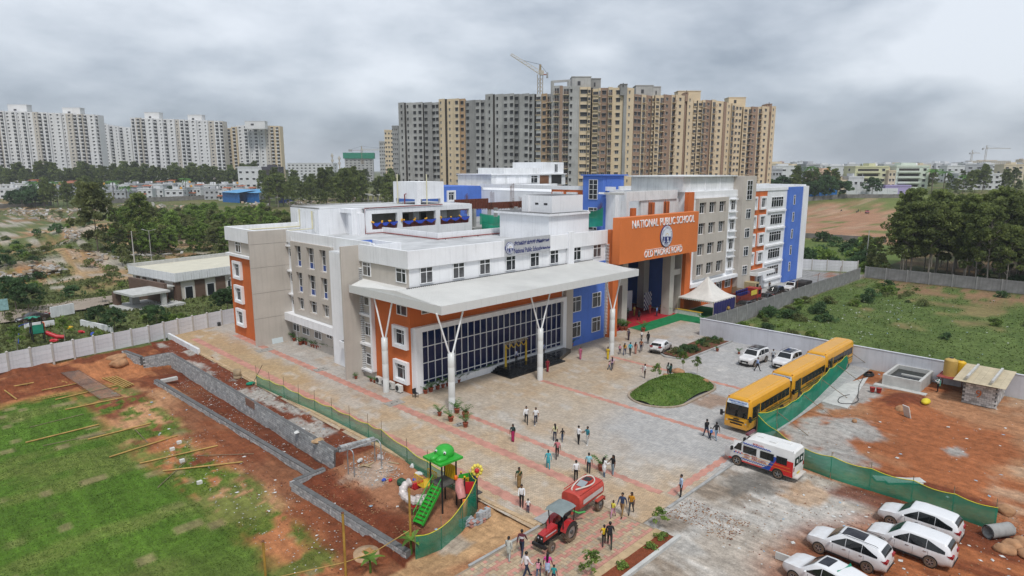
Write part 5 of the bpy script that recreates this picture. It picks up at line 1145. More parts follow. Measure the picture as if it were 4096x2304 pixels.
def mk(kind,name,label,paint,group=None,**k):
 if kind=='mpv':c=Car(4.55,1.76,1.70,MPV,.98,2.65,paint);panes=[(.33,.503,.04,.90,.25,'f'),(.51,.706,.04,.90),(.712,.915,.04,.88,.42,'b')];sc,bk=(.265,.395),(.92,.965)
 elif kind=='cross':c=Car(4.55,1.80,1.68,CROSS,1.0,2.72,paint);panes=[(.33,.503,.04,.90,.25,'f'),(.51,.70,.04,.90),(.706,.89,.04,.88,.30,'b')];sc,bk=(.27,.395),(.91,.965)
 elif kind=='suv':c=Car(4.75,1.86,1.78,SUVP,1.08,2.75,paint,rwheel=.38);panes=[(.345,.49,.06,.88,.3,'f'),(.51,.68,.06,.88),(.70,.92,.06,.86,.75,'b')];sc,bk=(.285,.375),(.93,.965)
 elif kind=='hatch':c=Car(3.9,1.72,1.48,HATCH,.92,2.5,paint,fo=.78,rwheel=.31);panes=[(.36,.52,.06,.86,.25,'f'),(.535,.73,.06,.86,.7,'b')];sc,bk=(.285,.42),(.885,.955)
 else:c=Car(4.3,1.70,1.44,SEDAN,.92,2.52,paint,fo=.82,rwheel=.30);panes=[(.37,.53,.06,.86,.25,'f'),(.545,.71,.06,.86),(.72,.79,.06,.8,.3,'b')];sc,bk=(.30,.43),(.69,.83)
 root,body=c.build(name,label,group);c.glass(root,panes,sc,bk);c.details(root,**k)
 if k.get('sunroof')is None and paint in(CARK,):pass
 return root,c
def put(o,p,rz,z=None,s=1.0):o.location=(p[0],p[1],float(zg(p[0],p[1]))+.055 if z is None else z);o.rotation_euler=(0,0,rz);o.scale=(s,s,s);return o
# parked row, lower right: wheel lines give the heading
pF,pR=SQ(810,1250,0),SQ(1225,1420,0);hd=math.atan2(pF.y-pR.y,pF.x-pR.x);fwd=Vector((math.cos(hd),math.sin(hd),0));rgt=Vector((math.sin(hd),-math.cos(hd),0));z0=-.005
o,c=mk('cross','crossover_car','white crossover with black glass roof and roof rails, nearest of the parked trio',CARW,'white cars parked by the long net',rails=True,sunroof=(.43,.70,.92))
put(o,(pF+pR)/2+rgt*.86-fwd*.04,hd,z0,.97)
pr=SQ(1780,1378,0);ci=pr+fwd*1.32+rgt*.85
o,c=mk('mpv','family_van','white people carrier in the middle of the parked trio',CARW,'white cars parked by the long net',cladding=True);put(o,ci,hd,z0,.99)
o2=copy_tree(o,loc=ci+(SQ(2005,1150,0)-SQ(1945,1355,0))*1.0+Vector((0,0,z0)),label='white people carrier closest to the long green net')
pk=SQ(820,1560,0);o,c=mk('cross','pickup_truck','white car cut off by the frame bottom with a green net in its back',CARW,'white cars parked by the long net',sunroof=(.42,.55,.9));put(o,pk+Vector((.2,-.3,0)),hd-R(8),z0)
tag(netsheet([(pk.x-.4,pk.y-.9,1.75),(pk.x+.7,pk.y-1.2,1.8)],[(pk.x-.5,pk.y-1.0,.9),(pk.x+.7,pk.y-1.5,1.2)],6,NETD,.1,.1).build('net_bundle'),'green net bundle lying over the cut-off white car','net bundle')
tag(MB().bar((SQ(440,1300).x,SQ(440,1300).y,.2),(SQ(670,1385).x,SQ(670,1385).y,.2),.12,.42,CONCL).build('kerb_stone'),'long pale kerb stone on the red soil by the crossover','kerb stone')
# court cars
def by_wheels(o,a,d,W,left=True):
 h=math.atan2(a.y-d.y,a.x-d.x);r=Vector((math.sin(h),-math.cos(h),0))*(1 if left else-1);return put(o,(a+d)/2+r*W,h,.01)
o,c=mk('suv','sport_utility_car','white off-roader with black roof parked by the planted bed',CARW,sunroof=(.40,.90,1.15),rails=True);o.location=(0,0,0)
p1,p2=SG(680,365),SG(787,318);by_wheels(o,p1,p2,.85,True)
o,c=mk('suv','sport_utility_car','white luxury off-roader with glass roof beside the third bus',CARW,sunroof=(.40,.78,1.0),rails=True);hq=math.atan2(p1.y-p2.y,p1.x-p2.x);put(o,SG(960,355),hq,.01)
o,c=mk('hatch','hatchback_car','small white hatchback driving across the court',CARW);p1,p2=SD(1463,533),SD(1395,577);h=math.atan2(p1.y-p2.y,p1.x-p2.x);put(o,(p1+p2)/2+Vector((-math.sin(h),math.cos(h),0))*.75,h,.01)
for i,(pt,kind,pn,lb,dz)in enumerate((((2090,1265),'hatch',CARK,'black hatchback nearest the tent in the lane',0),((2270,1195),'sedan',CARK,'black saloon between two black cars in the lane',0),((2350,1150),'suv',CARK,'black off-roader behind the black saloon',0),((2430,1095),'suv',CARW,'white estate with glass roof in the far lane',0))):
 o,c=mk(kind,'lane_car',lb,pn,'cars waiting in the lane',sunroof=(.42,.7,.95),rails=(i==3));p=SP(*pt);put(o,(p.x,min(max(p.y,45.9),47.0),0),R(180),.0)
o,c=mk('sedan','saloon_car','brown saloon parked on the road by the clubhouse',CARB);p=S0(285,1045);a,d=S0(220,1062),S0(380,1035);put(o,p,math.atan2(a.y-d.y,a.x-d.x),None,1.0);o.location.z=-.45
o,c=mk('sedan','distant_car','red car with open bonnet on the bare field',CARR);put(o,S4(1220,757),R(200));
# covered jeep
t=thing('covered_jeep','jeep with black canvas hood at the end of the lane','jeep',(0,0,0));x,y=118.5,44.3
b=MB();pf=[(0,1.0),(0,2.2),(.3,2.45),(2.6,2.5),(3.2,2.35),(3.3,1.0)];b.add([(x+q[0],y+s,q[1])for s in(-.9,.9)for q in pf],[tuple(range(6)),tuple(range(11,5,-1))]+[(i,6+i,6+(i+1)%6,(i+1)%6)for i in range(6)],mat('black_canvas',(.035,.032,.032),.8,.15,2));b.build('hood',t)
MB().box((x-.9,y-.85,.45),(x+3.3,y+.85,1.0),CARK).build('body',t)
for xx in(x-.2,x+2.6):
 for s in(-.8,.8):wb_=MB().tube([(xx,y+s-.1,.38),(xx,y+s+.1,.38)],.38,TYRE,16).build('wheel',t)
# ------------------------ buses
BUSY=mat('bus_yellow',(.68,.33,.012),.35,.05,.8,coat=.3,dirt=.5);BUSG=mat('bus_green_stripe',(.008,.08,.035),.4);BUSR=mat('bus_roof_yellow',(.74,.42,.06),.5,.1,1.2)
def make_bus(label):
 t=thing('school_bus',label,'bus',group='yellow school buses in a row');L,W,H=8.7,2.3,3.15;st=[]
 ring=[(1.0,.5),(1.0,.75),(1.0,1.5),(1.0,2.0),(.985,2.55),(.93,2.92),(.80,3.08),(.5,3.14),(0,H)]
 xs=[(L/2,.90,.93),(L/2-.06,.96,.97),(L/2-.2,.99,.99),(L/2-.5,1,1),(0,1,1),(-L/2+.4,1,1),(-L/2+.1,.985,.99),(-L/2,.94,.96)]
 v=[];n=18
 for x,sy,sz in xs:
  r=[(W/2*y*sy,.5+(z-.5)*sz)for y,z in ring];full=r+[(-y,z)for y,z in r[-2::-1]];full.append((0,.5));n=len(full)
  v+=[(x-(.22*max(0,(z-1.5))/1.6 if x>4 else 0),y,z)for y,z in full]
 f=[(i*n+k,(i+1)*n+k,(i+1)*n+(k+1)%n,i*n+(k+1)%n)for i in range(len(xs)-1)for k in range(n)]+[tuple(range(n)),tuple(range((len(xs)-1)*n,len(xs)*n))[::-1]]
 b=MB();b.add(v,f,BUSY,False);b.build('body',t,world=False)
 for y in(-.62,.62):MB().box((-4.0,y-.03,3.10),(3.9,y+.03,3.16),BUSR).build('roof_rib',t,world=False)
 fx=lambda z:L/2-.22*max(0,z-1.5)/1.6
 b=MB();b.add([(fx(1.45)+.02,-1.0,1.45),(fx(1.45)+.02,1.0,1.45),(fx(2.55)+.02,.98,2.55),(fx(2.55)+.02,-.98,2.55)],[(0,1,2,3)],CARGL);b.build('windscreen',t,world=False)
 bb=MB();bb.add([(fx(2.5)+.035,-.98,2.5),(fx(2.5)+.035,.98,2.5),(fx(2.88)+.03,.9,2.88),(fx(2.88)+.03,-.9,2.88)],[(0,1,2,3)],mat('bus_banner',(.62,.70,.76),.5));bn=bb.build('name_banner',t,world=False)
 BL=mat('blue_letter',(.02,.10,.42),.5)
 o=fit_text('National Public School',.2,1.6,BL,bn,(fx(2.72)+.055,0,2.75),.003,R(90),.004,False);o.rotation_euler=(R(98),0,R(90))if False else Euler((R(90),0,R(90)),'XYZ')
 fit_text('OLD MADRAS ROAD',.10,1.2,BL,bn,(fx(2.58)+.055,0,2.585),.003,R(90),.002,False)
 gr=MB();gr.box((L/2-.04,-.7,.98),(L/2+.015,.7,1.10),TRIM).box((L/2-.06,-.55,.72),(L/2-.0,.55,.86),TRIM).box((L/2-.02,-.25,1.2),(L/2+.03,.25,1.27),TRIM);gr.build('grille',t,world=False)
 MB().box((L/2-.15,-1.02,.42),(L/2+.04,1.02,.66),BUSY).build('bumper',t,world=False)
 for s in(1,-1):
  h=MB();h.add([(L/2-.02,s*.62,.78),(L/2-.02,s*.98,.84),(L/2-.12,s*1.06,1.16),(L/2-.03,s*.82,1.05)],[(0,1,2,3)],TRIM);h.ball((L/2-.03,s*.86,.95),(.05,.1,.09),LAMP,10,6);h.build('headlight',t,world=False)
  MB().box((L/2-.1,s*1.1,1.5),(L/2+.22,s*1.42,1.56),TRIM).box((L/2+.1,s*1.2,1.3),(L/2+.2,s*1.42,1.8),TRIM).build('wing_mirror',t,world=False)
  nw=7
  for k in range(nw):
   x1=2.15-k*.88;y=s*W/2
   if s<0 and False:continue
   wdw=MB();wdw.box((x1-.82,y-.01,1.62),(x1,y+s*.014,2.38),CARGL);w_=wdw.build('side_window',t,world=False)
   MB().box((x1-.82,y+s*.012,1.86),(x1,y+s*.022,1.89),TRIM).box((x1-.43,y+s*.012,1.62),(x1-.39,y+s*.024,2.38),TRIM).build('guard_bar',w_,world=False)
  MB().box((2.95,s*W/2-.01,1.35),(3.75,s*W/2+s*.016,2.4),CARGL).build('cab_window',t,world=False)
  MB().box((2.35,s*W/2-.01,.55),(2.9,s*W/2+s*.018,2.45),mat('bus_door_dark',(.03,.04,.03),.3)).build('door',t,world=False)if s>0 else None
  MB().box((-4.2,s*W/2-.004,1.16),(4.05,s*W/2+s*.009,1.28),BUSG).box((-4.2,s*W/2-.004,.92),(2.2,s*W/2+s*.009,.97),BUSG).build('stripe',t,world=False)
  sd=MB().box((-3.2,s*W/2-.004,1.30),(1.6,s*W/2+s*.006,1.58),BUSY).build('name_panel',t,world=False)
  fit_text('National Public School',.32,3.8,mat('bus_letter',(.06,.03,.02),.5),sd,(-.9,s*(W/2+.014),1.44),.003,R(180)if s>0 else 0,.004,False)
  fit_text('OLD MADRAS ROAD',.16,2.6,BUSG,sd,(-.9,s*(W/2+.014),1.06),.003,R(180)if s>0 else 0,.002,False)
  for x in(2.75-.35,-2.4):
   MB().tube([(x,s*(W/2-.2),.5),(x,s*(W/2+.012),.5)],.56,TRIM,20).build('wheel_arch',t,world=False);wheel(t,x,s*(W/2-.1),.46,.26,mat('steel_rim',(.3,.3,.3),.5),8)
  MB().box((L/2-.35,s*.85,3.0),(L/2-.25,s*.97,3.08),mat('amber_lamp',(.5,.15,.01),.3)).build('marker_light',t,world=False)
 MB().box((-L/2-.02,-.9,1.6),(-L/2+.02,.9,2.5),CARGL).build('rear_window',t,world=False)
 return t
bus=make_bus('yellow school bus at the front of the row of three');put(bus,(51.0+4.4,23.55,0),R(180),.01)
copy_tree(bus,loc=(60.6+4.45,23.75,.01),label='yellow school bus in the middle of the row');copy_tree(bus,loc=(70.2+4.4,24.05,.01),label='yellow school bus at the back by the plastered wall')
# ------------------------ ambulance (heading +y)
def make_ambulance():
 t=thing('ambulance','white and red hospital ambulance van lettered MOBILE ICU','ambulance');L,W=5.5,1.95;WH=mat('ambulance_white',(.72,.72,.71),.35,.05,1,dirt=.45);RE=mat('ambulance_red',(.55,.02,.02),.35,.03);BU=mat('ambulance_blue',(.02,.07,.36),.4);OR=mat('orange_stripe',(.7,.3,.03),.5)
 top=[(0,.9),(.04,1.12),(.10,1.28),(.18,1.42),(.30,2.2),(.34,2.42),(.42,2.5),(.97,2.5),(1.0,2.36)];us=[t_[0]for t_ in top];v=[];ring=lambda zt,w:[(0,.38),(w*.96,.38),(w,.55),(w*1.0,1.25),(w*.97,min(1.9,zt-.12)),(w*.9,zt-.1),(w*.78,zt-.02),(0,zt)]
 for u,zt in top:
  w=W/2*interp([(0,.72),(.06,.88),(.18,.98),(.4,1),(1,1)],u);r=ring(zt,w);full=r+[(-y,z)for y,z in r[-2:0:-1]];n=len(full);v+=[(L/2-u*L,y,z)for y,z in full]
 f=[(i*n+k,(i+1)*n+k,(i+1)*n+(k+1)%n,i*n+(k+1)%n)for i in range(len(us)-1)for k in range(n)]+[tuple(range(n)),tuple(range((len(us)-1)*n,len(us)*n))[::-1]]
 b=MB();b.add(v,f,WH);b.build('body',t,world=False)
 for s in(1,-1):
  y=s*W/2;bx=lambda x0,x1,z0,z1,m,nm,o=.008:MB().box((x0,y-.03,z0),(x1,y+s*o,z1),m).build(nm,t,world=False)
  q=MB();q.add([(-.95,y+s*.006,.42),(-2.72,y+s*.006,.42),(-2.72,y+s*.006,1.62),(-1.5,y+s*.006,1.62)],[(0,1,2,3)],RE);q.build('red_panel',t,world=False)
  q=MB();q.add([(-.65,y+s*.011,.42),(-.98,y+s*.011,.42),(-1.55,y+s*.011,1.62),(-1.25,y+s*.011,1.62)],[(0,1,2,3)],BU);q.add([(-.3,y+s*.011,.42),(-.62,y+s*.011,.42),(-1.05,y+s*.011,1.0),(-1.02,y+s*.011,.8)],[(0,1,2,3)],BU);q.build('blue_swoosh',t,world=False)
  bx(2.3,-.5,.42,.5,RE,'red_skirt',.009)
  for x0,x1 in((.1,1.15),(-1.25,-.2),(-2.25,-1.45)):w_=bx(x1,x0,1.22,1.78,CARGL,'side_window',.02);MB().box(((x0+x1)/2-.02,y,1.22),((x0+x1)/2+.02,y+s*.028,1.78),TRIM).build('window_bar',w_,world=False)
  q=MB();q.add([(1.95,s*.955,1.3),(1.3,s*.985,1.3),(1.3,s*.95,1.85),(1.6,s*.94,1.85)],[(0,1,2,3)],CARGL);q.build('cab_window',t,world=False)
  bx(-2.5,1.25,1.05,1.08,OR,'orange_stripe',.013);bx(-2.6,1.2,.80,.83,OR,'orange_stripe',.013)
  ch=MB()
  for k in range(22):
   for j in range(2):
    if(k+j)%2:ch.box((1.3-k*.1,y-.02,.62+j*.06),(1.2-k*.1,y+s*.012,.68+j*.06),BU)
    if(k+j)%2:ch.box((1.2-k*.1,y*.965-.02,1.92+j*.05),(1.1-k*.1,y*.965+s*.045,1.97+j*.05),BU)
   if k<6:ch.box((1.9-k*.12,y-.02,1.0+(k%2)*.07),(1.8-k*.12,y+s*.012,1.07+(k%2)*.07),RE if k%2 else BU)
  o=ch.build('check_strip',t,world=False);o['kind']='stuff'
  a=R(180)if s>0 else 0;fit_text('EAST',.22,.42,mat('hospital_letter',(.42,.06,.05),.5),t,(.22,y+s*.014,1.08),.003,a,.003,False);fit_text('POINT HOSPITAL',.22,1.15,MATS['hospital_letter'],t,(-.15,y+s*.014,.90),.003,a,.003,False);fit_text('MOBILE ICU',.17,.85,RE,t,(.0,y*.93+s*.05,2.12),.003,a,.003,False)
  lg=MB()
  for k in range(3):lg.tube([(.72+.1*k+.11*math.cos(q_),y+s*.012,1.0+.12*math.sin(q_))for q_ in np.linspace(0,6.28,16)],.012,MATS['hospital_letter'],4)
  o=lg.build('logo',t,world=False)
  for x in(1.62,-1.62):MB().tube([(x,s*(W/2-.2),.37),(x,s*(W/2+.012),.37)],.43,TRIM,20).build('wheel_arch',t,world=False);wheel(t,x,s*(W/2-.085),.35,.2)
  MB().box((1.95,s*1.0,1.2),(2.1,s*1.22,1.5),TRIM).build('wing_mirror',t,world=False)
  h=MB();h.box((2.62,s*.5,.78),(2.73,s*.68,.95),LAMP);h.build('headlight',t,world=False);MB().box((-2.77,s*.8,.9),(-2.74,s*.95,1.2),TAIL).build('tail_light',t,world=False);MB().box((-2.768,s*.06,1.25),(-2.75,s*.8,1.9),CARGL).build('rear_window',t,world=False);MB().box((-2.79,s*.3,1.45),(-2.768,s*.5,1.7),WH).build('cross_sticker',t,world=False)
  for k in range(3):MB().ball((-.6-k*1.0,s*.82,2.38),.05,TRIM,8,5).build('marker_light',t,world=False)
 q=MB();q.add([(1.92,-.8,1.42),(1.92,.8,1.42),(1.12,.72,2.22),(1.12,-.72,2.22)],[(0,1,2,3)],CARGL);q.v=[(x+.03,y_,z+.02)for x,y_,z in q.v];q.build('windscreen',t,world=False)
 MB().box((.95,-.65,2.5),(1.2,.65,2.64),mat('lightbar_red',(.12,.02,.03),.2)).build('light_bar',t,world=False);MB().box((2.6,-.7,.45),(2.80,.7,.7),WH).build('bumper',t,world=False);MB().box((-3.05,-.85,.35),(-2.74,.85,.45),WH).build('rear_step',t,world=False)
 for x,y in((.2,0),(-.9,.3),(-1.8,-.3)):MB().box((x-.25,y-.2,2.5),(x+.25,y+.2,2.56),WH).build('roof_vent',t,world=False)
 MB().box((-2.78,-.25,.5),(-2.75,.25,.62),mat('yellow_plate',(.6,.45,.05),.5)).build('number_plate',t,world=False)
 return t
put(make_ambulance(),(46.15,19.0,0),R(90),0.0,.98)
# ------------------------ tractor and tanker
TRED,TNKR=mat('tractor_red',(.40,.014,.018),.4,.12,2,coat=.2,dirt=.5),mat('tanker_red',(.50,.06,.042),.5,.14,1.5,streak=.15,dirt=.4)
a,c=SN(715,1225,0),SN(835,1120,0);tr=thing('tractor','red tractor with grey canopy pulling a water tanker','tractor')
pFw,pRw=SN(715,1225,0),SN(845,1120,0);hd=R(184)
def bigwheel(par,x,y,r,w,lugs=True):
 t=MB();n=24;prof=[(r*.6,-w/2),(r*.9,-w/2),(r,-w*.3),(r,w*.3),(r*.9,w/2),(r*.6,w/2)]
 v=[(x+q*math.cos(2*math.pi*k/n),y+o,r+q*math.sin(2*math.pi*k/n))for q,o in prof for k in range(n)]
 t.add(v,[(i*n+k,i*n+(k+1)%n,(i+1)*n+(k+1)%n,(i+1)*n+k)for i in range(5)for k in range(n)],TYRE)
 if lugs:
  for k in range(18):
   for s in(-1,1):a_=2*math.pi*(k+.25*s)/18;d_=(math.cos(a_),math.sin(a_));a2=a_+.14;e_=(math.cos(a2),math.sin(a2));t.bar((x+d_[0]*r*1.01,y+s*w*.47,r+d_[1]*r*1.01),(x+e_[0]*r*1.02,y+s*.02,r+e_[1]*r*1.02),.05,.05,TYRE)
 wh=t.build('wheel',par,world=False);m=MB();s=1 if y>0 else-1;m.tube([(x,y+s*w*.1,r),(x,y+s*w*.36,r)],r*.60,RIM,20);m.tube([(x,y+s*w*.36,r),(x,y+s*w*.55,r)],r*.2,RIMD,12);m.build('rim',wh,world=False)
b=MB();b.box((.1,-.16,.45),(1.7,.16,.75),TRIM).box((-.7,-.2,.45),(.1,.2,.8),TRIM).box((1.15,-.45,.38),(1.35,.45,.5),TRIM);b.build('chassis',tr,world=False)
b=MB();pf=[(.25,.78),(.25,1.32),(1.0,1.26),(1.72,1.18),(1.76,.75)];b.add([(x,s,z)for s in(-.24,.24)for x,z in pf],[tuple(range(5)),(9,8,7,6,5)]+[(i,5+i,5+(i+1)%5,(i+1)%5)for i in range(5)],TRED);b.build('bonnet',tr,world=False)
b=MB();b.box((1.74,-.235,.72),(1.79,.235,1.14),TRIM);b.build('grille',tr,world=False)
for s in(1,-1):
 MB().ball((1.8,s*.13,.98),(.03,.065,.065),LAMP,10,6).build('headlight',tr,world=False)
 b=MB();K=9;v=[]
 for k in range(K):a_=R(15)+R(135)*k/(K-1);v+=[(-.55+.72*math.cos(a_),s*.38,.68+.74*math.sin(a_)),(-.55+.72*math.cos(a_),s*.82,.68+.74*math.sin(a_))]
 b.add(v,[(2*k,2*k+1,2*k+3,2*k+2)for k in range(K-1)],TRED,True);b.box((-1.0,s*.38,.8),(-.1,s*.40,1.38),TRED);b.build('mudguard',tr,world=False)
 bigwheel(tr,-.55,s*.68,.68,.36);bigwheel(tr,1.3,s*.58,.35,.18,False)
 for x,zz in((.05,1.2),(-1.1,1.3)):MB().bar((x,s*.55,zz-.3),(x+(.1 if x>0 else 0),s*.62,2.25),.05,.05,TRIM).build('canopy_post',tr,world=False)
MB().box((1.78,-.55,.42),(1.95,.55,.6),TRIM).build('bumper',tr,world=False)
MB().box((-.75,-.25,.95),(-.3,.25,1.05),TRIM).box((-.85,-.25,1.0),(-.75,.25,1.45),TRIM).build('seat',tr,world=False);b=MB();b.tube([(.0+.17*math.cos(q)*.4,.19*math.sin(q),1.42+.17*math.cos(q))for q in np.linspace(0,6.28,16)],.015,TRIM,5);b.tube([(.25,0,1.2),(.02,0,1.42)],.02,TRIM,5);b.build('steering_wheel',tr,world=False)
b=MB();v=[];K=7
for k in range(K):t_=-1+2*k/(K-1);v+=[(x,t_*.72,2.36-.12*t_**4+dz)for x,dz in((-1.3,-.14),(-1.15,0),(.15,.02),(.38,-.16))]
b.add(v,[(k*4+j,k*4+j+1,k*4+j+5,k*4+j+4)for k in range(K-1)for j in range(3)],mat('grey_canopy',(.20,.24,.24),.7,.08,2),False);b.build('canopy',tr,world=False)
MB().tube([(1.0,-.12,1.2),(1.0,-.12,1.75)],.03,TRIM,8).build('exhaust',tr,world=False);MB().box((.4,-.262,1.0),(1.5,.262,1.06),mat('silver_decal',(.5,.5,.52),.4)).build('decal',tr,world=False)
put(tr,((pFw.x+pRw.x)/2-.15+.0,(pFw.y+pRw.y)/2+.62,0),hd,.02,.93)
tk=thing('water_tanker','red water tanker trailer with coiled hose on top','tanker');b=MB();L=3.1;prof=[]
for k in range(20):a_=2*math.pi*k/20;c_,s_=math.cos(a_),math.sin(a_);prof.append((.80*math.copysign(abs(c_)**.62,c_),.60*math.copysign(abs(s_)**.62,s_)))
xs=[(-L/2,.93),(-L/2+.06,1),(L/2-.06,1),(L/2,.93)];v=[(x,y*k,1.45+z*k)for x,k in xs for y,z in prof];b.add(v,[(i*20+k,i*20+(k+1)%20,(i+1)*20+(k+1)%20,(i+1)*20+k)for i in range(3)for k in range(20)]+[tuple(range(19,-1,-1)),tuple(range(60,80))],TNKR,False);b.build('tank',tk,world=False)
for s in(1,-1):
 MB().box((-1.3,s*.80,1.3),(1.2,s*.815,1.62),mat('tanker_grey',(.5,.47,.45),.5,.05)).build('side_panel',tk,world=False);MB().box((-1.35,s*.74,.86),(-.35,s*1.0,.93),TNKR).box((-1.38,s*.74,.65),(-1.30,s*1.0,.93),TNKR).build('mudguard',tk,world=False)
 bigwheel(tk,-.85,s*.82,.45,.28,False);MB().bar((-1.45,s*.68,2.03),(1.4,s*.68,2.03),.04,.06,TNKR).build('top_rail',tk,world=False)
MB().box((-1.5,-.35,.66),(2.3,-.25,.8),TNKR).box((-1.5,.25,.66),(1.9,.35,.8),TNKR).box((1.5,-.08,.55),(2.6,.08,.66),TRIM).build('chassis',tk,world=False)
MB().box((-.9,-.32,2.02),(-.25,.32,2.22),TNKR).build('manhole',tk,world=False);MB().box((-.85,-.28,2.22),(-.3,.28,2.235),DARK).build('opening',tk,world=False);o=MB().box((-.3,-.3,0),(.3,.3,.03),mat('hatch_steel',(.28,.32,.34),.4,.05)).build('hatch_lid',tk,world=False);o.location=(.15,0,2.15);o.rotation_euler=(0,R(18),0)
hp=[(1.25*math.cos(a_),.5*math.sin(a_),2.12+.1*math.sin(a_*2))for a_ in np.linspace(.3,6.0,30)];MB().tube(hp,.055,mat('cream_hose',(.60,.55,.48),.6,.08),8).build('hose',tk,world=False);MB().tube([(1.7,.3,.9),(1.5,.6,.75),(1.0,.82,.7)],.07,mat('green_hose',(.08,.38,.1),.5),8).build('outlet_pipe',tk,world=False)
pw=SN(1060,912,0);put(tk,(pw.x-.55,pw.y+.9,0),R(186),.02,.95)
# ------------------------ lorries by the tent
def lorry(name,label,x,y,L,cabm,bedm):
 t=thing(name,label,'lorry',(x,y,0));MB().box((x,y-1.1,.7),(x+L,y+1.1,.95),TRIM).build('chassis',t)
 c=MB();c.box((x+L,y-1.05,.6),(x+L+1.7,y+1.05,2.5),cabm);c.build('cab',t);MB().box((x+L+1.66,y-.95,1.5),(x+L+1.72,y+.95,2.3),CARGL).build('windscreen',t);MB().box((x+L+.5,y-1.07,1.5),(x+L+1.4,y-1.04,2.25),CARGL).build('cab_window',t)
 for k in range(int(L/.5)):MB().box((x+k*.5,y-1.14,.95),(x+k*.5+.12,y-1.08,2.1),bedm).build('stake',t);MB().box((x+k*.5,y+1.08,.95),(x+k*.5+.12,y+1.14,2.1),bedm).build('stake',t)
 for k in range(5):
  for s in(-1,1):MB().box((x,y+s*1.08-.02,.98+k*.24),(x+L,y+s*1.08+.02,1.14+k*.24),bedm).build('side_board',t)
 for k in range(5):MB().box((x-.05,y-1.08,.98+k*.24),(x,y+1.08,1.14+k*.24),bedm).build('tail_board',t)
 for xx in(x+1.1,x+2.1,x+L+.7):
  for s in(-1,1):MB().tube([(xx,y+s*1.0-.15,.5),(xx,y+s*1.0+.15,.5)],.5,TYRE,18).build('wheel',t)
 return t
lorry('cargo_lorry','red stake-bed lorry loaded with blue chairs behind the tent',99.5,47.6,6.2,mat('lorry_red',(.34,.03,.02),.5,.1),mat('stake_red',(.24,.045,.025),.7,.15,2))
lorry('cargo_lorry','beige lorry hidden behind the red one beside the wing',106.5,50.4,4.5,mat('lorry_beige',(.45,.36,.2),.5,.1),mat('stake_brown',(.25,.17,.1),.7,.15,2))
tag(MB().box((103.2,46.42,1.7),(105.4,46.47,2.5),mat('yellow_board',(.62,.5,.06),.6)).build('name_plate'),'small yellow board hung on the red lorry side','sign')
CHB=mat('blue_chair_plastic',(.015,.03,.20),.4,.05)
for k in range(6):
 t=thing('plastic_chair_stack','stack of blue plastic chairs on the red lorry, %s from the tent'%('first','second','third','fourth','fifth','sixth')[k],'chairs',(100.3+k*.75,47.4,1.0),group='blue chair stacks on the lorry')
 for j in range(4):
  z=.95+j*.28;x=100.3+k*.75;MB().box((x-.25,47.15,z+.42),(x+.25,47.65,z+.46),CHB).build('seat',t);MB().box((x-.25,47.62,z+.46),(x+.25,47.68,z+.95),CHB).build('backrest',t)
  # far two-wheelers
for pt,lb in(((998,740),'motorcycle alone on the bare field'),((1132,752),'motorcycle with a rider waiting near the red car')):
 p=S4(*pt);t=thing('motorcycle',lb,'motorcycle',p);sc_=1.3
 for dx in(-.65,.65):MB().tube([(p.x+dx,p.y-.06,p.z+.35),(p.x+dx,p.y+.06,p.z+.35)],.33,TYRE,14).build('wheel',t)
 MB().bar((p.x-.6,p.y,p.z+.6),(p.x+.5,p.y,p.z+.75),.25,.28,CARK).build('body',t);MB().tube([(p.x+.65,p.y,p.z+.35),(p.x+.4,p.y,p.z+1.05),(p.x+.3,p.y-.3,p.z+1.1)],.03,DARK,5).build('fork',t)
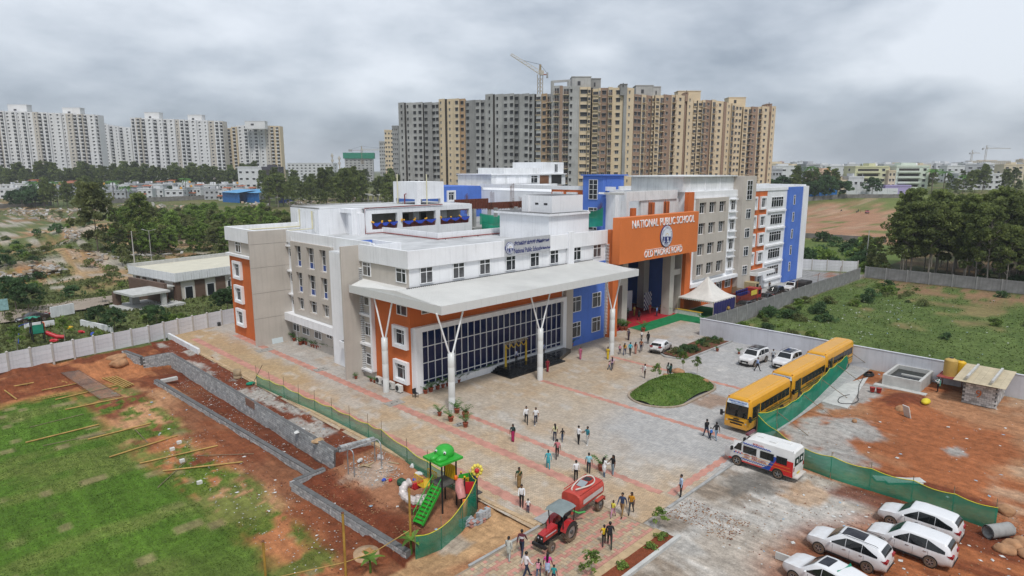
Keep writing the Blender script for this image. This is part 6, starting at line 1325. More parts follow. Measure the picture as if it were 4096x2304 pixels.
# ------------------------ people: a skinned body per pose, recoloured per person
_dgp=None
def base_body(pose):
 """pose dict: la, ra = (shoulder swing, elbow bend, out); ll, rl = thigh swing; robe = None | 'sari' | 'kurta' | 'skirt'"""
 J=[];E_=[];Rr=[];lab=[]
 def jn(p,r,par=None,l='top'):
  J.append(Vector(p));Rr.append(r if isinstance(r,tuple)else(r,r));lab.append(l)
  if par is not None:E_.append((par,len(J)-1))
  return len(J)-1
 robe=pose.get('robe')
 pel=jn((0,0,.94),(.155,.115));wst=jn((0,0,1.08),(.135,.10),pel);che=jn((.01,0,1.28),(.155,.115),wst);nb=jn((0,0,1.42),(.075,.07),che,'skin');nk=jn((.012,0,1.475),.052,nb,'skin')
 hd=jn((.025,0,1.575),(.078,.098),nk,'skin');jn((.015,0,1.67),(.06,.07),hd,'skin')
 for s,key in((1,'la'),(-1,'ra')):
  sw,el,out=pose.get(key,(0,.2,.12));sh=jn((0,s*.175,1.375),.062,che);u=Vector((math.sin(sw),s*math.sin(out),-math.cos(sw)*math.cos(out))).normalized()
  elb=Vector((0,s*.195,1.375))+u*.27;f=Vector((math.sin(sw+el),s*math.sin(out)*(1-el)-s*.35*max(0,el-.6),-math.cos(sw+el))).normalized()
  e1=jn(elb,.046,sh,'sleeve');w=elb+f*.25;w1=jn(w,.031,e1,'arm');jn(w+f*.06,(.036,.022),w1,'hand');pose['_h%d'%s]=(w+f*.075,f)
 for s,key in((1,'ll'),(-1,'rl')):
  sw,kn=pose.get(key,(0,0));hp=Vector((0,s*.09,.90));d=Vector((math.sin(sw),0,-math.cos(sw)));k=hp+d*.43;d2=Vector((math.sin(sw-kn),0,-math.cos(sw-kn)));a=k+d2*.41
  h1=jn(hp,.095,pel,'leg');k1=jn(k,.062,h1,'leg');a1=jn(a,.045,k1,'leg');fd=Vector((math.cos(kn-sw*.3),0,-math.sin(max(0,kn-sw))*.6)).normalized();jn(a+fd*.15+Vector((0,0,-.035)),(.045,.028),a1,'shoe')
 if robe:
  zend={'sari':.07,'kurta':.55,'skirt':.58,'dress':.45}[robe];r0={'sari':(.19,.15),'kurta':(.185,.14),'skirt':(.24,.20),'dress':(.22,.18)}[robe]
  m1=jn((0,0,.80),(.185,.145),pel,'robe');m2=jn((0,0,(.80+zend)/2),((.185+r0[0])/2,(.145+r0[1])/2),m1,'robe');jn((0,0,zend),r0,m2,'robe')
 me=bpy.data.meshes.new('body');me.from_pydata([tuple(p)for p in J],E_,[]);o=bpy.data.objects.new('body',me)
 md=o.modifiers.new('skin','SKIN');md.use_smooth_shade=True;ss=o.modifiers.new('sub','SUBSURF');ss.levels=1;ss.render_levels=1
 for i,r in enumerate(Rr):me.skin_vertices[0].data[i].radius=r
 me.skin_vertices[0].data[0].use_root=True
 m2=evaluated_mesh(o);bpy.data.objects.remove(o);bpy.data.meshes.remove(me)
 V=np.array([v.co for v in m2.vertices]);Jn=np.array([tuple(p)for p in J])
 segs=[(a,b)for a,b in E_];A=Jn[[a for a,b in segs]];B=Jn[[b for a,b in segs]];SL=[]
 for a,b in segs:
  SL.append(lab[b]if lab[b]not in('leg','robe')or lab[a]!='top' else lab[b])
 mi=[]
 order={'skin':0,'top':1,'sleeve':1,'arm':0,'hand':0,'leg':2,'shoe':3,'robe':4}
 ls=pose.get('long',False)
 for p in m2.polygons:
  c=np.mean(V[list(p.vertices)],0);d=B-A;t=np.clip(((c-A)*d).sum(1)/(d*d).sum(1),0,1);q=A+d*t[:,None];rad=np.array([(Rr[a][0]+Rr[b][0])/2 for a,b in segs]);k=int(np.argmin(np.linalg.norm(c-q,axis=1)-rad*.9));l=SL[k]
  m=order[l]
  if l=='arm' and ls:m=1
  if l=='skin' and c[2]<1.43:m=1
  if l=='top' and c[2]<.97:m=2 if not robe else 4
  if l=='leg' and c[2]<.06:m=3
  if l=='sleeve' and not ls and t[k]>.75:m=0
  if robe and robe!='sari' and l=='leg' and c[2]>.60 and abs(c[1])<.2:m=4
  mi.append(m)
  # hands, nose, ears and eyes are joined on
 vs=[tuple(v.co)for v in m2.vertices];fs=[tuple(p.vertices)for p in m2.polygons];x=MB();x.v=[];
 SK=object()
 extra=MB()
 for s in(1,-1):
  w,f=pose['_h%d'%s];f=f.normalized();side=Vector((0,s,0));nrm=f.cross(side).normalized();wd=nrm
  for k,ln in enumerate((.062,.072,.066,.05)):
   b0=w+wd*(.027-.018*k)+f*.01;b1=b0+f*ln*.6;b2=b1+(f*.75-side*.66).normalized()*ln*.5;extra.tube([b0,b1,b2],[.0095,.009,.006],'S',5)
  extra.tube([w+wd*.03-f*.03,w+wd*.055+f*.005,w+wd*.058+f*.03],[.011,.010,.007],'S',5)
  extra.ball((.02,s*.082,1.57),(.018,.012,.03),'S',6,4);extra.ball((.098,s*.034,1.585),(.010,.013,.008),'E',6,4)
 extra.tube([(.095,0,1.60),(.118,0,1.555),(.098,0,1.548)],[.008,.015,.01],'S',5);extra.box((.09,-.024,1.515),(.103,.024,1.523),'E')
 off=len(vs);vs+=[tuple(v)for v in extra.v];fs+=[tuple(i+off for i in q)for q in extra.f];mi+=[0 if extra.mats[k]=='S' else 5 for k in extra.m]
 out=bpy.data.meshes.new('body');out.from_pydata(vs,[],fs);out.polygons.foreach_set('material_index',np.array(mi,dtype=np.int32));out.polygons.foreach_set('use_smooth',np.ones(len(fs),dtype=bool));out.update()
 return out
POSES=dict(stand=dict(la=(.05,.15,.14),ra=(.0,.2,.14),ll=(.03,0),rl=(-.03,0),long=True),stand_s=dict(la=(.05,.25,.14),ra=(-.05,.2,.14),ll=(.04,0),rl=(-.05,.05)),walk=dict(la=(-.4,.25,.12),ra=(.4,.35,.12),ll=(.42,.1),rl=(-.32,.25),long=True),walk_s=dict(la=(.4,.3,.12),ra=(-.35,.25,.12),ll=(-.3,.3),rl=(.38,.08)),clasp=dict(la=(.25,.95,.08),ra=(.25,.95,.08),ll=(.02,0),rl=(-.02,0),long=True),phone=dict(la=(.6,1.5,.1),ra=(.7,1.45,.1),ll=(.05,0),rl=(-.06,.06),long=True),talk=dict(la=(.1,.2,.12),ra=(.5,1.1,.15),ll=(.08,0),rl=(-.06,.05)),sari=dict(la=(.1,.9,.12),ra=(.05,.35,.14),ll=(.05,0),rl=(-.05,0),robe='sari'),kurta=dict(la=(.25,.3,.12),ra=(-.25,.3,.12),ll=(.2,.05),rl=(-.15,.15),robe='kurta',long=True),dress=dict(la=(.1,.3,.15),ra=(.2,.3,.15),ll=(.2,.05),rl=(-.15,.15),robe='skirt'),kphone=dict(la=(.6,1.4,.1),ra=(.55,1.3,.1),ll=(.05,0),rl=(-.05,0),robe='kurta',long=True))
BODY={}
def cloth(c):return mat('cloth_%02d_%02d_%02d'%tuple(int(v*99)for v in c),c,.85,.14,4)
SKIN=[mat('skin_%d'%i,c,.6,.06,5)for i,c in enumerate(((.20,.095,.052),(.145,.066,.036),(.26,.135,.082)))]
HAIRM=mat('black_hair',(.010,.008,.008),.5,.2,8);EYEM=mat('dark_eye',(.02,.015,.012),.3);GREYH=mat('grey_hair',(.3,.3,.3),.6,.2,8)
def hair_mesh(kind):
 b=MB();b.ball((.0,0,1.60),(.098,.092,.105),HAIRM,12,8)
 b.v=[(x-.012 if x>.06 and z<1.62 else x,y,max(z,1.56 if x>.02 else 1.50))for x,y,z in b.v];b.v=[(min(x,.055)if z<1.625 else x,y,z)for x,y,z in b.v]
 if kind=='long':b.tube([(-.06,0,1.62),(-.105,0,1.48),(-.13,0,1.30),(-.13,0,1.16)],[.085,.085,.075,.04],HAIRM,10)
 if kind=='bun':b.ball((-.11,0,1.58),.055,HAIRM,8,6)
 if kind=='tail':b.tube([(-.09,0,1.61),(-.15,0,1.52),(-.14,0,1.34)],[.035,.035,.015],HAIRM,7)
 return b.mesh('hair')
HAIRS={k:hair_mesh(k)for k in('short','long','bun','tail')}
W_,K_,NV,DN=(.72,.72,.73),(.012,.012,.014),(.02,.028,.06),(.07,.12,.20)
def person(p,face,label,pose,top,low,hair='short',h=1.70,robe=None,shoe=K_,skin=None,bag=None,group=None,sash=None,stripe=None):
 if pose not in BODY:BODY[pose]=base_body(POSES[pose])
 me=BODY[pose].copy();sk=SKIN[random.randint(0,2)if skin is None else skin]
 for m in(sk,cloth(top),cloth(low),cloth(shoe),cloth(robe or low),EYEM):me.materials.append(m)
 s=h/1.705;o=link('person',me,None,(p[0],p[1],(p[2]if len(p)>2 else 0)+.012),rz=face,scale=s,label=label,cat='person',group=group)
 hm=HAIRS[hair];link('hair',hm,o,world=False)
 if bag:b=MB();b.box((-.24,-.13,1.02),(-.115,.13,1.40),cloth(bag));b.box((-.28,-.10,1.04),(-.24,.10,1.22),cloth(bag));[b.tube([(-.14,q,1.38),(.02,q,1.43),(.12,q,1.30),(.02,q,1.05)],.018,cloth(bag),5)for q in(-.11,.11)];b.build('backpack',o,world=False)
 if sash:b=MB();b.tube([(.06,-.15,.95),(.135,-.02,1.2),(.06,.13,1.42),(-.10,.12,1.30),(-.13,.1,1.0),(-.13,.1,.7)],[.05,.05,.05,.055,.06,.05],cloth(sash),6);b.build('sash',o,world=False)
 if stripe:[MB().lathe((.005,0,z),[(.152,0),(.154,.03)],cloth(stripe),16).build('stripe',o,world=False)for z in(1.17,1.24)]
 return o
A_=lambda d:R(d)
pe=person
pe(SN(440,145),R(228),'man in white shirt and black trousers walking beside his twin-dressed friend, arms swinging','walk',W_,K_);pe(SN(522,155),R(225),'man in loose white shirt and dark jeans, walking on the pillar side','walk_s',W_,NV,shoe=W_)
pe(SN(325,300),R(215),'woman in magenta and dark green sari near the red paver band','sari',(.03,.05,.05),(.35,.015,.09),'long',1.62,sash=(.02,.05,.05),robe=(.35,.015,.09))
pe(SN(685,296),R(60),'woman in pale yellow shirt and navy trousers holding a child by the hand','stand_s',(.62,.60,.36),NV,'long',1.62);pe(SN(750,298),R(55),'child in black top and blue jeans led by the hand','walk_s',K_,(.04,.07,.13),'bun',1.22)
pe(SN(705,446),R(45),'man in pink shirt carrying a black sling bag','walk_s',(.52,.17,.19),(.05,.03,.03),bag=None,sash=K_)
pe(SN(628,535),R(50),'woman in turquoise patterned dress walking towards the building','kurta',(.06,.36,.42),(.06,.32,.38),'bun',1.6,robe=(.06,.36,.42))
pe(SN(888,322),R(-10),'man in white shirt talking to a man in teal','talk',W_,K_);pe(SN(965,330),R(170),'man in teal print shirt and white trousers, hand raised','talk',(.03,.20,.25),(.66,.66,.64),shoe=W_)
pe(SN(378,697),R(220),'woman in gold sari with dark green blouse watching the drive','sari',(.02,.06,.03),(.26,.16,.06),'long',1.64,sash=(.28,.18,.07),robe=(.26,.16,.06))
pe(SN(400,862),R(222),'old man in white shirt with hands clasped before him','clasp',W_,K_);pe(SN(455,913),R(40),'small child in white shirt and navy pinafore by the ramp','stand_s',W_,(.012,.02,.07),'tail',1.08)
pe(SN(866,640),R(60),'man in white shirt and black trousers behind the tanker','stand',W_,K_);pe(SN(975,572),R(30),'man in sky-blue shirt with hands behind his back','stand_s',(.25,.50,.58),(.03,.03,.035))
pe(SN(1108,603),R(-20),'woman in long white kurta holding up a phone','kphone',W_,DN,'long',1.62,robe=W_);pe(SN(1182,584),R(175),'woman in black top and pale jeans posing by the kurta woman','talk',K_,(.28,.36,.42),'long',1.63)
pe(SN(1765,775),R(135),'security guard in light blue shirt standing at the court edge','stand',(.36,.45,.60),K_,h=1.74)
pe(SN(1185,950),R(-170),'girl in yellow top and pink leggings holding a man’s hand'.replace('’',"'"),'walk_s',(.66,.58,.08),(.55,.30,.42),'tail',1.25);pe(SN(1262,940),R(-165),'man in navy shirt and khaki trousers leading a girl','walk',(.03,.05,.11),(.28,.17,.07),h=1.72);pe(SN(1340,922),R(200),'woman in mustard top and grey trousers walking to the drive','walk_s',(.50,.22,.01),(.06,.065,.07),'long',1.62)
pe(SN(1106,1192),R(40),'boy in yellow shirt walking beside a man with a backpack','walk_s',(.66,.46,.02),K_,h=1.42,shoe=W_);pe(SN(1155,1210),R(38),'man in black with a black backpack walking up the drive','walk',K_,(.03,.035,.03),h=1.76,bag=(.02,.02,.025),shoe=W_)
pe(SN(402,1278),R(30),'man in maroon sweater with white stripes','walk',(.10,.02,.03),NV,h=1.74,stripe=W_,shoe=W_);pe(SN(290,1322),R(25),'woman in pale floral kurta at the drive edge','kurta',(.45,.46,.42),(.40,.44,.42),'bun',1.6,robe=(.45,.47,.42))
pe(SN(440,1480),R(-15),'man in pinkish white shirt leading a girl, cut by the frame','walk',(.70,.66,.68),NV,h=1.74);pe(SN(545,1475),R(30),'girl in black with a pink backpack','walk_s',K_,DN,'tail',1.25,bag=(.65,.30,.36));pe(SN(622,1470),R(35),'woman in hot pink top and pale blue skirt','dress',(.66,.05,.30),(.2,.1,.08),'long',1.6,robe=(.40,.50,.68),sash=None);pe(SN(676,1520),R(30),'child in teal at the bottom of the frame','stand_s',(.02,.25,.25),NV,'short',1.2)
pe(SN(1985,266),R(60),'man in black shirt and jeans near the front bus','walk',K_,(.03,.045,.09),h=1.74);pe(SN(2020,279),R(55),'child with a bright blue backpack between two adults','walk_s',W_,K_,h=1.12,bag=(.03,.16,.50));pe(SN(2068,284),R(50),'woman in black top and pale jeans walking to the bus','walk_s',K_,(.22,.30,.38),'bun',1.64)
z6=.60
pe(SD(408,728),R(225),'woman in dark red sari beside the entrance column','sari',(.22,.015,.03),(.24,.015,.03),'bun',1.6,sash=(.25,.02,.03),robe=(.24,.015,.03))
pe((50.6,49.9,.60),R(-90),'uniformed guide in white with blue sash on the black steps','stand',(.66,.67,.72),K_,sash=(.05,.08,.3),group='guides on the entrance steps');pe((54.9,49.6,.60),R(-95),'uniformed guide with red plume cap farther along the steps','stand',(.5,.52,.62),K_,sash=(.06,.1,.35),group='guides on the entrance steps')
pe(SD(690,620),R(200),'woman in pink sari standing alone near the steps','sari',(.48,.12,.22),(.48,.12,.22),'long',1.62,sash=(.5,.14,.24),robe=(.48,.12,.22));pe(SD(925,622),R(215),'woman in bright yellow sari by the fourth column','sari',(.58,.40,.02),(.60,.42,.02),'long',1.64,sash=(.6,.43,.03),robe=(.60,.42,.02))
pe(SD(938,712),R(-60),'little girl in pink walking with a woman','walk_s',(.62,.36,.42),DN,'tail',1.15);pe(SD(962,713),R(40),'woman in lilac top and dark jeans with a little girl','walk_s',(.52,.32,.44),NV,'long',1.6)
pe(SD(1028,576),R(30),'girl in pink at the end of a walking family','walk_s',(.60,.22,.28),NV,'tail',1.3);pe(SD(1070,584),R(25),'woman in amber blouse and jeans within the walking family','walk_s',(.55,.28,.02),(.03,.05,.12),'long',1.6);pe(SD(1117,585),R(25),'man in turquoise T-shirt within the walking family','walk',(.02,.36,.48),K_,h=1.7);pe(SD(1163,575),R(25),'woman in rust sari carrying a child in the family','sari',(.33,.12,.08),(.40,.18,.13),'long',1.6,sash=(.40,.17,.12),robe=(.40,.18,.13));pe(SD(1210,558),R(30),'man in brown shirt at the head of the family','walk_s',(.22,.075,.03),NV,h=1.72)
pe(SD(1103,456),R(200),'woman in dark patterned sari near the gate plants','sari',(.08,.06,.08),(.05,.03,.04),'long',1.6,sash=(.12,.1,.14),robe=(.05,.03,.04));pe(SD(1215,452),R(30),'boy in white near the man in a suit','stand_s',W_,K_,h=1.25);pe(SD(1270,487),R(70),'man in a black suit facing the gateway','stand',K_,K_,h=1.7)
o=pe(SD(1242,786),R(150),'man in white shirt carrying a baby on the court','talk',W_,(.05,.045,.04),h=1.74,shoe=W_);pe(SD(1443,762),R(10),'woman in pale green top by the mound','stand_s',(.50,.60,.54),K_,'long',1.6);pe(SD(1462,776),R(150),'woman in dark green kurta next to the mound','kurta',(.02,.07,.06),NV,'long',1.66,robe=(.02,.07,.06))
bb=person((o.location.x-.1,o.location.y+.24,.62),R(-30),'baby in pink carried on an arm','stand_s',(.6,.3,.35),(.6,.3,.35),'short',.72)
pe(SD(1788,353),R(215),'man in white shirt standing by the tent corner','talk',W_,K_);pe(SD(1810,351),R(200),'man in dark shirt behind the white-shirted man by the tent','stand',(.05,.06,.09),NV)
for i,(pt,ps,tp,lw,hr,rb,lb)in enumerate((((1150,248),'sari',(.5,.34,.05),(.05,.03,.03),'long',(.30,.2,.03),'woman in yellow and black crouch-skirted sari on the red carpet'),((1192,285),'kurta',K_,K_,'long',K_,'woman in long black kurta on the red carpet'),((1240,205),'stand_s',W_,(.2,.27,.33),'short',None,'boy in white shirt and pale jeans on the red carpet'),((1265,168),'sari',(.5,.16,.22),(.5,.16,.22),'long',(.5,.16,.22),'woman in salmon pink sari before the photo backdrop'),((1285,230),'sari',(.35,.06,.05),(.3,.04,.04),'bun',(.36,.06,.05),'woman in red and gold sari on the red carpet'),((1345,252),'stand',(.15,.25,.5),NV,'short',None,'guard in blue shirt at the carpet edge'),((1383,226),'sari',(.5,.4,.12),(.5,.4,.12),'bun',(.5,.4,.12),'woman in pale yellow sari near the chequered backdrop'),((1222,158),'stand',(.06,.07,.09),K_,'short',None,'man in dark clothes before the photo backdrop'),((992,262),'sari',(.4,.1,.08),(.3,.25,.2),'long',(.42,.32,.26),'woman in cream sari half hidden by the gate pillar'),((1095,268),'stand',(.08,.16,.12),K_,'short',None,'person in dark green beside the gate pillar'))):
 p=SD(*pt);pe((p.x,p.y,.03),random.uniform(3,5),lb,ps,tp,lw,hr,1.62,robe=rb,group='guests on the red carpet')
pe(SG(705,400),R(-70),'attendant in light blue shirt striding by the off-roader','walk',(.30,.40,.62),K_,h=1.68);pe(SG(838,325),R(225),'man in grey shirt between two white off-roaders','stand_s',(.42,.44,.47),NV)
pe(SG(2252,577),R(120),'worker in white with green scarf beside the water tanks','phone',(.60,.62,.62),K_,h=1.66,sash=(.12,.4,.3));pe(SD(1958,240),R(200),'worker in yellow vest by the grey wall','stand',(.5,.32,.08),K_);pe(S8(380,343),R(225),'man in brown standing in the far lane','stand',(.12,.07,.04),NV)
pe(S4(1144,750),R(200),'rider in dark clothes by a motorcycle on the field','stand',NV,K_);pe(S4(1165,752),R(200),'person in tan clothes beside the red field car','stand',(.35,.25,.12),(.3,.2,.1))
# ------------------------ apartment towers, built bay by bay
TG=mat('tower_bare_concrete',(.41,.41,.40),.95,.14,.12,streak=.25);TG2=mat('tower_dark_concrete',(.30,.30,.295),.95,.14,.12,streak=.2);TC=mat('tower_cream',(.62,.51,.355),.9,.04,.05,streak=.05);TB=mat('tower_brown',(.30,.205,.15),.9,.06,.08);TT=mat('tower_tan',(.45,.31,.19),.9,.05,.08);TW=mat('tower_white',(.70,.70,.70),.9,.05,.05,streak=.12);TWC=mat('tower_off_white',(.53,.49,.43),.9,.05,.05,streak=.1);TDK=mat('recess_shade',(.055,.048,.042),.95,.1)  # TDK: near-black colour paints the shade into tower gaps and loggias
TGLASS=mat('tower_window_dark',(.045,.045,.05),.5,.2);TFR=mat('tower_window_frame',(.55,.54,.52),.7)
def tw_mesh(kind,w,h):
 b=MB()
 if kind=='hole':b.box((-w/2,-.06,0),(w/2,.02,h),TGLASS).box((-w/2-.15,-.45,h),(w/2+.15,.0,h+.1),TG).box((-w/2-.1,-.12,-.1),(w/2+.1,0,0),TG)
 elif kind=='win':b.box((-w/2,-.06,0),(w/2,.02,h),TFR).box((-w/2+.12,-.09,.12),(-.06,-.05,h-.12),TGLASS).box((.06,-.09,.12),(w/2-.12,-.05,h-.12),TGLASS).box((-w/2-.1,-.4,h),(w/2+.1,0,h+.08),TC)
 elif kind=='slot':b.box((-w/2,-.06,0),(w/2,.02,h),TGLASS).box((-w/2-.1,-.5,-.25),(w/2+.1,0,0),TC)
 elif kind=='bal':
  b.box((-w/2,-.05,0),(w/2,.02,h),TGLASS).box((-w/2-.1,-1.2,-.2),(w/2+.1,0,0),TC).box((-.06,-.08,0),(.06,-.04,h),TFR).box((-w/2-.05,-.08,0),(-w/2+.1,-.03,h),TFR)
  for k in range(8):x=-w/2+w*k/7;b.box((x-.025,-1.18,0),(x+.025,-1.14,1.0),TB)
  b.box((-w/2-.05,-1.2,.95),(w/2+.05,-1.12,1.05),TB)
 elif kind=='wbal':
  b.box((-w/2,-.05,0),(w/2,.02,h),TGLASS).box((-w/2-.1,-1.1,-.25),(w/2+.1,0,0),TW).box((-w/2-.1,-1.1,0),(w/2+.1,-1.0,.55),TW)
 elif kind=='wwin':b.box((-w/2,-.06,0),(w/2,.02,h),TGLASS).box((-w/2-.15,-.6,h),(w/2+.15,0,h+.12),TW).box((-w/2-.1,-.35,-.35),(w/2*.1,0,-.02),TW)
 return b.mesh('window' if 'bal' not in kind else 'balcony')
_tw={}
def tower(label,S,depthf,topf,strips,fh=3.0,zlow=8.0,back=9.0,group=None,zbase=0,name='apartment_tower',zig=1.2):
 px0=S(strips[0][0]);root=thing(name,label,'apartment block',tuple(dp(px0,depthf(px0),zbase)),group=group)
 for i,(a,c,m,wins)in enumerate(strips):
  pa,pc=S(a),S(c);o=(0 if i%2 else zig)+(1.6 if m is TDK else 0)
  A,B=dp(pa,depthf(pa)+o,0),dp(pc,depthf(pc)+o*(.4 if i%3==0 and m is not TDK else 1),0);zt=topf((a+c)/2);d=(B-A);L=d.length;d.normalize();nrm=Vector((-d.y,d.x,0))
  w=MB();bk_=Vector((.7071,.7071,0))*back;q=[A,B,B+bk_,A+bk_];w.prism([(p.x,p.y)for p in q],zbase-2,zt,m);w.build('wall_bay',root)
  ang=math.atan2(d.y,d.x);nf=int((zt-1.0-zlow)/fh)
  for fx,kind in wins:
   ww,hh={'n':(.75,1.35),'hole':(1.7,1.5),'win':(1.6,1.45),'slot':(2.2,1.3),'bal':(2.0,2.3),'wbal':(2.6,2.2),'wwin':(1.7,1.1),'wn':(.9,1.1)}[kind]
   mk_={'n':'hole' if m in(TG,TG2)else 'win','wn':'wwin'}.get(kind,kind);ww=min(ww,L*.85);key=(kind,mk_,round(ww,1))
   if key not in _tw:_tw[key]=tw_mesh(mk_,round(ww,1),hh)
   p=A+d*(L*fx)
   for k in range(nf):
    kk=key
    if kind=='win' and m in(TC,TB,TT)and k<5 and a<1200:
     kk=('hole','hole',round(ww,1));_tw.setdefault(kk,tw_mesh('hole',round(ww,1),1.5))
    ob=link(_tw[kk].name.split('.')[0],_tw[kk],root,(p.x,p.y,zt-1.3-hh*.9-k*fh));ob.rotation_euler=(0,0,ang)
 return root
E3P=lambda x:2000+x/2.14667
dR=lambda p:float(np.interp(p,[1560,1620,1860,2210,2500,2750,3100],[326,322,302,270,268,300,340]))
def top_from(y_list,S,dfn):
 xs_,ys_=zip(*y_list)
 return lambda x:CH+(678.5-(200+float(np.interp(x,xs_,ys_))/2.14667))/FPX*dfn(S(x))
H_,N_,WI,BA,SL_='hole','n','win','bal','slot'
T=lambda lab,ys,st:tower(lab,E3P,dR,top_from(ys,E3P,dR),st,group='apartment towers under construction')
G_='apartment towers under construction'
T('bare grey concrete tower at the far end of the unfinished row',[(-900,470),(-500,468)],[(-857,-808,TG,[(.55,N_)]),(-808,-792,TDK,[]),(-792,-745,TG,[(.3,N_)]),(-745,-652,TG,[(.28,H_),(.76,H_)]),(-652,-640,TDK,[]),(-640,-575,TG2,[(.25,H_)]),(-575,-517,TG,[(.3,H_),(.8,H_)])])
T('narrow cream tower with brown edge between two grey ones',[(-515,440),(-292,437)],[(-515,-465,TC,[(.35,N_)]),(-465,-445,TDK,[]),(-445,-390,TC,[(.4,N_)]),(-390,-342,TC,[(.55,WI)]),(-342,-292,TT,[(.5,WI)])])
T('recessed dark grey concrete tower beside the narrow cream one',[(-290,452),(-122,447)],[(-290,-205,TG2,[(.22,H_)]),(-205,-160,TG,[(.4,H_)]),(-160,-122,TG2,[(.4,H_)])])
T('patchy light grey tower left of the crane',[(-122,400),(305,398)],[(-122,-58,TG,[(.55,N_)]),(-58,-42,TDK,[]),(-42,30,TG,[(.3,N_)]),(30,122,TG,[(.22,H_),(.76,H_)]),(122,165,TG2,[(.5,H_)]),(165,250,TG,[(.7,H_)]),(250,292,TG,[(.3,H_)]),(292,308,TDK,[]),(308,350,TW,[(.45,SL_)]),(352,400,TT,[(.5,H_)]),(400,440,TG,[(.5,BA)])])
T('tall grey tower with rooftop room and unpainted balconies',[(440,330),(780,345)],[(440,505,TG,[(.6,BA)]),(505,530,TB,[]),(530,585,TG,[(.5,BA)]),(585,670,TG,[(.2,N_)]),(672,742,TC,[(.35,WI),(.8,WI)]),(742,765,TC,[(.5,SL_)]),(765,782,TDK,[])])
T('cream and brown tower with a grey service shaft',[(780,360),(915,345),(1130,350)],[(782,832,TC,[(.5,SL_)]),(832,850,TC,[(.5,BA)]),(850,915,TB,[(.45,WI)]),(915,950,TC,[(.5,BA)]),(950,1043,TC,[(.5,WI)]),(1045,1070,TG2,[]),(1070,1130,TC,[(.35,N_)])])
T('cream and brown tower with a downpipe, in the middle of the finished towers',[(1130,400),(1300,415),(1450,405),(1632,420)],[(1132,1192,TB,[(.25,WI),(.75,WI)]),(1195,1235,TC,[(.5,BA)]),(1238,1285,TB,[(.5,WI)]),(1285,1299,TC,[(.5,SL_)]),(1299,1311,TDK,[]),(1311,1350,TC,[(.5,SL_)]),(1350,1382,TC,[(.5,BA)]),(1384,1445,TB,[(.42,WI)]),(1447,1482,TC,[(.5,BA)]),(1482,1558,TC,[(.5,WI)]),(1560,1581,TB,[]),(1582,1632,TC,[(.4,N_)])])
T('cream and brown tower next to last in the finished row',[(1632,455),(1800,447),(2050,490)],[(1635,1660,TC,[(.5,SL_)]),(1660,1671,TDK,[]),(1671,1712,TC,[(.5,SL_)]),(1712,1735,TC,[(.5,BA)]),(1735,1790,TB,[(.42,WI)]),(1790,1826,TC,[(.5,BA)]),(1826,1890,TC,[(.5,WI)]),(1892,1914,TB,[]),(1915,1962,TC,[(.4,N_)]),(1962,1985,TC,[(.5,BA)]),(1985,2048,TC,[(.3,WI),(.75,WI)])])
T('cream and brown tower at the town end of the finished row',[(2048,508),(2332,500)],[(2048,2060,TDK,[]),(2060,2100,TC,[(.5,SL_)]),(2100,2130,TC,[(.5,BA)]),(2130,2182,TB,[(.42,WI)]),(2182,2216,TC,[(.5,BA)]),(2216,2278,TC,[(.5,WI)]),(2280,2296,TB,[]),(2296,2332,TC,[(.4,N_)])])
def topbox(lab,x0,x1,y0,y1,m,dd=4,S=E3P,dfn=dR,oy=200,nm='rooftop_room'):
 d=dfn((S(x0)+S(x1))/2)+dd;A,B=dp(S(x0),d),dp(S(x1),d);n=(B-A).normalized();n=Vector((-n.y,n.x,0));z0,z1=[CH+(678.5-(oy+y/2.14667))/FPX*d for y in(y0,y1)]
 t=thing(nm,lab,'rooftop room',tuple(A)[:2]+(z0,));q=[A,B,B+n*7,A+n*7];MB().prism([(p.x,p.y)for p in q],z0-3,z1,m).build('wall',t);C=(A+B)/2+n*3.5
 q2=[C+(p-C)*1.05 for p in q];MB().prism([(p.x,p.y)for p in q2],z1,z1+.3,m).build('roof_slab',t);MB().bar(A.lerp(B,.3)-n*.05+Vector((0,0,z0+1)),A.lerp(B,.45)-n*.05+Vector((0,0,z0+1)),.1,1.6,TGLASS).build('opening',t);return t
topbox('big bare concrete room on the tall grey tower',605,765,335,265,TG);topbox('second lower concrete room behind the big one',765,848,345,280,TG2,7);topbox('round-cornered concrete tank room on the cream tower',1145,1290,400,335,TG,6);topbox('smaller concrete tank room beside it',1290,1355,410,345,TG,9);topbox('wide cream room on the middle tower',1500,1690,420,380,TC,8);topbox('cream tank room on the next to last tower',1930,2072,480,432,TC,8);topbox('thin grey shaft top on the cream tower',1014,1072,350,325,TG2,0);topbox('brown shaft top on the last tower',2255,2297,500,485,TB,0);topbox('brown shaft top on the middle tower',1562,1585,405,392,TB,0)
b=MB()
for x in(442,580):p=dp(E3P(x),272);b.box((p.x-.5,p.y-.5,50),(p.x+.5,p.y+.5,58.5),TG)
p,q=dp(E3P(440),272),dp(E3P(585),276);b.bar((p.x,p.y,58.2),(q.x,q.y,59.2),1,.9,TG);tag(b.build('roof_frame'),'open concrete frame over the grey tower roof','frame')
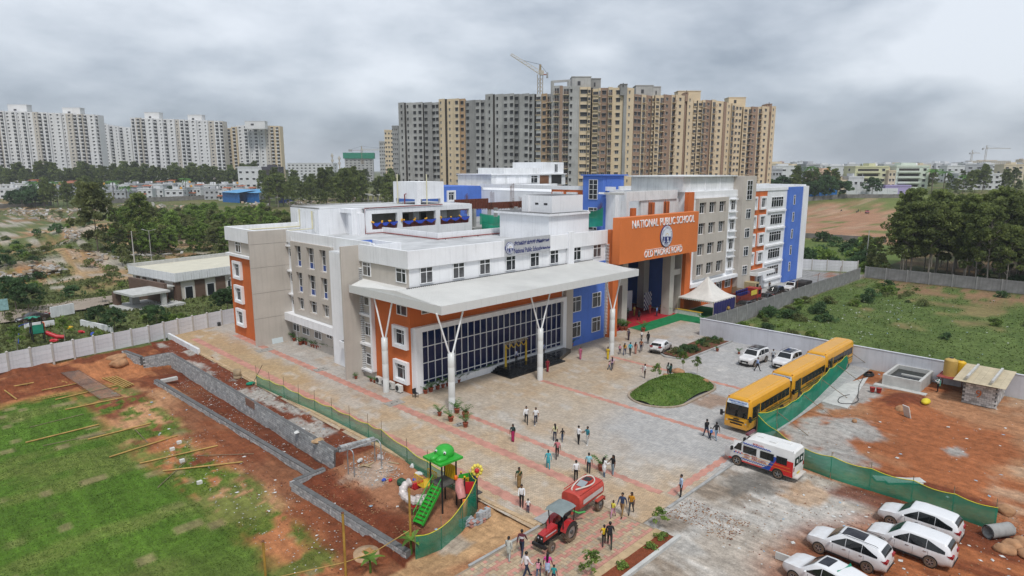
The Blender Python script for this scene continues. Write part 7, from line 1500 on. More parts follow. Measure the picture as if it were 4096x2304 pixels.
# left-hand white estate
SFP=lambda x:x/2.14667
def white_tower(lab,x0,x1,d,ys,tint=0,fh=3.2,seed=1):
 rnd=random.Random(seed);st=[];x=x0;pat=[('wwin',TW),('wn',TW),('wwin',TWC),('wbal',TW),('wbal',TWC),('wbal',TW),('wwin',TW),('wbal',TW),('wn',TW),('wbal',TW),('wwin',TW),('wn',TWC),('wbal',TW),('wbal',TW),('wwin',TW)];i=seed
 while x<x1-12:
  k,m=pat[i%len(pat)];w={'wwin':56,'wn':40,'wbal':44}[k];e=min(x1,x+w)
  if tint and(x-x0<70 or x1-e<60):m=TC
  st.append((x,e,m,[(.5,k)]));x=e;i+=1
 dfn=lambda p:d;xs_,ys_=zip(*ys);tf=lambda x:CH+(678.5-(300+float(np.interp(x,xs_,ys_))/2.14667))/FPX*d
 return tower(lab,SFP,dfn,tf,st,fh,14,9,'white apartment estate',3,zig=1.8)
white_tower('long white apartment block at the frame edge of the estate',-90,890,600,[(-90,318),(400,335),(890,356)],0,seed=2);white_tower('lower white block set back in the estate gap',870,1175,690,[(870,415),(960,440),(1175,465)],0,seed=5)
white_tower('second long white block of the estate',1162,1945,605,[(1162,378),(1945,408)],0,seed=3);white_tower('cream-edged white block standing apart',1968,2425,620,[(1968,470),(2100,440),(2330,445),(2425,450)],1,seed=4)
for x0,x1,y0,y1,l in((140,298,325,275,'first weathered lift room of the long white block'),(598,745,345,300,'second weathered lift room of the long white block'),(1287,1410,385,338,'plain lift room of the second white block'),(1652,1770,400,358,'lift room with open deck on the second white block'),(2130,2300,445,410,'lift room of the cream-edged block')):topbox(l,x0,x1,y0,y1,TW,4,SFP,lambda p:606,300)
# ------------------------ cranes
CRY=mat('crane_paint',(.36,.28,.17),.6,.1);CRW=mat('crane_white',(.55,.50,.42),.6,.1);CRR=mat('crane_red',(.35,.10,.05),.6)
def crane(lab,px,depth,zb,zt,jib,cj,ang,w=1.8,lift=0.0,m=CRY):
 p=dp(px,depth);t=thing('tower_crane',lab,'crane',(p.x,p.y,zb));b=MB();r=w*.07
 for i in(-1,1):
  for j in(-1,1):b.bar((p.x+i*w/2,p.y+j*w/2,zb),(p.x+i*w/2,p.y+j*w/2,zt),r*1.6,r*1.6,m)
 n=int((zt-zb)/w)
 for k in range(n):
  z=zb+k*w
  for(i,j),(i2,j2)in(((-1,-1),(1,-1)),((1,-1),(1,1)),((1,1),(-1,1)),((-1,1),(-1,-1))):b.bar((p.x+i*w/2,p.y+j*w/2,z),(p.x+i2*w/2,p.y+j2*w/2,z+w),r,r,m)
 b.build('mast',t);o=Vector((p.x,p.y,zt));d=Vector((math.cos(ang),math.sin(ang),0))*math.cos(lift)+Vector((0,0,math.sin(lift)));s=Vector((-math.sin(ang),math.cos(ang),0));up=s.cross(d)*-1;b=MB();up=up if up.z>0 else-up
 for q in(-1,1):b.bar(o+s*q*w*.4,o+d*jib+s*q*w*.3,r*1.4,r*1.4,CRW)
 b.bar(o+up*w*.9,o+d*jib+up*w*.5,r*1.5,r*1.5,CRW);n=int(jib/(w*1.1))
 for k in range(n):
  t0,t1=k/n,(k+1)/n
  for q in(-1,1):b.bar(o+d*jib*t0+s*q*w*.37,o+d*jib*(t0+t1)/2+up*w*(.9-.4*t0),r,r,CRW);b.bar(o+d*jib*(t0+t1)/2+up*w*(.9-.4*t0),o+d*jib*t1+s*q*w*.37,r,r,CRW)
 b.build('jib',t);b=MB();e=o-Vector((d.x,d.y,0)).normalized()*cj
 for q in(-1,1):b.bar(o+s*q*w*.4,e+s*q*w*.4,r*2,r*2,CRR)
 b.build('counter_jib',t);MB().bar(e+Vector((0,0,-.3)),e+Vector((d.x,d.y,0))*cj*.25+Vector((0,0,-.3)),w,w*1.3,CONC).build('counterweight',t)
 ap=o+Vector((0,0,w*2.6));MB().bar(o,ap,w*.4,w*.4,m).build('apex',t);c=MB();c.tube([ap,o+d*jib*.6+up*w*.7],r*.6,DARK,4);c.tube([ap,e],r*.6,DARK,4);c.build('tie_rod',t)
 MB().box((p.x-w*.7,p.y-w*.9,zt-w*.2),(p.x+w*.5,p.y-w*.1,zt+w),CRW).build('cab',t);return t
crane('yellow luffing crane rising behind the unfinished towers',2158,300,40,65.0,16,3.6,R(135),1.7,R(32))
crane('small distant crane over the treetops',979,900,8,34,20,8,R(140),2);crane('distant crane above the green-netted block',1450,900,30,49,56,18,R(-40),2.2);crane('far crane above the long pale block',3935,1500,30,70,60,10,R(-40),3,m=CRY);crane('second far crane near the first',3880,1600,30,62,25,8,R(-30),3)
for px,h,l in((1331,46,'distant lattice mast'),(1359,42,'second distant mast with a red top')):
 p=dp(px,950);b=MB();b.tube([(p.x,p.y,5),(p.x,p.y,h)],[1.4,.9],CRW,6);[b.tube([(p.x,p.y,z),(p.x,p.y,z+3)],2.0,CRW,8)for z in(h-12,h-5)];tag(b.build('radio_mast'),l+' behind the treetops','mast')
# ------------------------ houses
HW=[mat('house_white',(.62,.63,.64),.9,.06,.3,streak=.12),mat('house_grey',(.42,.43,.45),.9,.06,.3,streak=.1),mat('house_cream',(.60,.52,.38),.9,.06,.3)];RTILE=mat('red_tile',(.36,.12,.06),.8,.15,2);TANKB,TANKO=mat('white_tank',(.66,.66,.66),.5),mat('orange_tank',(.62,.30,.02),.5)
rh=random.Random(5)
def house(name,lab,p,w,dpt,h,ang,m,floors=2,tank=None,red=False,nwin=3,group=None,band=None,cat='house',balc=False,stairroom=True):
 t=thing(name,lab,cat,p,ang,group=group);b=MB();b.box((-w/2,0,-2),(w/2,dpt,h),m);b.build('wall',t,world=False)
 q=MB();q.box((-w/2-.25,-.25,h),(w/2+.25,dpt+.2,h+.22),m).box((-w/2-.1,-.1,h+.22),(w/2+.1,.1,h+.9),m).box((-w/2-.1,.1,h+.22),(-w/2+.1,dpt,h+.9),m).box((w/2-.1,.1,h+.22),(w/2+.1,dpt,h+.9),m);q.build('parapet',t,world=False)
 if stairroom:MB().box((-w*.1+rh.uniform(-.2,.2)*w,dpt*.3,h+.22),(w*.2,dpt*.8,h+2.5),m).build('stair_room',t,world=False)
 fh=h/floors
 for f in range(floors):
  if balc and f>0:
   MB().box((-w*.45,-1.3,f*fh-.2),(w*.25,0,f*fh),m).box((-w*.45,-1.3,f*fh),(w*.25,-1.18,f*fh+.9),m).build('balcony',t,world=False);MB().box((-w*.42,-.05,f*fh),(w*.2,.02,f*fh+fh*.72),TDK).build('loggia',t,world=False)
   xs_=[w*.36]
  else:xs_=[-w/2+w*(k+.5)/nwin for k in range(nwin)]
  for x in xs_:
   key=('hw',round(w/nwin*.42,1))
   if key not in _tw:_tw[key]=MB().box((-key[1]/2-.1,-.07,-.1),(key[1]/2+.1,.02,1.5),TFR).box((-key[1]/2,-.1,0),(key[1]/2,-.06,1.4),TGLASS).box((-key[1]/2-.2,-.5,1.5),(key[1]/2+.2,0,1.58),HW[0]).mesh('window')
   link('window',_tw[key],t,(x+rh.uniform(-.3,.3),0,f*fh+.9),world=False)
   for sd in(-1,1):
    if rh.random()<.55:o=link('window',_tw[key],t,(sd*w/2,dpt*.5,f*fh+.9),world=False);o.rotation_euler=(0,0,R(90)*sd)
 if red:b=MB();b.add([(-w/2-.4,-1.2,fh),(w*.1,-1.2,fh),(w*.1,0,fh+.9),(-w/2-.4,0,fh+.9)],[(0,1,2,3)],RTILE);b.build('tiled_awning',t,world=False);b=MB();b.add([(-w*.3,dpt*.2,h+2.4),(w*.35,dpt*.2,h+2.4),(w*.35,dpt*.9,h+3.2),(-w*.3,dpt*.9,h+3.2)],[(0,1,2,3)],RTILE);b.build('tiled_roof',t,world=False)
 if tank:MB().lathe((w*.3,dpt*.5,h+.5),[(.75,0),(.75,1.5),(.35,1.8),(.1,1.85)],tank,12).build('roof_tank',t,world=False)
 return t
ORD='first second third fourth fifth sixth seventh eighth ninth tenth eleventh twelfth thirteenth fourteenth fifteenth sixteenth seventeenth eighteenth nineteenth twentieth'.split();ORD+=['twenty-'+q for q in ORD[:9]]+['thirtieth']+['thirty-'+q for q in ORD[:9]]
for i in range(44):
 px=15+(i%22)*51+rh.uniform(-14,14);row=i//22;d=(470,525)[row]+rh.uniform(-14,14)
 if row==0 and 150<px<400:d+=35
 p=dp(px,d);p.z=float(zg(p.x,p.y));m=HW[0]if rh.random()<.8 else HW[1]
 cols=('nearest the stone wall','behind the front row')[row]
 house('villa','%s flat-roofed villa %s, %s from the frame edge'%('white' if m is HW[0]else 'grey',cols,ORD[i%22]),p,rh.uniform(8.5,12.5),9,rh.choice((6.3,6.6,7.2)),R(-45+rh.uniform(-14,14)),m,2,rh.choice((TANKB,TANKB,TANKO,None)),rh.random()<.3,3,'white villas beyond the rubble ground')
p=dp(1000,515);p.z=float(zg(p.x,p.y));house('white_block','plain white four-storey building among trees',p,20,10,21,R(-45),HW[0],4,None,False,4,cat='building',stairroom=False);p=dp(1082,512);p.z=float(zg(p.x,p.y));house('dark_block','dark grey balconied building joined to the white one',p,14,10,21,R(-45),mat('slate_render',(.085,.08,.095),.9,.1),4,None,False,3,cat='building',balc=True)
# blue sheds beyond the young grove
for a,c,dd,l in((1915,2060,10,'first low blue sheet shed'),(2055,2230,12,'longer blue sheet shed')):
 p,q=SF(a,1090),SF(c,1100);t=thing('site_shed',l+' behind the young grove','shed',p);d=(q-p).normalized();n=Vector((-d.y,d.x,0));k=max(3,int((q-p).length/3))
 for i in range(k):MB().bar(p.lerp(q,i/k)+Vector((0,0,3.4)),p.lerp(q,(i+1)/k-.004)+Vector((0,0,3.4)),.15,6.8,SHB).build('sheet',t)
 b=MB();z=Vector((0,0,6.9));b.add([p-n*1.5+z,q-n*1.5+z,q+n*14+z*1.25,p+n*14+z*1.25],[(0,1,2,3)],mat('pale_blue_sheet',(.10,.34,.62),.5,.06));b.build('roof',t)
b=MB();p,q=SF(2395,1100),SF(2525,1100);t=thing('toilet_row','row of small blue cabins on the rubble','cabins',p)
for i in range(6):a,c=p.lerp(q,i/6),p.lerp(q,(i+.85)/6);MB().bar(a+Vector((0,0,1.6)),c+Vector((0,0,1.6)),1.5,3.2,mat('navy_cabin',(.02,.05,.20),.5)).build('cabin',t)
MB().bar(p+Vector((0,0,3.4)),q+Vector((0,0,3.4)),2.2,.2,CONC).build('roof',t)
b=MB();L2S=survey(1000,300);p,q=L2S(930,1085),L2S(1230,1090);t=thing('plinth_frame','unfinished low concrete frame on the rubble ground','building frame',p);d=(q-p).normalized();n=Vector((-d.y,d.x,0))
MB().bar(p+Vector((0,0,4.6))+n*4,q+Vector((0,0,4.6))+n*4,10,.9,CONCL).build('slab',t)
for i in range(8):a=p.lerp(q,i/7);MB().box((a.x-.4,a.y-.4,-1),(a.x+.4,a.y+.4,4.2),CONC).build('column',t)
# right-hand town
YELH,GRNH,PCH=mat('lime_cream_render',(.58,.58,.38),.9,.04,.2,streak=.08),mat('pale_green_render',(.60,.66,.58),.9,.04,.2,streak=.08),mat('peach_render',(.62,.46,.34),.9,.05,.2)
def town(lab,a,c,y,ytop,m,fl,nw,depth=14,**k):
 p,q=S4(a,y),S4(c,y);mid=(p+q)/2;w=(q-p).length;D_=mid.x*.7071+mid.y*.7071;h=CH+(678.5-(500+ytop/2.1463))/FPX*D_-mid.z;ang=math.atan2(q.y-p.y,q.x-p.x)
 return house('town_building',lab,mid,w,depth,max(5,h),ang,m,fl,nwin=nw,cat='building',group='town buildings beyond the field',**k)
town('lime-cream five-storey building with stepped roof',1100,1385,585,365,YELH,5,5,balc=True,tank=TANKB);town('pale green five-storey building with open loggias',1450,1730,590,360,GRNH,5,5,balc=True,tank=TANKB);town('peach three-storey house with orange roof tanks',770,940,575,405,PCH,3,4,tank=TANKO,balc=True)
town('white two-storey house before the lime-cream building',1050,1180,592,450,HW[0],2,3);town('long white balconied house before the lime-cream building',1180,1335,594,500,HW[0],2,4,balc=True);town('white long three-storey school behind palms',1990,2455,555,425,HW[0],3,9,depth=10,stairroom=False);town('grey unfinished building with open floors near the beige towers',368,480,560,385,HW[1],3,4);town('grey glass building in the middle distance',683,800,540,345,HW[1],4,4);town('low lilac shop with a canopy',1370,1590,600,545,mat('lilac_render',(.40,.34,.58),.9),1,4,stairroom=False);town('beige infill house between the tall cream and green buildings',1388,1448,590,400,HW[2],4,2);town('small yellow house beside the white one',968,1050,590,480,HW[2],2,2,tank=TANKO)
rt=random.Random(9)
for k in range(34):
 px=3085+k*30+rt.uniform(-12,12);d=rt.choice((620,760,950,1150))+rt.uniform(-40,40);p=dp(px,d);p.z=float(zg(p.x,p.y));y=rt.uniform(655,668);h=max(7,CH+(678.5-y)/FPX*d-p.z);m=rt.choice((HW[0],HW[0],HW[1],HW[2]))
 house('far_building','small far %s town building, %s along the skyline from the beige towers'%({0:'white',1:'grey',2:'cream'}[HW.index(m)],ORD[k]),p,rt.uniform(10,24),12,h,R(-45+rt.uniform(-20,20)),m,max(2,int(h/4)),rt.choice((None,TANKB)),False,3,'far town buildings',cat='building')
for i,(px,w,y,d,m,l)in enumerate(((3122,24,648,1900,mat('far_salmon',(.50,.30,.25),.9),'pinkish far tower on the skyline'),(3178,18,650,1950,HW[1],'grey far tower next to the pink one'),(3205,20,646,1950,HW[0],'pale far tower pair on the skyline'),(3670,34,651,2400,HW[1],'hazy far block in the skyline middle'),(3700,24,652,2400,HW[1],'second hazy far block'),(3960,180,645,1500,mat('far_cream',(.55,.48,.38),.9),'long cream slab block on the far skyline'),(3850,60,652,1480,TG2,'dark unfinished slab beside the cream one'),(4092,14,640,1300,TC,'cream far tower cut by the frame'),(1533,26,571,620,TG,'grey tower end beyond the bare concrete one'),(1560,34,528,520,TC,'cream tower end beyond the bare concrete one'),(1585,24,512,470,TG2,'dark tower end touching the bare concrete one'),(1437,110,618,900,TG,'concrete block wrapped in green safety net'),(1240,190,655,800,HW[0],'long low white shed above the trees'))):
 p=dp(px,d);p.z=float(zg(p.x,p.y));W=w/FPX*d;h=CH+(678.5-y)/FPX*d-p.z;t=house('skyline_block',l,p,W,16,h,R(-45+(8 if i%2 else-6)),m,max(2,int(h/3.4)),nwin=max(3,int(W/5)),cat='building',stairroom=(i<8))
 if 'net' in l:MB().box((-W/2-2,-1.5,h-6),(W/2+2,18,h+2),NETD).build('safety_net',t,world=False)
# ------------------------ vegetation
def leafmesh(name,P,size,m,aspect=1.6,up=0.0,tri=False,seed=0,trunk=None):
 rs=np.random.RandomState(seed);n=len(P);P=np.asarray(P,float)
 u=rs.normal(size=(n,3));u[:,2]=u[:,2]*(1-abs(up))-up*1.5 if up else u[:,2];u/=np.linalg.norm(u,axis=1)[:,None]
 w=rs.normal(size=(n,3));v=np.cross(u,w);v/=np.linalg.norm(v,axis=1)[:,None]
 s=(size*rs.uniform(.6,1.35,n))[:,None]if np.isscalar(size)else np.asarray(size)[:,None]
 a,b=u*s*aspect*.5,v*s*.5
 if tri:V=np.stack([P-b,P+b,P+a*2],1);k=3
 else:V=np.stack([P-a,P-b*.9+a*.1,P+a,P+b*.9+a*.1],1);k=4
 V=V.reshape(-1,3);me=bpy.data.meshes.new(name);me.vertices.add(len(V));me.vertices.foreach_set('co',V.ravel().astype(np.float32));me.loops.add(n*k);me.loops.foreach_set('vertex_index',np.arange(n*k,dtype=np.int32));me.polygons.add(n);me.polygons.foreach_set('loop_start',np.arange(0,n*k,k,dtype=np.int32));me.update();me.materials.append(m)
 return me
def clump_pts(centers,radii,n,rs,hollow=.45):
 out=[]
 for c,r in zip(centers,radii):
  d=rs.normal(size=(n,3));d/=np.linalg.norm(d,axis=1)[:,None];q=(hollow+(1-hollow)*rs.uniform(0,1,n))**.6;out.append(np.array(c)+d*(q[:,None])*np.array([r,r,r*.75]))
 return np.concatenate(out)
def make_tree(seed,h,spread,base,ncl,nl,lsize,lm,bm,tr,lean=.04,cr=(.09,.15),droop=.5,up_bias=.5):
 rs=np.random.RandomState(seed);b=MB();th=h*.93;pts=[];k=7;off=np.cumsum(rs.normal(0,lean*h/k,(k,2)),0)
 for i in range(k):pts.append(Vector((off[i][0]-off[0][0],off[i][1]-off[0][1],-.4+th*i/(k-1))))
 b.tube(pts,[tr*(1-.85*i/(k-1))for i in range(k)],bm,6,True);C=[];Rd=[]
 for j in range(ncl):
  t=base+(1-base)*((j+.5)/ncl)**up_bias;i=min(k-2,int(t*(k-1)));o=pts[i].lerp(pts[i+1],t*(k-1)-i);a=j*2.4+rs.uniform(-.4,.4);prof=math.sin(math.pi*min(1,.22+.70*(t-base)/(1-base)))**.8;L=spread*prof*rs.uniform(.55,1.15)
  e=o+Vector((math.cos(a)*L,math.sin(a)*L,rs.uniform(-.02,.10)*h));
  if L>.25*spread:b.tube([o-Vector((0,0,h*.04)),o.lerp(e,.5)+Vector((0,0,.01*h)),e],[tr*.28,tr*.2,tr*.07],bm,4,False)
  C.append(tuple(e));Rd.append(h*rs.uniform(*cr))
  if rs.rand()<.6:C.append(tuple(o.lerp(e,.55)+Vector((0,0,.03*h))));Rd.append(h*rs.uniform(*cr)*.75)
 C.append(tuple(pts[-1]));Rd.append(h*cr[0])
 P=clump_pts(C,Rd,max(8,nl//len(C)),rs);return b.mesh('trunk'),leafmesh('crown',P,lsize,lm,1.8,droop*.0 if droop<.1 else-droop*0+.0,seed=seed)
TREES={}
def tree_kind(key,n,**k):TREES[key]=[make_tree(100+i*7+abs(hash(key))%1+len(key)*13,**k)for i in range(n)]
tree_kind('euc',5,h=15,spread=3.3,base=.20,ncl=38,nl=5200,lsize=.30,lm=LEAFE,bm=BARKP,tr=.17,lean=.05,cr=(.032,.075))
tree_kind('eucdark',3,h=18,spread=3.6,base=.20,ncl=40,nl=4600,lsize=.42,lm=LEAFE,bm=BARK,tr=.2,lean=.03,cr=(.035,.08))
tree_kind('young',4,h=8.5,spread=2.4,base=.10,ncl=34,nl=3800,lsize=.26,lm=LEAFY,bm=BARK,tr=.09,lean=.04,cr=(.05,.11))
tree_kind('olive',3,h=9,spread=2.8,base=.12,ncl=34,nl=3800,lsize=.27,lm=LEAFO,bm=BARK,tr=.1,cr=(.05,.11))
tree_kind('broad',3,h=5.2,spread=2.5,base=.28,ncl=26,nl=2200,lsize=.24,lm=LEAFD,bm=BARK,tr=.11,cr=(.07,.14))
tree_kind('sapling',3,h=3.4,spread=1.0,base=.35,ncl=9,nl=420,lsize=.2,lm=LEAFY,bm=BARKP,tr=.05,cr=(.09,.15))
tree_kind('shrub',5,h=1.7,spread=1.2,base=.05,ncl=10,nl=620,lsize=.20,lm=LEAFY,bm=BARK,tr=.04,cr=(.2,.34))
tree_kind('shrubd',4,h=1.8,spread=1.3,base=.05,ncl=10,nl=700,lsize=.20,lm=LEAFD,bm=BARK,tr=.04,cr=(.22,.36));tree_kind('shrubo',4,h=1.7,spread=1.3,base=.05,ncl=10,nl=560,lsize=.17,lm=LEAFO,bm=BARK,tr=.04,cr=(.2,.34))
tr_=random.Random(21)
def tree(kind,p,s,label,group,name=None,cat='tree'):
 t,c=tr_.choice(TREES[kind]);nm=name or{'euc':'eucalyptus_tree','eucdark':'eucalyptus_tree','young':'young_tree','olive':'young_tree','broad':'leafy_tree','sapling':'sapling'}.get(kind,'shrub')
 if nm=='shrub':cat='shrub'
 o=thing(nm,label,cat,(p[0],p[1],p[2]if len(p)>2 else float(zg(p[0],p[1]))),tr_.uniform(0,6.28),group);k=s*tr_.uniform(.85,1.15);o.scale=(k*tr_.uniform(.85,1.15),k*tr_.uniform(.85,1.15),k)
 link('trunk' if 'shrub' not in nm else 'stem',t,o,world=False);link('crown',c,o,world=False);return o
def gz(x,y):return(x,y,float(zg(x,y)))
tu=tr_.uniform
# wood on the right
n=0
while n<135:
 x,y=151.5+abs(tr_.gauss(0,20)),tu(-34,40)
 if(x-148)*.55<(y-40)+3 or y>38-(x-150)*.02:
  if y>36:continue
 d_,l_=(x+y)*.7071,(x-y)*.7071
 if l_/d_<.585-(.0 if x<175 else.0):continue
 tree('euc',gz(x,y),tu(.92,1.14),'slender eucalyptus in the wood beyond the grey field wall','eucalyptus wood beyond the field wall');n+=1
for k in range(10):tree('shrubd',gz(tu(150,200),tu(0,40)),tu(.8,1.6),'dark undergrowth shrub among the eucalyptus trunks','undergrowth in the wood')
for pt,k_,s in(((1200,130),'euc',.55),((1290,150),'euc',.48),((1330,215),'olive',.6),((1250,190),'olive',.5)):tree(k_,S8(*pt),s,'small tree by the corner of the grey wall, %s of a clump'%{.55:'tallest',.48:'second',.6:'nearest',.5:'lowest'}[s],'small trees at the wall corner')
for k in range(40):y=tu(43,92);tree('shrubd' if k%3 else 'shrub',gz(tu(152+(y-43)*.3,222),y),tu(1.2,2.3),'rounded green bush between school and bare field','bushes behind the school')
# trees in the town, right
for k in range(30):
 a=tu(380,2560);y=tu(575,640)if a<700 else tu(555,600)if a<1900 else tu(540,640);p=S4(a,y);tree('eucdark' if k%3 else 'euc',p,tu(.55,.95),'dark tree among the town houses beyond the field','trees among the town houses')
for pt in((710,640),(760,645),(800,640),(850,635),(880,640),(300,620),(400,625),(480,600),(560,600),(985,630),(1020,625),(1260,618)):tree('broad',S4(*pt),tu(1.8,2.6),'leafy tree along the far field fence','trees along the far field fence')
# young grove on the left, behind the clubhouse
poly=[(42,196),(51,183),(66,171),(100,158),(112,205),(120,290),(88,300),(60,250)]
def inside(x,y,q):
 r=False
 for i in range(len(q)):
  (x0,y0),(x1,y1)=q[i],q[i-1]
  if(y0>y)!=(y1>y)and x<(x1-x0)*(y-y0)/(y1-y0)+x0:r=not r
 return r
n=0
while n<190:
 x,y=tu(40,124),tu(155,302)
 if inside(x,y,poly):tree('olive' if tr_.random()<.22 else 'young',gz(x,y),tu(.72,1.02),'young tree in the dense plantation behind the clubhouse','young plantation trees');n+=1
tree('olive',S0(845,455),1.75,'tall rounded tree standing left of the plantation',None);tree('eucdark',S0(1225,470),.82,'tall dark tree at the plantation edge',None);tree('olive',S0(1050,560),.55,'small round tree by the clubhouse roof corner',None)
# eucalyptus belts on the left
for k in range(24):tree('eucdark',SF(tu(380,880),tu(1105,1150)),tu(.7,.95),'tall slim eucalyptus before the white villas','eucalyptus clump before the villas')
for k in range(7):tree('broad',SF(tu(20,350),tu(1125,1155)),tu(1.6,2.4),'dark round tree at the villa wall','round trees at the villa wall')
for k in range(54):px=tu(1045,1610);d=tu(330,470);p=dp(px,d);tree('eucdark' if k%4 else 'euc',gz(p.x,p.y),tu(.95,1.3),'eucalyptus in the belt before the grey concrete tower','eucalyptus belt before the towers')
for k in range(96):px=-30+k*11+tu(-8,8);p=dp(px,tu(552,588));tree('eucdark',gz(p.x,p.y),tu(.95,1.35),'dark tree in the belt below the white apartment blocks','tree belt below the white blocks','belt_tree')
for k in range(22):px=tu(60,1000);p=dp(px,tu(470,555));tree('broad',gz(p.x,p.y),tu(.9,1.4),'garden tree between the white villas','garden trees of the villas')
for k in range(20):px=tu(1040,1600);p=dp(px,tu(600,900));tree('eucdark',gz(p.x,p.y),tu(.8,1.1),'distant tree in the wooded skyline left of the towers','distant skyline trees')
for k in range(36):px=tu(3080,4110);p=dp(px,tu(560,1500));tree('eucdark',gz(p.x,p.y),tu(.6,1.0),'far tree scattered between town buildings','far town trees')
# scrub on the left waste ground
for k in range(125):
 y=tu(128,270);x=tu(4,46+(y-128)*.14)
 if 117<y<140 and x<34:continue
 tree(('shrub','shrubd','shrubo','shrubo')[k%4],gz(x,y),tu(.5,1.6),'scrub bush on the dug-over waste ground','scrub on the waste ground')
for k in range(34):p=SF(tu(0,2400),tu(1140,1240));tree(('shrub','shrubo')[k%2],p,tu(.5,1.3),'low bush on the rubble ground before the villas','low bushes on the rubble ground')
# trees round the clubhouse
for pt,s,l in(((250,960),1.1,'leafy tree behind the brown saloon'),((140,940),1.2,'leafy tree at the road edge left of the saloon'),((850,1085),.72,'dark tree beside the clubhouse porch steps'),((990,1125),.62,'dark tree right of the porch steps'),((1350,1070),.66,'dark tree in front of the clubhouse porch'),((1290,1040),.5,'small dark tree behind the porch tree'),((1960,960),.95,'dark tree between clubhouse and orange wall'),((1900,950),.7,'dark tree leaning on the compound wall')):tree('broad',S0(*pt),s,l,None)
for pt,s,l in(((150,1275),1.1,'thin tree by the small playground'),((555,1190),1.0,'yellowish sapling on the clubhouse lawn'),((880,880),.9,'sapling beside the road wall')):tree('sapling',S0(*pt),s,l,None)
for k in range(14):tree('shrub',S0(tu(1130,1740),tu(1010,1075)),tu(.4,.7),'clipped shrub along the clubhouse wall','shrubs along the clubhouse wall')
for k in range(16):tree('shrubo',S0(tu(0,460),tu(985,1300)),tu(.3,.6),'low weed bush by the road and playground','weeds by the road')
# weeds in the field, sapling shrubs
for k in range(62):
 x,y=tu(81,147),tu(-30,41);w=tr_.random()
 if w<.6:x,y=tu(84,114),41.5-abs(tr_.gauss(0,3))
 elif w<.93:x,y=tu(105,140),38-abs(tr_.gauss(2,7))
 tree(('shrub','shrubo','shrubd')[k%3],gz(x,y),tu(.3,1.0),'weedy bush in the green field behind the plastered wall','weeds in the green field')
for pt,s in(((1342,835),.85),((1570,742),1.0),((1690,770),.7),((1400,900),.5)):
 p=SD(*pt);p.z=.6 if s>.6 else.3;tree('sapling',p,s*.72,'small frangipani sapling on the oval mound, %s'%{.85:'nearest the glazed front',1.0:'tallest',.7:'nearest the cars',.5:'a tiny one'}[s],'saplings on the mound')
for k in range(26):p=SD(tu(1700,2100),0);x,y=tu(68.5,78.5),tu(38.4,40.6)-(0 if k%2 else.2);tree('shrubd' if k%2 else 'shrubo',(x,y,.05),tu(.28,.5),'leafy bedding plant in the bed by the plastered wall','bedding plants by the wall')
for pt,s,kd in(((1580,1040),.42,'sapling'),((1595,1140),.36,'shrub'),((1510,1220),.32,'shrub'),((1265,1390),.32,'shrub'),((1000,1440),.42,'sapling'),((915,1445),.25,'sapling')):p=SN(*pt);tree(kd,p,s,'young leafy plant in the drive bed, %s'%{1580:'by the kerb end',1595:'beside the tallest',1510:'grassy and low',1265:'with dark leaves',1000:'pale and tall',915:'small and pale'}[pt[0]],'plants in the drive bed')
for pt in((500,1365-1075),(850,90)):tree('shrub',S1(*pt),.55,'lone green weed by the precast wall' if pt[0]==500 else 'creeper hanging at the precast wall top',None)
link('planting_bed',gridmesh('planting_bed',np.arange(67.5,79.1,.4),np.arange(37.9,41.2,.3),lambda x,y:.08+.1*fbm(x,y,9),lambda x,y:np.ones(x.shape+(3,))*np.array((.15,.065,.04)),surfmat('bed_earth',None,.05,3)),kind='structure',label='red earth bed against the plastered wall');kerb([(67.3,41.2),(66.6,40.2),(67.3,37.8),(79.1,37.8)],.22,.16,CONC)
# palms
def palm_meshes(seed,h,nf,L):
 rs=np.random.RandomState(seed);b=MB();b.tube([(0,0,-.5),(.15,.1,h*.5),(.1,.2,h)],[.22,.17,.13],BARK,8);f=MB()
 for k in range(nf):
  a=2*math.pi*k/nf+rs.uniform(-.2,.2);el=rs.uniform(-.4,1.1);pts=[]
  for i in range(8):t=i/7;r=L*t;pts.append(Vector((.1+math.cos(a)*r*math.cos(el*(1-t)),.2+math.sin(a)*r*math.cos(el*(1-t)),h+math.sin(el)*r*.8-1.1*t*t*L*.55)))
  for i in range(7):
   d=(pts[i+1]-pts[i]).normalized();s=d.cross(Vector((0,0,1))).normalized();w=L*.17*math.sin(math.pi*(.12+.85*i/7))
   for q in(-1,1):
    for j in range(3):o=pts[i].lerp(pts[i+1],j/3);f.add([o,o+d*L*.06,o+s*q*w+d*w*.5-Vector((0,0,w*.45))],[(0,1,2)],FROND)
 return b.mesh('trunk'),f.mesh('crown')
PALMS=[palm_meshes(i,9.5,17,3.4)for i in range(2)]
def palm(p,s,lab,grp=None):
 t,c=tr_.choice(PALMS);o=thing('palm_tree',lab,'palm',p,tr_.uniform(0,6),grp,s);link('trunk',t,o,world=False);link('crown',c,o,world=False)
palm(SF(1105,1170),1.35,'lone coconut palm on the rubble ground');
for i,pt in enumerate(((360,1130),(500,1125),(720,1115),(985,1100),(1600,1062),(310,1125))):palm(SF(*pt),1.5,'coconut palm before the white villas, %s along'%ORD[i],'palms before the villas')
for i,(pt,s)in enumerate((((720,600),1.7),((1770,600),1.5),((1870,600),1.4),((2040,590),1.1))):palm(S4(*pt),s,'palm among the town houses, %s from the beige towers'%ORD[i],'palms in the town')
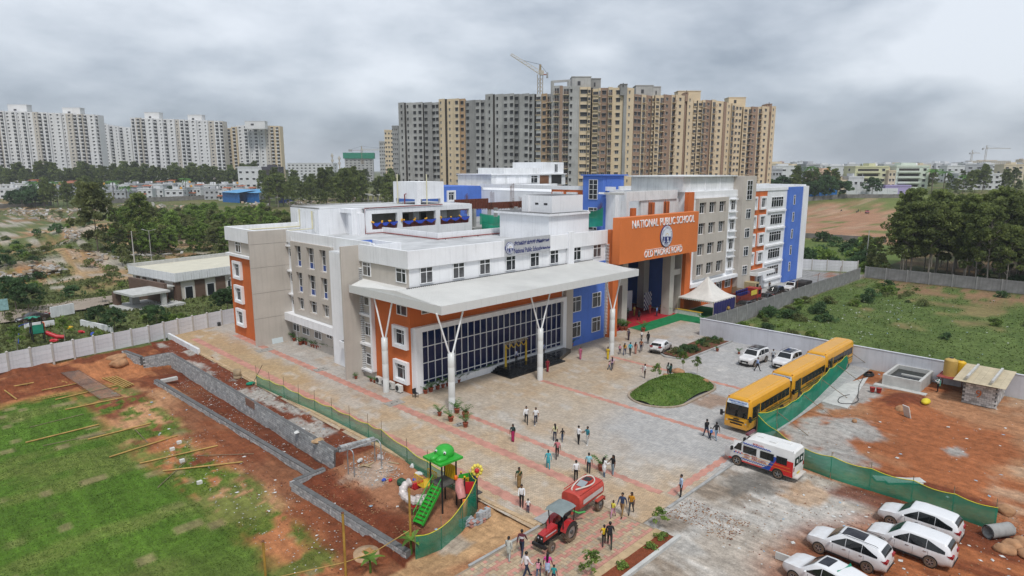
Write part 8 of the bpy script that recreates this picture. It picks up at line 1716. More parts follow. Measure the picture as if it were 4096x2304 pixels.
# potted palms
def pot_mesh(seed,r=.17,h=.30):
 return MB().lathe((0,0,0),[(r*.68,0),(r*.95,h*.8),(r*1.08,h*.82),(r*1.08,h),(r*.9,h),(r*.85,h*.9)],TERRA,12).mesh('pot')
def areca(seed,h=.85,n=10):
 rs=np.random.RandomState(seed);f=MB()
 for k in range(n):
  a=rs.uniform(0,6.28);L=h*rs.uniform(.7,1.1);pts=[Vector((math.cos(a)*L*.65*t**1.3,math.sin(a)*L*.65*t**1.3,.28+L*(t-.38*t**2.4)))for t in np.linspace(0,1,7)]
  for i in range(1,6):
   d=(pts[i+1]-pts[i]).normalized();s=d.cross(Vector((0,0,1))).normalized();w=L*.26
   for q in(-1,1):o=pts[i];f.add([o,o+d*.05,o+s*q*w+d*w*.7-Vector((0,0,w*.25))],[(0,1,2)],FROND)
  f.tube(pts,.008,FROND,3,False)
 return f.mesh('foliage')
POT,ARE=[pot_mesh(0),pot_mesh(1,.21,.36)],[areca(i)for i in range(6)]+[areca(9,1.3,14)]
def pots(fn,pts,lab,grp,s=1.0,z=.0,unique=None):
 for i,pt in enumerate(pts):
  p=fn(*pt);o=thing('potted_plant',unique[i]if unique else lab,'potted plant',(p.x,p.y,z+.005),tr_.uniform(0,6),grp,s*tr_.uniform(.85,1.15));link('pot',tr_.choice(POT),o,world=False);link('foliage',tr_.choice(ARE[:6]),o,world=False)
pots(SA,[(560,345),(595,357)],'','potted palms by the taupe fin',1.25,unique=['potted palm against the taupe fin, first of two','potted palm against the taupe fin, second of two'])
pots(SA,[(648,390),(668,380),(702,388),(722,388),(745,405),(768,412),(795,420),(815,425),(838,432),(858,438),(882,445),(905,450),(928,458),(948,465),(973,472),(997,482),(1020,490)],'potted palm in the row along the taupe ground floor','row of pots along the recessed face',1.2)
pots(SA,[(1722,808),(1768,792),(1827,772),(1872,757),(1912,744),(2007,712),(2065,690),(2120,670),(2153,659),(2195,642),(2230,632),(2252,624),(2282,613),(2315,604)],'potted palm in the row along the foot of the glazed front','row of pots along the glazed front',1.2)
pots(SD,[(30,682),(57,668),(85,652),(118,641),(135,634)],'potted palm beside the black entrance steps','pots beside the entrance steps',1.1);pots(SD,[(612,512),(645,494),(672,482),(692,473),(712,467),(732,460),(755,452),(785,447),(803,442),(825,434),(865,422),(885,416)],'potted palm in the row along the blue wall','row of pots along the blue wall',1.2)
pots(SA,[(1843,1000),(1940,1047),(1992,977),(2065,1017),(2065,1097)],'','pots round the second column',1.35,unique=['potted palm left of the second canopy column','potted palm in front of the second canopy column','potted palm touching the second canopy column','potted palm at the red band start by the column','potted palm nearest the camera by the column'])
pots(SD,[(985,345),(1010,350),(1045,372),(1062,368),(1080,371),(1230,381),(1440,232),(1745,313)],'','pots at the gateway',1.6,unique=['bushy plant behind the fourth column','second bushy plant behind the fourth column','potted palm at the left gate pillar, outer','potted palm at the left gate pillar, middle','potted palm at the left gate pillar, inner','single potted palm on the green carpet edge','tall potted palm at the right gate pillar','tall plant by the draped table'])
pots(SD,[(1690,522),(1865,552),(2050,577)],'','pots along the bed kerb',1.0,unique=['red pot at the bed kerb corner','red pot in the middle of the bed kerb','red pot at the bed end near the off-roader']);pots(SN,[(1080,548)],'',None,1.5,unique=['potted palm beside the woman in white kurta']);pots(SA,[(1125,682),(1255,705),(1285,715),(1310,720)],'small black-potted sapling at the corner bay foot','small pots at the corner bay',.8)
# banana clumps by the lawn corner
def banana(p,s,lab):
 o=thing('banana_plant',lab,'plant',p);b=MB();p=Vector(p);b.tube([p,p+Vector((0,0,.9*s))],[.09*s,.06*s],LEAFG,8);b.build('stem',o)
 for k in range(6):
  a=k*1.05+.4;pts=[p+Vector((math.cos(a)*1.0*s*t**1.4,math.sin(a)*1.0*s*t**1.4,s*(.85+1.0*t-.75*t*t)))for t in np.linspace(0,1,7)];f=MB();v=[]
  for i in range(7):d=(pts[min(6,i+1)]-pts[max(0,i-1)]).normalized();q=d.cross(Vector((0,0,1))).normalized()*s*.17*math.sin(math.pi*(.15+.8*i/6));v+=[pts[i]-q,pts[i]+Vector((0,0,-.02)),pts[i]+q]
  f.add(v,[(3*i+j,3*i+j+1,3*i+j+4,3*i+j+3)for i in range(6)for j in range(2)],LEAFG,True);f.build('leaf',o)
banana(SM(1385,1260),1.0,'banana plant at the foot of the net corner post');banana(SM(1035,1420),.9,'banana plant near the round manhole')
# grass: short turf on the lawn, rank grass in the field
def turf(name,label,n,x0,x1,y0,y1,h,w,m,test,seed):
 rs=np.random.RandomState(seed);P=np.stack([rs.uniform(x0,x1,n),rs.uniform(y0,y1,n)],1);c=gcol(P[:,0],P[:,1]);ok=test(P[:,0],P[:,1],c);P=P[ok];z=bumps(P[:,0],P[:,1]);k=len(P)
 a=rs.uniform(0,6.28,k);hh=h*rs.uniform(.5,1.4,k);B=np.stack([P[:,0],P[:,1],z],1);s=np.stack([np.cos(a),np.sin(a),0*a],1)*(w*rs.uniform(.6,1.4,k))[:,None];t=np.stack([-np.sin(a)*hh*.5,np.cos(a)*hh*.5,hh],1)
 V=np.stack([B-s,B+s,B+t],1).reshape(-1,3);me=bpy.data.meshes.new(name);me.vertices.add(len(V));me.vertices.foreach_set('co',V.ravel().astype(np.float32));me.loops.add(3*k);me.loops.foreach_set('vertex_index',np.arange(3*k,dtype=np.int32));me.polygons.add(k);me.polygons.foreach_set('loop_start',np.arange(0,3*k,3,dtype=np.int32));me.update();me.materials.append(m)
 return link(name,me,None,kind='stuff',label=label)
turf('turf_grass','short turf grass over the lawn',80000,2,20,30,84,.05,.04,GRASSM,lambda x,y,c:(c[:,1]>c[:,0]*1.12),3)
FGR=leafmat('field_weed',(0.095,0.145,0.036),(0.14,0.19,0.055),rnd=.05,trans=.25)
turf('field_grass','rank weeds and grass in the walled field',26000,80,147.5,-30,41.8,.15,.10,FGR,lambda x,y,c:(c[:,1]>c[:,0]*1.05),4)
turf('scrub_grass','rough grass over the waste ground',50000,4,75,100,235,.35,.2,MATS['olive_leaf'],lambda x,y,c:(c[:,1]>c[:,0]*.95),5)
# ------------------------ tent, backdrops and table at the gateway
CANV=mat('tent_canvas',(.66,.64,.60),.7,.05,1,streak=.08)
t=thing('event_tent','white peaked event tent over the green carpet','tent',(92.8,49.3,0));x0,x1,y0,y1,ze=89.2,96.4,45.9,52.0,2.75;cx_,cy_=92.8,49.0
b=MB();N,K=24,8;v=[]
per=[(x0+(x1-x0)*k/6,y0)for k in range(6)]+[(x1,y0+(y1-y0)*k/6)for k in range(6)]+[(x1-(x1-x0)*k/6,y1)for k in range(6)]+[(x0,y1-(y1-y0)*k/6)for k in range(6)]
for i in range(K+1):
 t_=i/K;hh=ze+3.1*(t_**2.1*.75+t_*.25)
 for px,py in per:v.append((px+(cx_-px)*t_*.985,py+(cy_-py)*t_*.985,hh))
b.add(v,[(i*N+k,i*N+(k+1)%N,(i+1)*N+(k+1)%N,(i+1)*N+k)for i in range(K)for k in range(N)],CANV,True);b.build('roof',t)
b=MB()
for k in range(N):
 a,c=per[k],per[(k+1)%N]
 for j in range(3):
  p,q=[(a[0]+(c[0]-a[0])*f,a[1]+(c[1]-a[1])*f)for f in(j/3,(j+1)/3)];m_=((p[0]+q[0])/2,(p[1]+q[1])/2);b.add([(p[0],p[1],ze),(q[0],q[1],ze),(q[0],q[1],ze-.16),(m_[0],m_[1],ze-.3),(p[0],p[1],ze-.16)],[(0,1,2,3,4)],CANV)
b.build('valance',t)
for px,py in((x0,y0),(x1,y0),(x1,y1),(x0,y1)):MB().tube([(px,py,0),(px,py,ze)],.05,mat('tent_pole',(.4,.36,.28),.6),8).build('pole',t)
b=MB();v=[]
for k in range(41):y=y0+.0;x=x0+.1+(x1-x0-.2)*k/40;v+=[(x,y+.06*math.sin(k*1.3),.1),(x,y+.04*math.sin(k*1.3+.5),2.6)]
b.add(v,[(2*k,2*k+2,2*k+3,2*k+1)for k in range(40)],mat('navy_side_cloth',(.022,.022,.11),.9,.15,1),True);b.build('side_cloth',t)
WCL=mat('white_cloth',(.66,.66,.62),.8,.05);YCL=mat('yellow_cloth',(.52,.34,.04),.8,.1)
p,q=SD(1500,222),SD(1722,262);t=thing('draped_table','long table with pleated white skirt and yellow cloth','table',p);d=(q-p).normalized();n=Vector((-d.y,d.x,0))
b=MB();v=[]
for k in range(61):a=p.lerp(q,k/60)+n*(.05*math.sin(k*1.7));v+=[a,a+Vector((0,0,.76))]
b.add(v,[(2*k,2*k+2,2*k+3,2*k+1)for k in range(60)],WCL,True);b.build('skirt',t);MB().bar(p+n*.35+Vector((0,0,.77)),q+n*.35+Vector((0,0,.77)),.8,.03,YCL).build('top_cloth',t)
BD=mat('marbled_backdrop',(.60,.61,.64),.7,.08,1)
t=thing('photo_backdrop','white marbled photo backdrop with arch of leaves in the gateway','backdrop',(83,59.5,0));MB().bar((79.2,59.6,1.7),(83.2,59.4,1.7),.1,3.3,BD).build('panel',t);MB().bar((83.3,59.4,1.7),(85.6,58.2,1.7),.1,3.3,BD).build('wing_panel',t)
b=MB();P=clump_pts([(82.2,59.1,z)for z in(.4,.9,1.4,1.9,2.4)],[.35,.35,.3,.3,.3],60,np.random.RandomState(3));link('leaf_garland',leafmesh('leaf_garland',P,.14,LEAFD),t);fit_text('NPS',.4,.7,NAVY,t,(80.3,59.5,2.3),.01)
CHK=[mat('check_white',(.6,.6,.62),.7),mat('check_navy',(.03,.035,.12),.7)]
t=thing('check_backdrop','navy and white chequered logo backdrop in the gateway','backdrop',(86.5,55.8,0))
for i in range(7):
 for j in range(8):MB().box((85.8+i*.3,56.0,.35+j*.36),(86.09+i*.3,56.05,.70+j*.36),CHK[(i+j)%2]).build('check_panel',t)
t=thing('flower_arch','yellow draped flower arch before the glazed entrance','arch',(50.5,49.6,.6));AC=mat('arch_cloth',(.62,.42,.05),.8,.15)
for x in(48.9,52.2):MB().tube([(x,49.9,.6),(x,49.9,3.1)],[.14,.1],AC,8).build('draped_post',t)
for k in range(4):x=48.9+k*.82;MB().tube([(x+.82*f,49.85,3.05-.45*math.sin(math.pi*f))for f in np.linspace(0,1,9)],.06,AC,6).build('swag',t)
P=clump_pts([(48.9+k*.3,49.85,3.25)for k in range(12)],[.22]*12,30,np.random.RandomState(4));link('flowers',leafmesh('flowers',P,.1,mat('cream_flower',(.5,.42,.3),.8,.3,3)),t)
# ------------------------ air conditioners and oddments by the corner bay
ACM=mat('ac_white',(.66,.66,.63),.5,.04)
for i,y in enumerate((56.3,55.2,54.1,52.7)):
 t=thing('ac_unit','white air-conditioner outdoor unit at the orange wall, %s from the column'%ORD[i],'air conditioner',(36.3,y,0),group='outdoor units at the orange wall');MB().box((36.15,y-.45,.12),(36.5,y+.45,.82),ACM).build('casing',t)
 MB().tube([(36.16,y+.12,.47),(36.12,y+.12,.47)],.27,DARK,18).build('fan_grille',t);MB().box((36.2,y-.35,0),(36.45,y-.28,.12),DARK).build('foot',t);MB().box((36.2,y+.28,0),(36.45,y+.35,.12),DARK).build('foot',t)
t=thing('plastic_chair','black plastic chair at the glazed corner','chair',(36.7,51.0,0));MB().box((36.4,50.1,.42),(36.85,50.55,.46),DARK).build('seat',t);MB().box((36.4,50.52,.46),(36.85,50.57,.9),DARK).build('backrest',t)
for dx in(.02,.4):
 for dy in(.02,.4):MB().box((36.4+dx,50.1+dy,0),(36.44+dx,50.14+dy,.42),DARK).build('leg',t)
o=MB().box((-.75,-.02,0),(.75,.02,.85),mat('pale_board',(.55,.62,.64),.5,.03)).build('leaning_board',loc=(36.2,79.85,0));o.rotation_euler=(R(-14),0,0);tag(o,'pale blue board leaning on the taupe fin wall','board')
for i,pt in enumerate(((1805,1090),(1882,1080))):p=S0(*pt,0);tag(MB().lathe((p.x,p.y,.0),[(.22,0),(.25,.5),(.1,.55)],DARK,10).build('dark_drum')if i else MB().ball((p.x,p.y,.15),(.5,.3,.22),DARK,8,5).build('dark_bundle'),('black bundle lying on the path by the precast wall','black drum standing by the precast wall')[i],'bundle' if not i else 'drum')
# ------------------------ play tower
PG,PY,PR,PB,PO=[mat('play_'+n,c,.4,.03)for n,c in(('green',(.03,.36,.035)),('yellow',(.66,.42,.02)),('red',(.50,.02,.03)),('blue',(.03,.08,.45)),('orange',(.72,.16,.01)))]
SHEETP=mat('torn_plastic_wrap',(.58,.52,.50),.35,.2,4)
pt=thing('play_tower','colourful play tower with green domed roof, stairs and wrapped slides','play structure',(25.4,33.2,-.45));ox,oy,oz=25.65,32.3,-.45
def PP(name,mb):return mb.build(name,pt)
for i in(-1,1):
 for j in(-1,1):PP('post',MB().tube([(ox+i*.62,oy+j*.62,oz),(ox+i*.62,oy+j*.62,oz+3.6)],.06,DARK,8))
PP('platform',MB().box((ox-.65,oy-.65,oz+1.85),(ox+.65,oy+.65,oz+1.93),mat('play_deck',(.09,.085,.08),.7)))
rf=PP('roof',MB().prism([(ox-1.0,oy-.95),(ox+.95,oy-1.0),(ox+1.0,oy+.95),(ox-.95,oy+1.0)],oz+3.6,oz+3.75,PG).ball((ox+.2,oy+.1,oz+3.95),(.72,.66,.55),PG,18,10).ball((ox-.55,oy+.08,oz+3.82),(.48,.26,.22),PG,14,8).ball((ox-.42,oy-.42,oz+3.82),(.48,.26,.22),PG,14,8))
EW=mat('eye_white',(.7,.7,.7),.4)
for dx,dy in((-.32,.25),(-.12,-.42)):link('eye',MB().ball((ox+dx-.1,oy+dy-.05,oz+4.2),.10,EW,10,6).ball((ox+dx-.18,oy+dy-.11,oz+4.22),.05,DARK,8,5).mesh('eye'),rf)
pa=PP('yellow_panel',MB().box((ox+.6,oy-.58,oz+1.95),(ox+.65,oy+.58,oz+3.0),PY))
for k in range(5):link('slat',MB().bar((ox+.58,oy-.5+k*.22,oz+2.0),(ox+.58,oy-.3+k*.22,oz+2.9),.05,.03,mat('play_mustard',(.45,.30,.01),.5)).mesh('slat'),pa)
# bridge with orange rails to the wrapped spiral slide
PP('bridge_deck',MB().box((ox-1.25,oy+.6,oz+1.6),(ox-.1,oy+1.6,oz+1.66),PY))
for xx in(ox-1.25,ox-.1):
 r_=PP('handrail',MB().bar((xx,oy+.6,oz+2.35),(xx,oy+1.6,oz+2.35),.05,.05,PY))
 for k in range(7):link('baluster',MB().box((xx-.015,oy+.6+k*.165,oz+1.65),(xx+.015,oy+.63+k*.165,oz+2.35),PY).mesh('baluster'),r_)
PP('slide_mouth',MB().box((ox-1.5,oy+1.3,oz+1.35),(ox-.7,oy+1.5,oz+1.75),PR).box((ox-1.5,oy+1.3,oz+1.3),(ox-.7,oy+2.1,oz+1.38),PR))
sp=[(ox-1.7+.75*math.cos(a),oy+1.1+.75*math.sin(a),oz+1.75-1.5*(a-1.2)/6.6)for a in np.linspace(1.2,7.8,40)]
PP('spiral_slide',MB().tube(sp,[.27+.05*math.sin(i*2.3)for i in range(40)],SHEETP,10,True,False));PP('slide_patch',MB().ball((ox-2.0,oy+.55,oz+.75),(.35,.3,.2),PR,10,6))
# green stairs
for k in range(10):f=k/9;c_=Vector((ox-.75-1.75*f,oy-.15-.32*f,oz+1.75-1.65*f));d=Vector((.18,-.98,0))*.36;PP('stair_tread',MB().bar(c_-d,c_+d,.24,.05,PG))
for s in(-1,1):
 d=Vector((.18,-.98,0))*.40*s;a,c=Vector((ox-.62,oy-.12,oz+1.85))+d,Vector((ox-2.6,oy-.5,oz+.02))+d;PP('stringer',MB().bar(a,c,.05,.18,PG));r_=PP('handrail',MB().tube([a+Vector((0,0,.7)),c+Vector((0,0,.7))],.028,PG,6))
 for k in range(8):q=a.lerp(c,k/7);link('baluster',MB().tube([q,q+Vector((0,0,.7))],.014,PG,5).mesh('baluster'),r_)
 # lower deck with panels, flower and slides
for dx,dy in((.62,-1.5),(1.2,-2.1),(1.7,-1.2),(.9,-.8)):po=PP('post',MB().tube([(ox+dx,oy+dy,oz),(ox+dx,oy+dy,oz+2.5)],.05,DARK,8));link('finial',MB().ball((ox+dx,oy+dy,oz+2.55),.075,PY,8,6).mesh('finial'),po)
PP('platform',MB().box((ox+.6,oy-2.1,oz+1.2),(ox+1.7,oy-.7,oz+1.28),MATS['play_deck']))
gp_=PP('game_panel',MB().bar((ox+.72,oy-.75,oz+1.85),(ox+1.65,oy-1.15,oz+1.85),.05,1.1,PG))
for i in range(3):
 for j in range(3):c_=Vector((ox+.72,oy-.80,oz+1.5)).lerp(Vector((ox+1.65,oy-1.20,oz+1.5)),.25+.25*i)+Vector((-.03,-.05,j*.26));link('game_block',MB().bar(c_+Vector((-.11,.05,0)),c_+Vector((.11,-.05,0)),.06,.22,PY).mesh('game_block'),gp_);text_on('lettering','OX'[(i+j)%2],.2,DARK,gp_,c_+Vector((-.03,-.05,0)),R(-25),.005)
PP('red_panel',MB().bar((ox+.65,oy-1.5,oz+1.75),(ox+1.2,oy-2.05,oz+1.75),.06,.85,PR));PP('blue_panel',MB().bar((ox+1.25,oy-2.0,oz+1.95),(ox+1.7,oy-1.25,oz+1.95),.05,.9,PB))
fl=MB();fc=Vector((ox+1.35,oy-1.95,oz+2.95));rv=Vector((.707,-.707,0));fl_c=PP('flower',MB().ball(fc+Vector((-.08,-.08,0)),(.16,.16,.17),PR,12,8))
for k in range(9):a=2*math.pi*k/9;c_=fc+rv*.30*math.cos(a)+Vector((0,0,.32*math.sin(a)));link('petal',MB().ball(c_,(.13,.13,.15),mat('petal_yellow',(.72,.60,.10),.4),10,6).mesh('petal'),fl_c)
PP('orange_slide',MB().tube([(ox+.3,oy-1.9,oz+1.15),(ox-.1,oy-2.3,oz+.6),(ox-.4,oy-2.5,oz+.25)],[.2,.22,.2],PO,10));PP('pink_tunnel',MB().tube([(ox+.75,oy-.85,oz+1.9),(ox+.3,oy-1.35,oz+1.75),(ox+.25,oy-1.65,oz+1.2)],[.32,.34,.28],mat('pink_wrap',(.58,.24,.22),.4,.15,3),10));PP('orange_tip',MB().ball((ox+1.9,oy-2.6,oz+.3),(.25,.2,.12),PO,10,6))
PP('mascot',MB().ball((ox+.5,oy-.72,oz+2.25),(.14,.14,.2),PO,10,6));
# climbing arch
t=thing('climbing_arch','grey steel climbing arch on the playground earth','climbing frame',(24.2,39,-.6));ST=mat('galvanised_steel',(.34,.35,.36),.4,.05,metal=.5)
pa_,pb_=SM(845,570),SM(897,590);pc_,pd_=SM(1075,470),SM(1130,508)
for a,c in((pa_,pb_),(pc_,pd_)):m_=(a+c)/2;MB().tube([a,a+Vector((0,0,1.75)),a.lerp(c,.15)+Vector((0,0,1.98)),m_+Vector((0,0,2.08)),a.lerp(c,.85)+Vector((0,0,1.98)),c+Vector((0,0,1.75)),c],.05,ST,8).build('hoop',t)
MB().tube([(pa_+pb_)/2+Vector((0,0,2.08)),(pc_+pd_)/2+Vector((0,0,2.08))],.045,ST,8).build('top_bar',t)
# things lying about the playground
def bundle(name,lab,cat,p,r,m,n=1,seed=0):
 bm=bmesh.new();bmesh.ops.create_icosphere(bm,subdivisions=2,radius=1)
 for v in bm.verts:k=1+.5*(float(vnoise(np.array(v.co.x*2.2+seed),np.array(v.co.y*2.2+v.co.z*1.7),60))-.5);v.co=Vector((v.co.x*r[0]*k,v.co.y*r[1]*k,v.co.z*r[2]*k))
 me=bpy.data.meshes.new(name);bm.to_mesh(me);bm.free();me.materials.append(m);return link(name,me,None,(p[0],p[1],p[2]+r[2]*.6),rz=seed*.7,label=lab,cat=cat)
bundle('net_bundle','rolled dark green net with toys by the play tower','net bundle',SM(1310,670),(.75,.35,.28),mat('dark_green_net',(.02,.09,.05),.8,.3,5),seed=2)
for i,(q,m)in enumerate((((1150,630),PB),((1205,632),PR),((1410,632),PB),((1365,632),PR))):bundle('toy_part',('blue plastic seat part by the net roll','red plastic seat part by the net roll','second blue part beyond the net roll','second red part on the net roll')[i],'toy part',SM(*q),(.18,.14,.12),m,seed=i)
for i,(q,r,l)in enumerate((((945,465),(.32,.2,.14),'white plastic bag near the climbing arch'),((1120,435),(.45,.22,.16),'torn white sheet under the climbing arch'),((1455,575),(.4,.2,.12),'white sack by the net near the play tower'),((590,375),(.5,.35,.25),'brown paper heap in the trench end'),((430,335),(.6,.3,.08),'crumpled posters in the trench'),((1395,520),(.22,.2,.22),'pale stone lump by the net'),((1560,600),(.4,.3,.3),''),)):
 if l:bundle('litter_heap',l,'litter',SM(*q),r,mat('brown_paper',(.42,.28,.16),.9,.2,4)if 'brown' in l else SHEETP if 'torn' in l else LITW,seed=10+i)
SLAT=mat('broken_board',(.40,.30,.18),.9,.2,3)
for i,(a,c)in enumerate((((930,520),(1050,490)),((960,500),(1040,525)),((230,215),(330,260)),((1190,478),(1280,495)),((1000,515),(1065,480)))):
 p,q=SM(*a),SM(*c);tag(MB().bar(p+Vector((0,0,.08)),q+Vector((0,0,.1)),.14,.03,SLAT).build('loose_board'),'broken board lying %s'%('under the arch, nearest','under the arch, crossing','in the block-wall trench','by the net foot','under the arch, farthest')[i],'board')
 # stacks of spare pavers
PVG,PVR=mat('spare_paver_grey',(.40,.42,.44),.9,.1,4,rnd=.15),mat('spare_paver_red',(.45,.22,.18),.9,.1,4,rnd=.12)
pm_=[MB().box((-.12,-.06,0),(.12,.06,.075),m).mesh('paver')for m in(PVG,PVR)]
for i,(q,nx,nz,l)in enumerate((((1865,1010),4,6,'stack of grey pavers nearest the green net'),((1935,1005),3,4,'low paver stack with red blocks in the middle'),((2010,960),4,8,'tallest paver stack by the tan kerb'),((1990,985),3,3,'loose pavers between the stacks'))):
 p=SM(*q);t=thing('paver_stack',l,'pavers',p,group='stacks of spare pavers')
 for z in range(nz):
  for x in range(nx):
   for y in range(3):
    if z>nz-3 and random.random()<.35:continue
    o=link('paver',pm_[1]if(i in(1,3)and random.random()<.4)else pm_[0],t,(p.x-.4+x*.25+random.uniform(-.03,.03),p.y-.1+y*.135,p.z+z*.078));o.rotation_euler=(0,0,random.uniform(-.12,.12))
# ------------------------ clubhouse beyond the precast wall
t=thing('clubhouse','low cream and brown clubhouse with white panelled fascia and porch','building',(36.9,121.0,-.5));club=t;CBR,CCR,CRF=mat('club_brown',(.135,.085,.062),.7,.08,1),mat('club_cream',(.60,.56,.50),.9,.05),mat('club_roof',(.60,.57,.46),.7,.05,.5)
bx=lambda n,a,c,m:MB().box(a,c,m).build(n,t)
bx('wall',(36.9,120.6,-.6),(60,136,3.3),CCR);bx('roof',(36.6,120.2,4.2),(60,136.6,4.35),CRF)
fm=MB().box((.03,-.03,0),(1.47,.03,1.5),WHITE2).mesh('fascia_panel')
for k in range(15):link('fascia_panel',fm,t,(36.4+k*1.5,120.0,3.2))
for k in range(11):o=link('fascia_panel',fm,t,(36.4,120.0+(k+1)*1.5,3.2));o.rotation_euler=(0,0,R(-90))
bx('soffit',(36.4,120.0,3.08),(60,137,3.2),CONCL);bx('parapet_back',(36.4,136.4,4.2),(60,136.9,5.0),CONCL)
for y in(133.4,131,127.2,124.6):bx('brown_panel',(36.82,y,.4),(36.9,y+1.3,3.1),CBR)
for x in(40.2,44.2,48.5,52.5):bx('brown_panel',(x,120.52,-.5),(x+1.9,120.6,3.1),CBR)
for x in(38.3,42.4,46.5):f_=bx('window',(x,120.54,-.3),(x+1.5,120.6,2.0),UPVC);link('pane',MB().box((x+.1,120.5,-.2),(x+1.4,120.55,1.9),GLASS).mesh('pane'),f_)
bx('corner_pillar',(36.6,120.3,-.6),(37.5,121.2,3.1),CBR)
bx('porch_slab',(28.2,117.6,2.0),(34.2,124.5,2.35),CONCL);bx('porch_wall',(34.2,119.5,-.6),(34.7,132,3.2),CBR);bx('porch_back',(28.6,124.6,-.6),(29.4,126,2.0),CBR);bx('porch_pillar',(30.4,123.0,-.6),(31.6,124,2.0),CONCL);bx('porch_pillar',(33.0,118.0,-.6),(33.7,118.7,2.0),CONCL);bx('porch_floor',(28,117.5,-.6),(36.6,126,-.2),CONCL);bx('link_roof',(34.7,120.5,2.3),(36.5,128,2.5),CONCL)
bx('side_porch',(46.8,117.8,2.2),(51.5,120.5,2.5),CONCL);bx('side_porch_wall',(47.0,118.0,-.6),(47.4,120.4,2.2),WHITE2);bx('side_porch_wall',(50.6,118.0,-.6),(51.0,120.4,2.2),WHITE2)
club.rotation_euler=(0,0,R(10.5))
a,c=S0(440,1010),S0(640,970);tag(MB().bar((a.x,a.y,.3),(c.x,c.y,.3),.2,1.7,WHITE2).build('garden_wall'),'short white garden wall by the clubhouse road','wall');a,c=S0(210,1110),S0(470,1075);tag(MB().bar((a.x,a.y,-.1),(c.x,c.y,-.1),.2,.8,WHITE2).build('garden_wall'),'low white kerb wall beside the small playground','wall');a,c=S0(700,1075),S0(965,1135);tag(MB().bar((a.x,a.y,-.1),(c.x,c.y,-.1),.3,.9,WHITE2).build('garden_wall'),'white planter wall below the porch steps','wall')
rd=[S0(-200,1080),S0(430,1000),S0(980,880),S0(1000,815),S0(700,850),S0(-200,1000)]
link('club_road',gridmesh('club_road',np.arange(-15,37,1.),np.arange(112,142,.8),lambda x,y:x*0-.44,lambda x,y:lerp(np.ones(x.shape+(3,))*np.array((.36,.30,.24)),(.26,.22,.18),fbm(x*.3,y*.3,66)),surfmat('dusty_asphalt',None,.01,1,.95,.12),lambda x,y:np.vectorize(lambda a,b_:inside(a,b_,[(q.x,q.y)for q in rd]))(x,y)),kind='structure',label='dusty road curving past the clubhouse')
# small play set there
p=S0(290,1220);t=thing('small_play_set','small green and red play set with blue swing frame by the clubhouse','play structure',p)
for dx,dy in((0,0),(1.3,0),(1.3,1.2),(0,1.2)):MB().tube([(p.x+dx,p.y+dy,p.z),(p.x+dx,p.y+dy,p.z+3.2-dx*.6)],.07,DARK,6).build('post',t)
MB().box((p.x,p.y-.03,p.z+1.1),(p.x+1.3,p.y+.03,p.z+2.3),mat('play_teal',(.02,.25,.16),.5)).build('panel',t);MB().box((p.x,p.y,p.z+1.0),(p.x+1.3,p.y+1.2,p.z+1.1),DARK).build('deck',t);MB().tube([(p.x+1.5,p.y+.5,p.z+1.0),(p.x+2.6,p.y-.2,p.z+.3),(p.x+3.4,p.y-.6,p.z+.2)],[.3,.32,.3],PR,8).build('slide',t);MB().box((p.x+1.4,p.y+.3,p.z+1.4),(p.x+1.5,p.y+1.3,p.z+2.4),PO).build('side_panel',t)
for k in range(6):a=k*1.047;MB().bar((p.x+.2,p.y+.2,p.z+3.5),(p.x+.2+.9*math.cos(a),p.y+.2+.9*math.sin(a),p.z+3.35),.3,.05,MATS['play_teal']).build('palm_leaf',t)
MB().tube([(p.x-1.6,p.y+.6,p.z),(p.x-1.2,p.y+1.0,p.z+2.3),(p.x+.2,p.y+2.4,p.z+2.3),(p.x+.0,p.y+2.9,p.z)],.05,PB,6).build('swing_frame',t)
for i,(q,m)in enumerate((((700,1140),PR),((470,1215),PR),((600,1105),PY),((795,1160),PB))):bundle('toy_rider',('red and blue spring rider on the clubhouse lawn','red slide end near the precast wall','small yellow toy on the clubhouse lawn','blue toy by the precast wall top')[i],'toy',S0(*q),(.5,.25,.25),m,seed=30+i)
p=S0(45,1010);t=thing('road_sign_board','small teal notice board at the road edge','sign',p);MB().tube([p,p+Vector((0,0,1.4))],.05,DARK,6).build('post',t);MB().box((p.x-.5,p.y-.05,p.z+1.2),(p.x+.6,p.y+.05,p.z+3.0),mat('teal_board',(.25,.42,.42),.6,.15,3)).build('board',t)
# ------------------------ poles, lamps and wires
def lamp(lab,p,h):
 t=thing('street_lamp',lab,'street lamp',p);MB().tube([p,(p.x,p.y,p.z+h)],[.09,.06],POSTM,8).build('pole',t)
 for s in(-1,1):MB().tube([(p.x,p.y,p.z+h-.2),(p.x+s*.8,p.y-s*.8,p.z+h+.15)],.04,POSTM,6).build('arm',t);MB().bar((p.x+s*.7,p.y-s*.7,p.z+h+.15),(p.x+s*1.2,p.y-s*1.2,p.z+h+.28),.25,.08,CONCL).build('lamp_head',t)
lamp('double-armed street lamp beyond the clubhouse',S0(1305,545),8.2)
up=S0(1158,560);t=thing('utility_pole','concrete power pole left of the street lamp','pole',up);MB().tube([up,up+Vector((0,0,8.3))],[.16,.11],POSTM,8).build('pole',t)
for k,z in enumerate((8.1,7.4,6.6)):MB().bar(up+Vector((-.8,.8,z)),up+Vector((.8,-.8,z)),.08,.08,RUST).build('cross_arm',t)
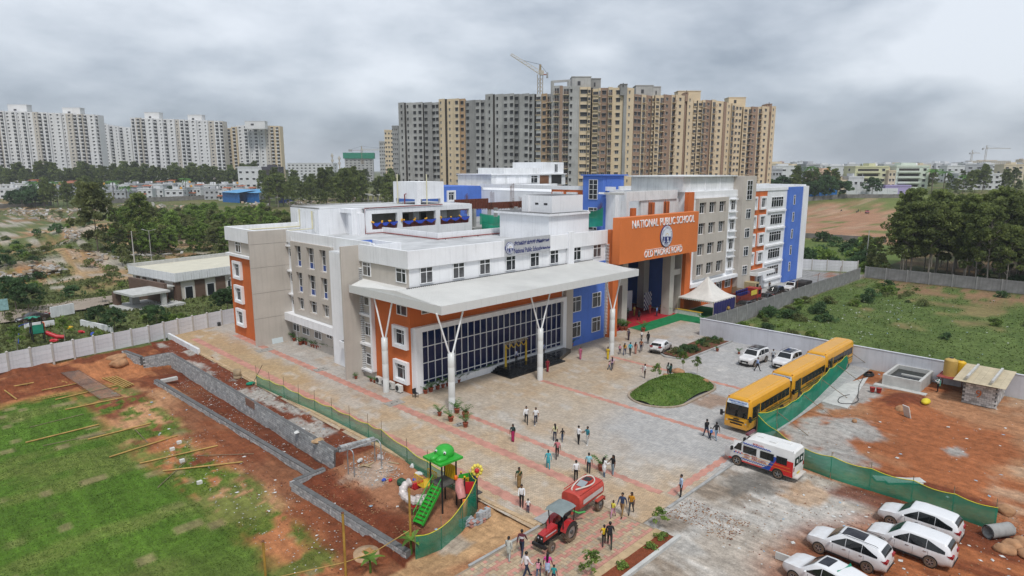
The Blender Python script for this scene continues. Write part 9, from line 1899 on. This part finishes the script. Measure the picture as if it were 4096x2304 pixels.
for k in range(5):
 z=up.z+(8.1,7.9,7.4,7.0,6.6)[k];a,c,e=Vector((-18,116+k,5.6-k*.25)),Vector((up.x,up.y,z)),Vector((75,128-k,z+1.0));pts=[]
 for f in np.linspace(0,1,15):q=a.lerp(c,f);q.z-=1.2*math.sin(math.pi*f);pts.append(q)
 for f in np.linspace(.07,1,14):q=c.lerp(e,f);q.z-=.9*math.sin(math.pi*f);pts.append(q)
 tag(MB().tube(pts,.022,DARK,4,False).build('power_line'),'thin power line across the waste ground, %s from the top'%ORD[k],'cable','power lines across the waste ground')
p=S8(1208,140);t=thing('utility_pole','slim pole standing by the wood corner','pole',p);MB().tube([p,p+Vector((0,0,8.5))],[.12,.08],CONCL,8).build('pole',t)
for i,q in enumerate(((1485,575),(1600,560),(1660,540),(800,620),(1165,600))):p=S4(*q);tag(MB().tube([p,p+Vector((0,0,13))],[.2,.14],CONCL,6).build('town_pole'),'power pole among the town houses, %s along'%ORD[i],'pole','power poles in the town')
p=S8(1085,175);t=thing('wall_lamp','small bent lamp post on the grey wall','lamp',(112,42.3,2.3))
for x in(112.0,121.5,133):MB().tube([(x,42.35,2.3),(x,42.35,3.6),(x+.6,42.35,3.9)],.04,RUST,6).build('bracket',t)
# rubble heaps on the waste ground
RUB=[mat('rubble_pale',(.42,.40,.37),.95,.15,1),mat('rubble_tan',(.38,.29,.2),.95,.15,1)]
def heap(lab,fn,pts,n,s0,s1):
 b=MB()
 for _ in range(n):
  q=random.choice(pts);p=fn(q[0]+random.gauss(0,q[2]),q[1]+random.gauss(0,q[3]));s=random.uniform(s0,s1);a=random.uniform(0,3);b.bar((p.x-s*math.cos(a),p.y-s*math.sin(a),p.z+random.uniform(0,s)),(p.x+s*math.cos(a),p.y+s*math.sin(a),p.z+random.uniform(0,s*1.4)),s*random.uniform(.6,1.2),s*random.uniform(.2,.6),random.choice(RUB))
 link('rubble',b.mesh('rubble'),None,kind='stuff',label=lab)
heap('broken stone heaps on the waste ground',S0,[(850,500,110,14),(1250,480,130,14),(620,300,40,20),(150,660,110,16),(420,600,60,14),(200,120,60,14),(950,100,60,8),(280,110,80,10)],420,.25,.8)
heap('grey debris by the blue sheds',SF,[(2200,1120,40,10),(700,1170,120,8),(1400,1140,200,10),(200,1180,90,10),(450,1230,120,14)],260,.5,1.5);heap('broken slabs on the rubble ground',L2S,[(550,1090,120,12),(900,1080,60,12),(420,1110,60,6)],200,.4,1.5)
# dogs and small far things are left to the field; stools near the lane
for i,q in enumerate(((2335,1050),(2230,1065))):p=SP(*q);t=thing('work_trestle','small work trestle by the far porch, %s'%('paler','rusty')[i],'trestle',p);[MB().bar((p.x+a,p.y+c,0),(p.x+a,p.y+c,2.0),.08,.08,(CONCL,RUST)[i]).build('leg',t)for a in(0,1.6)for c in(0,.8)];MB().box((p.x,p.y,1.9),(p.x+1.6,p.y+.8,2.0),(CONCL,RUST)[i]).build('top',t)
p=SD(2010,222);t=thing('plastic_chair','blue plastic chair by the tent side cloth','chair',p);MB().box((p.x,p.y,.4),(p.x+.45,p.y+.45,.45),CHB).build('seat',t);MB().box((p.x,p.y+.42,.45),(p.x+.45,p.y+.47,.95),CHB).build('backrest',t)
for dx in(0,.4):
 for dy in(0,.4):MB().box((p.x+dx,p.y+dy,0),(p.x+dx+.05,p.y+dy+.05,.4),CHB).build('leg',t)
# ------------------------ air
hz_=MB().box((-400,-400,-8),(2900,2900,130),mat('haze_shell',(1,1,1)));ho=hz_.build('haze');ho['kind']='stuff';hm_=bpy.data.materials.new('haze');hm_.use_nodes=True;hm_.node_tree.nodes.clear()
pv=hm_.node_tree.nodes.new('ShaderNodeVolumePrincipled');pv.inputs['Color'].default_value=(.86,.90,.95,1);pv.inputs['Density'].default_value=.00020;pv.inputs['Anisotropy'].default_value=.2;om=hm_.node_tree.nodes.new('ShaderNodeOutputMaterial');hm_.node_tree.links.new(pv.outputs[0],om.inputs['Volume']);ho.data.materials.clear();ho.data.materials.append(hm_)
bpy.data.scenes.remove(WORKSHOP)
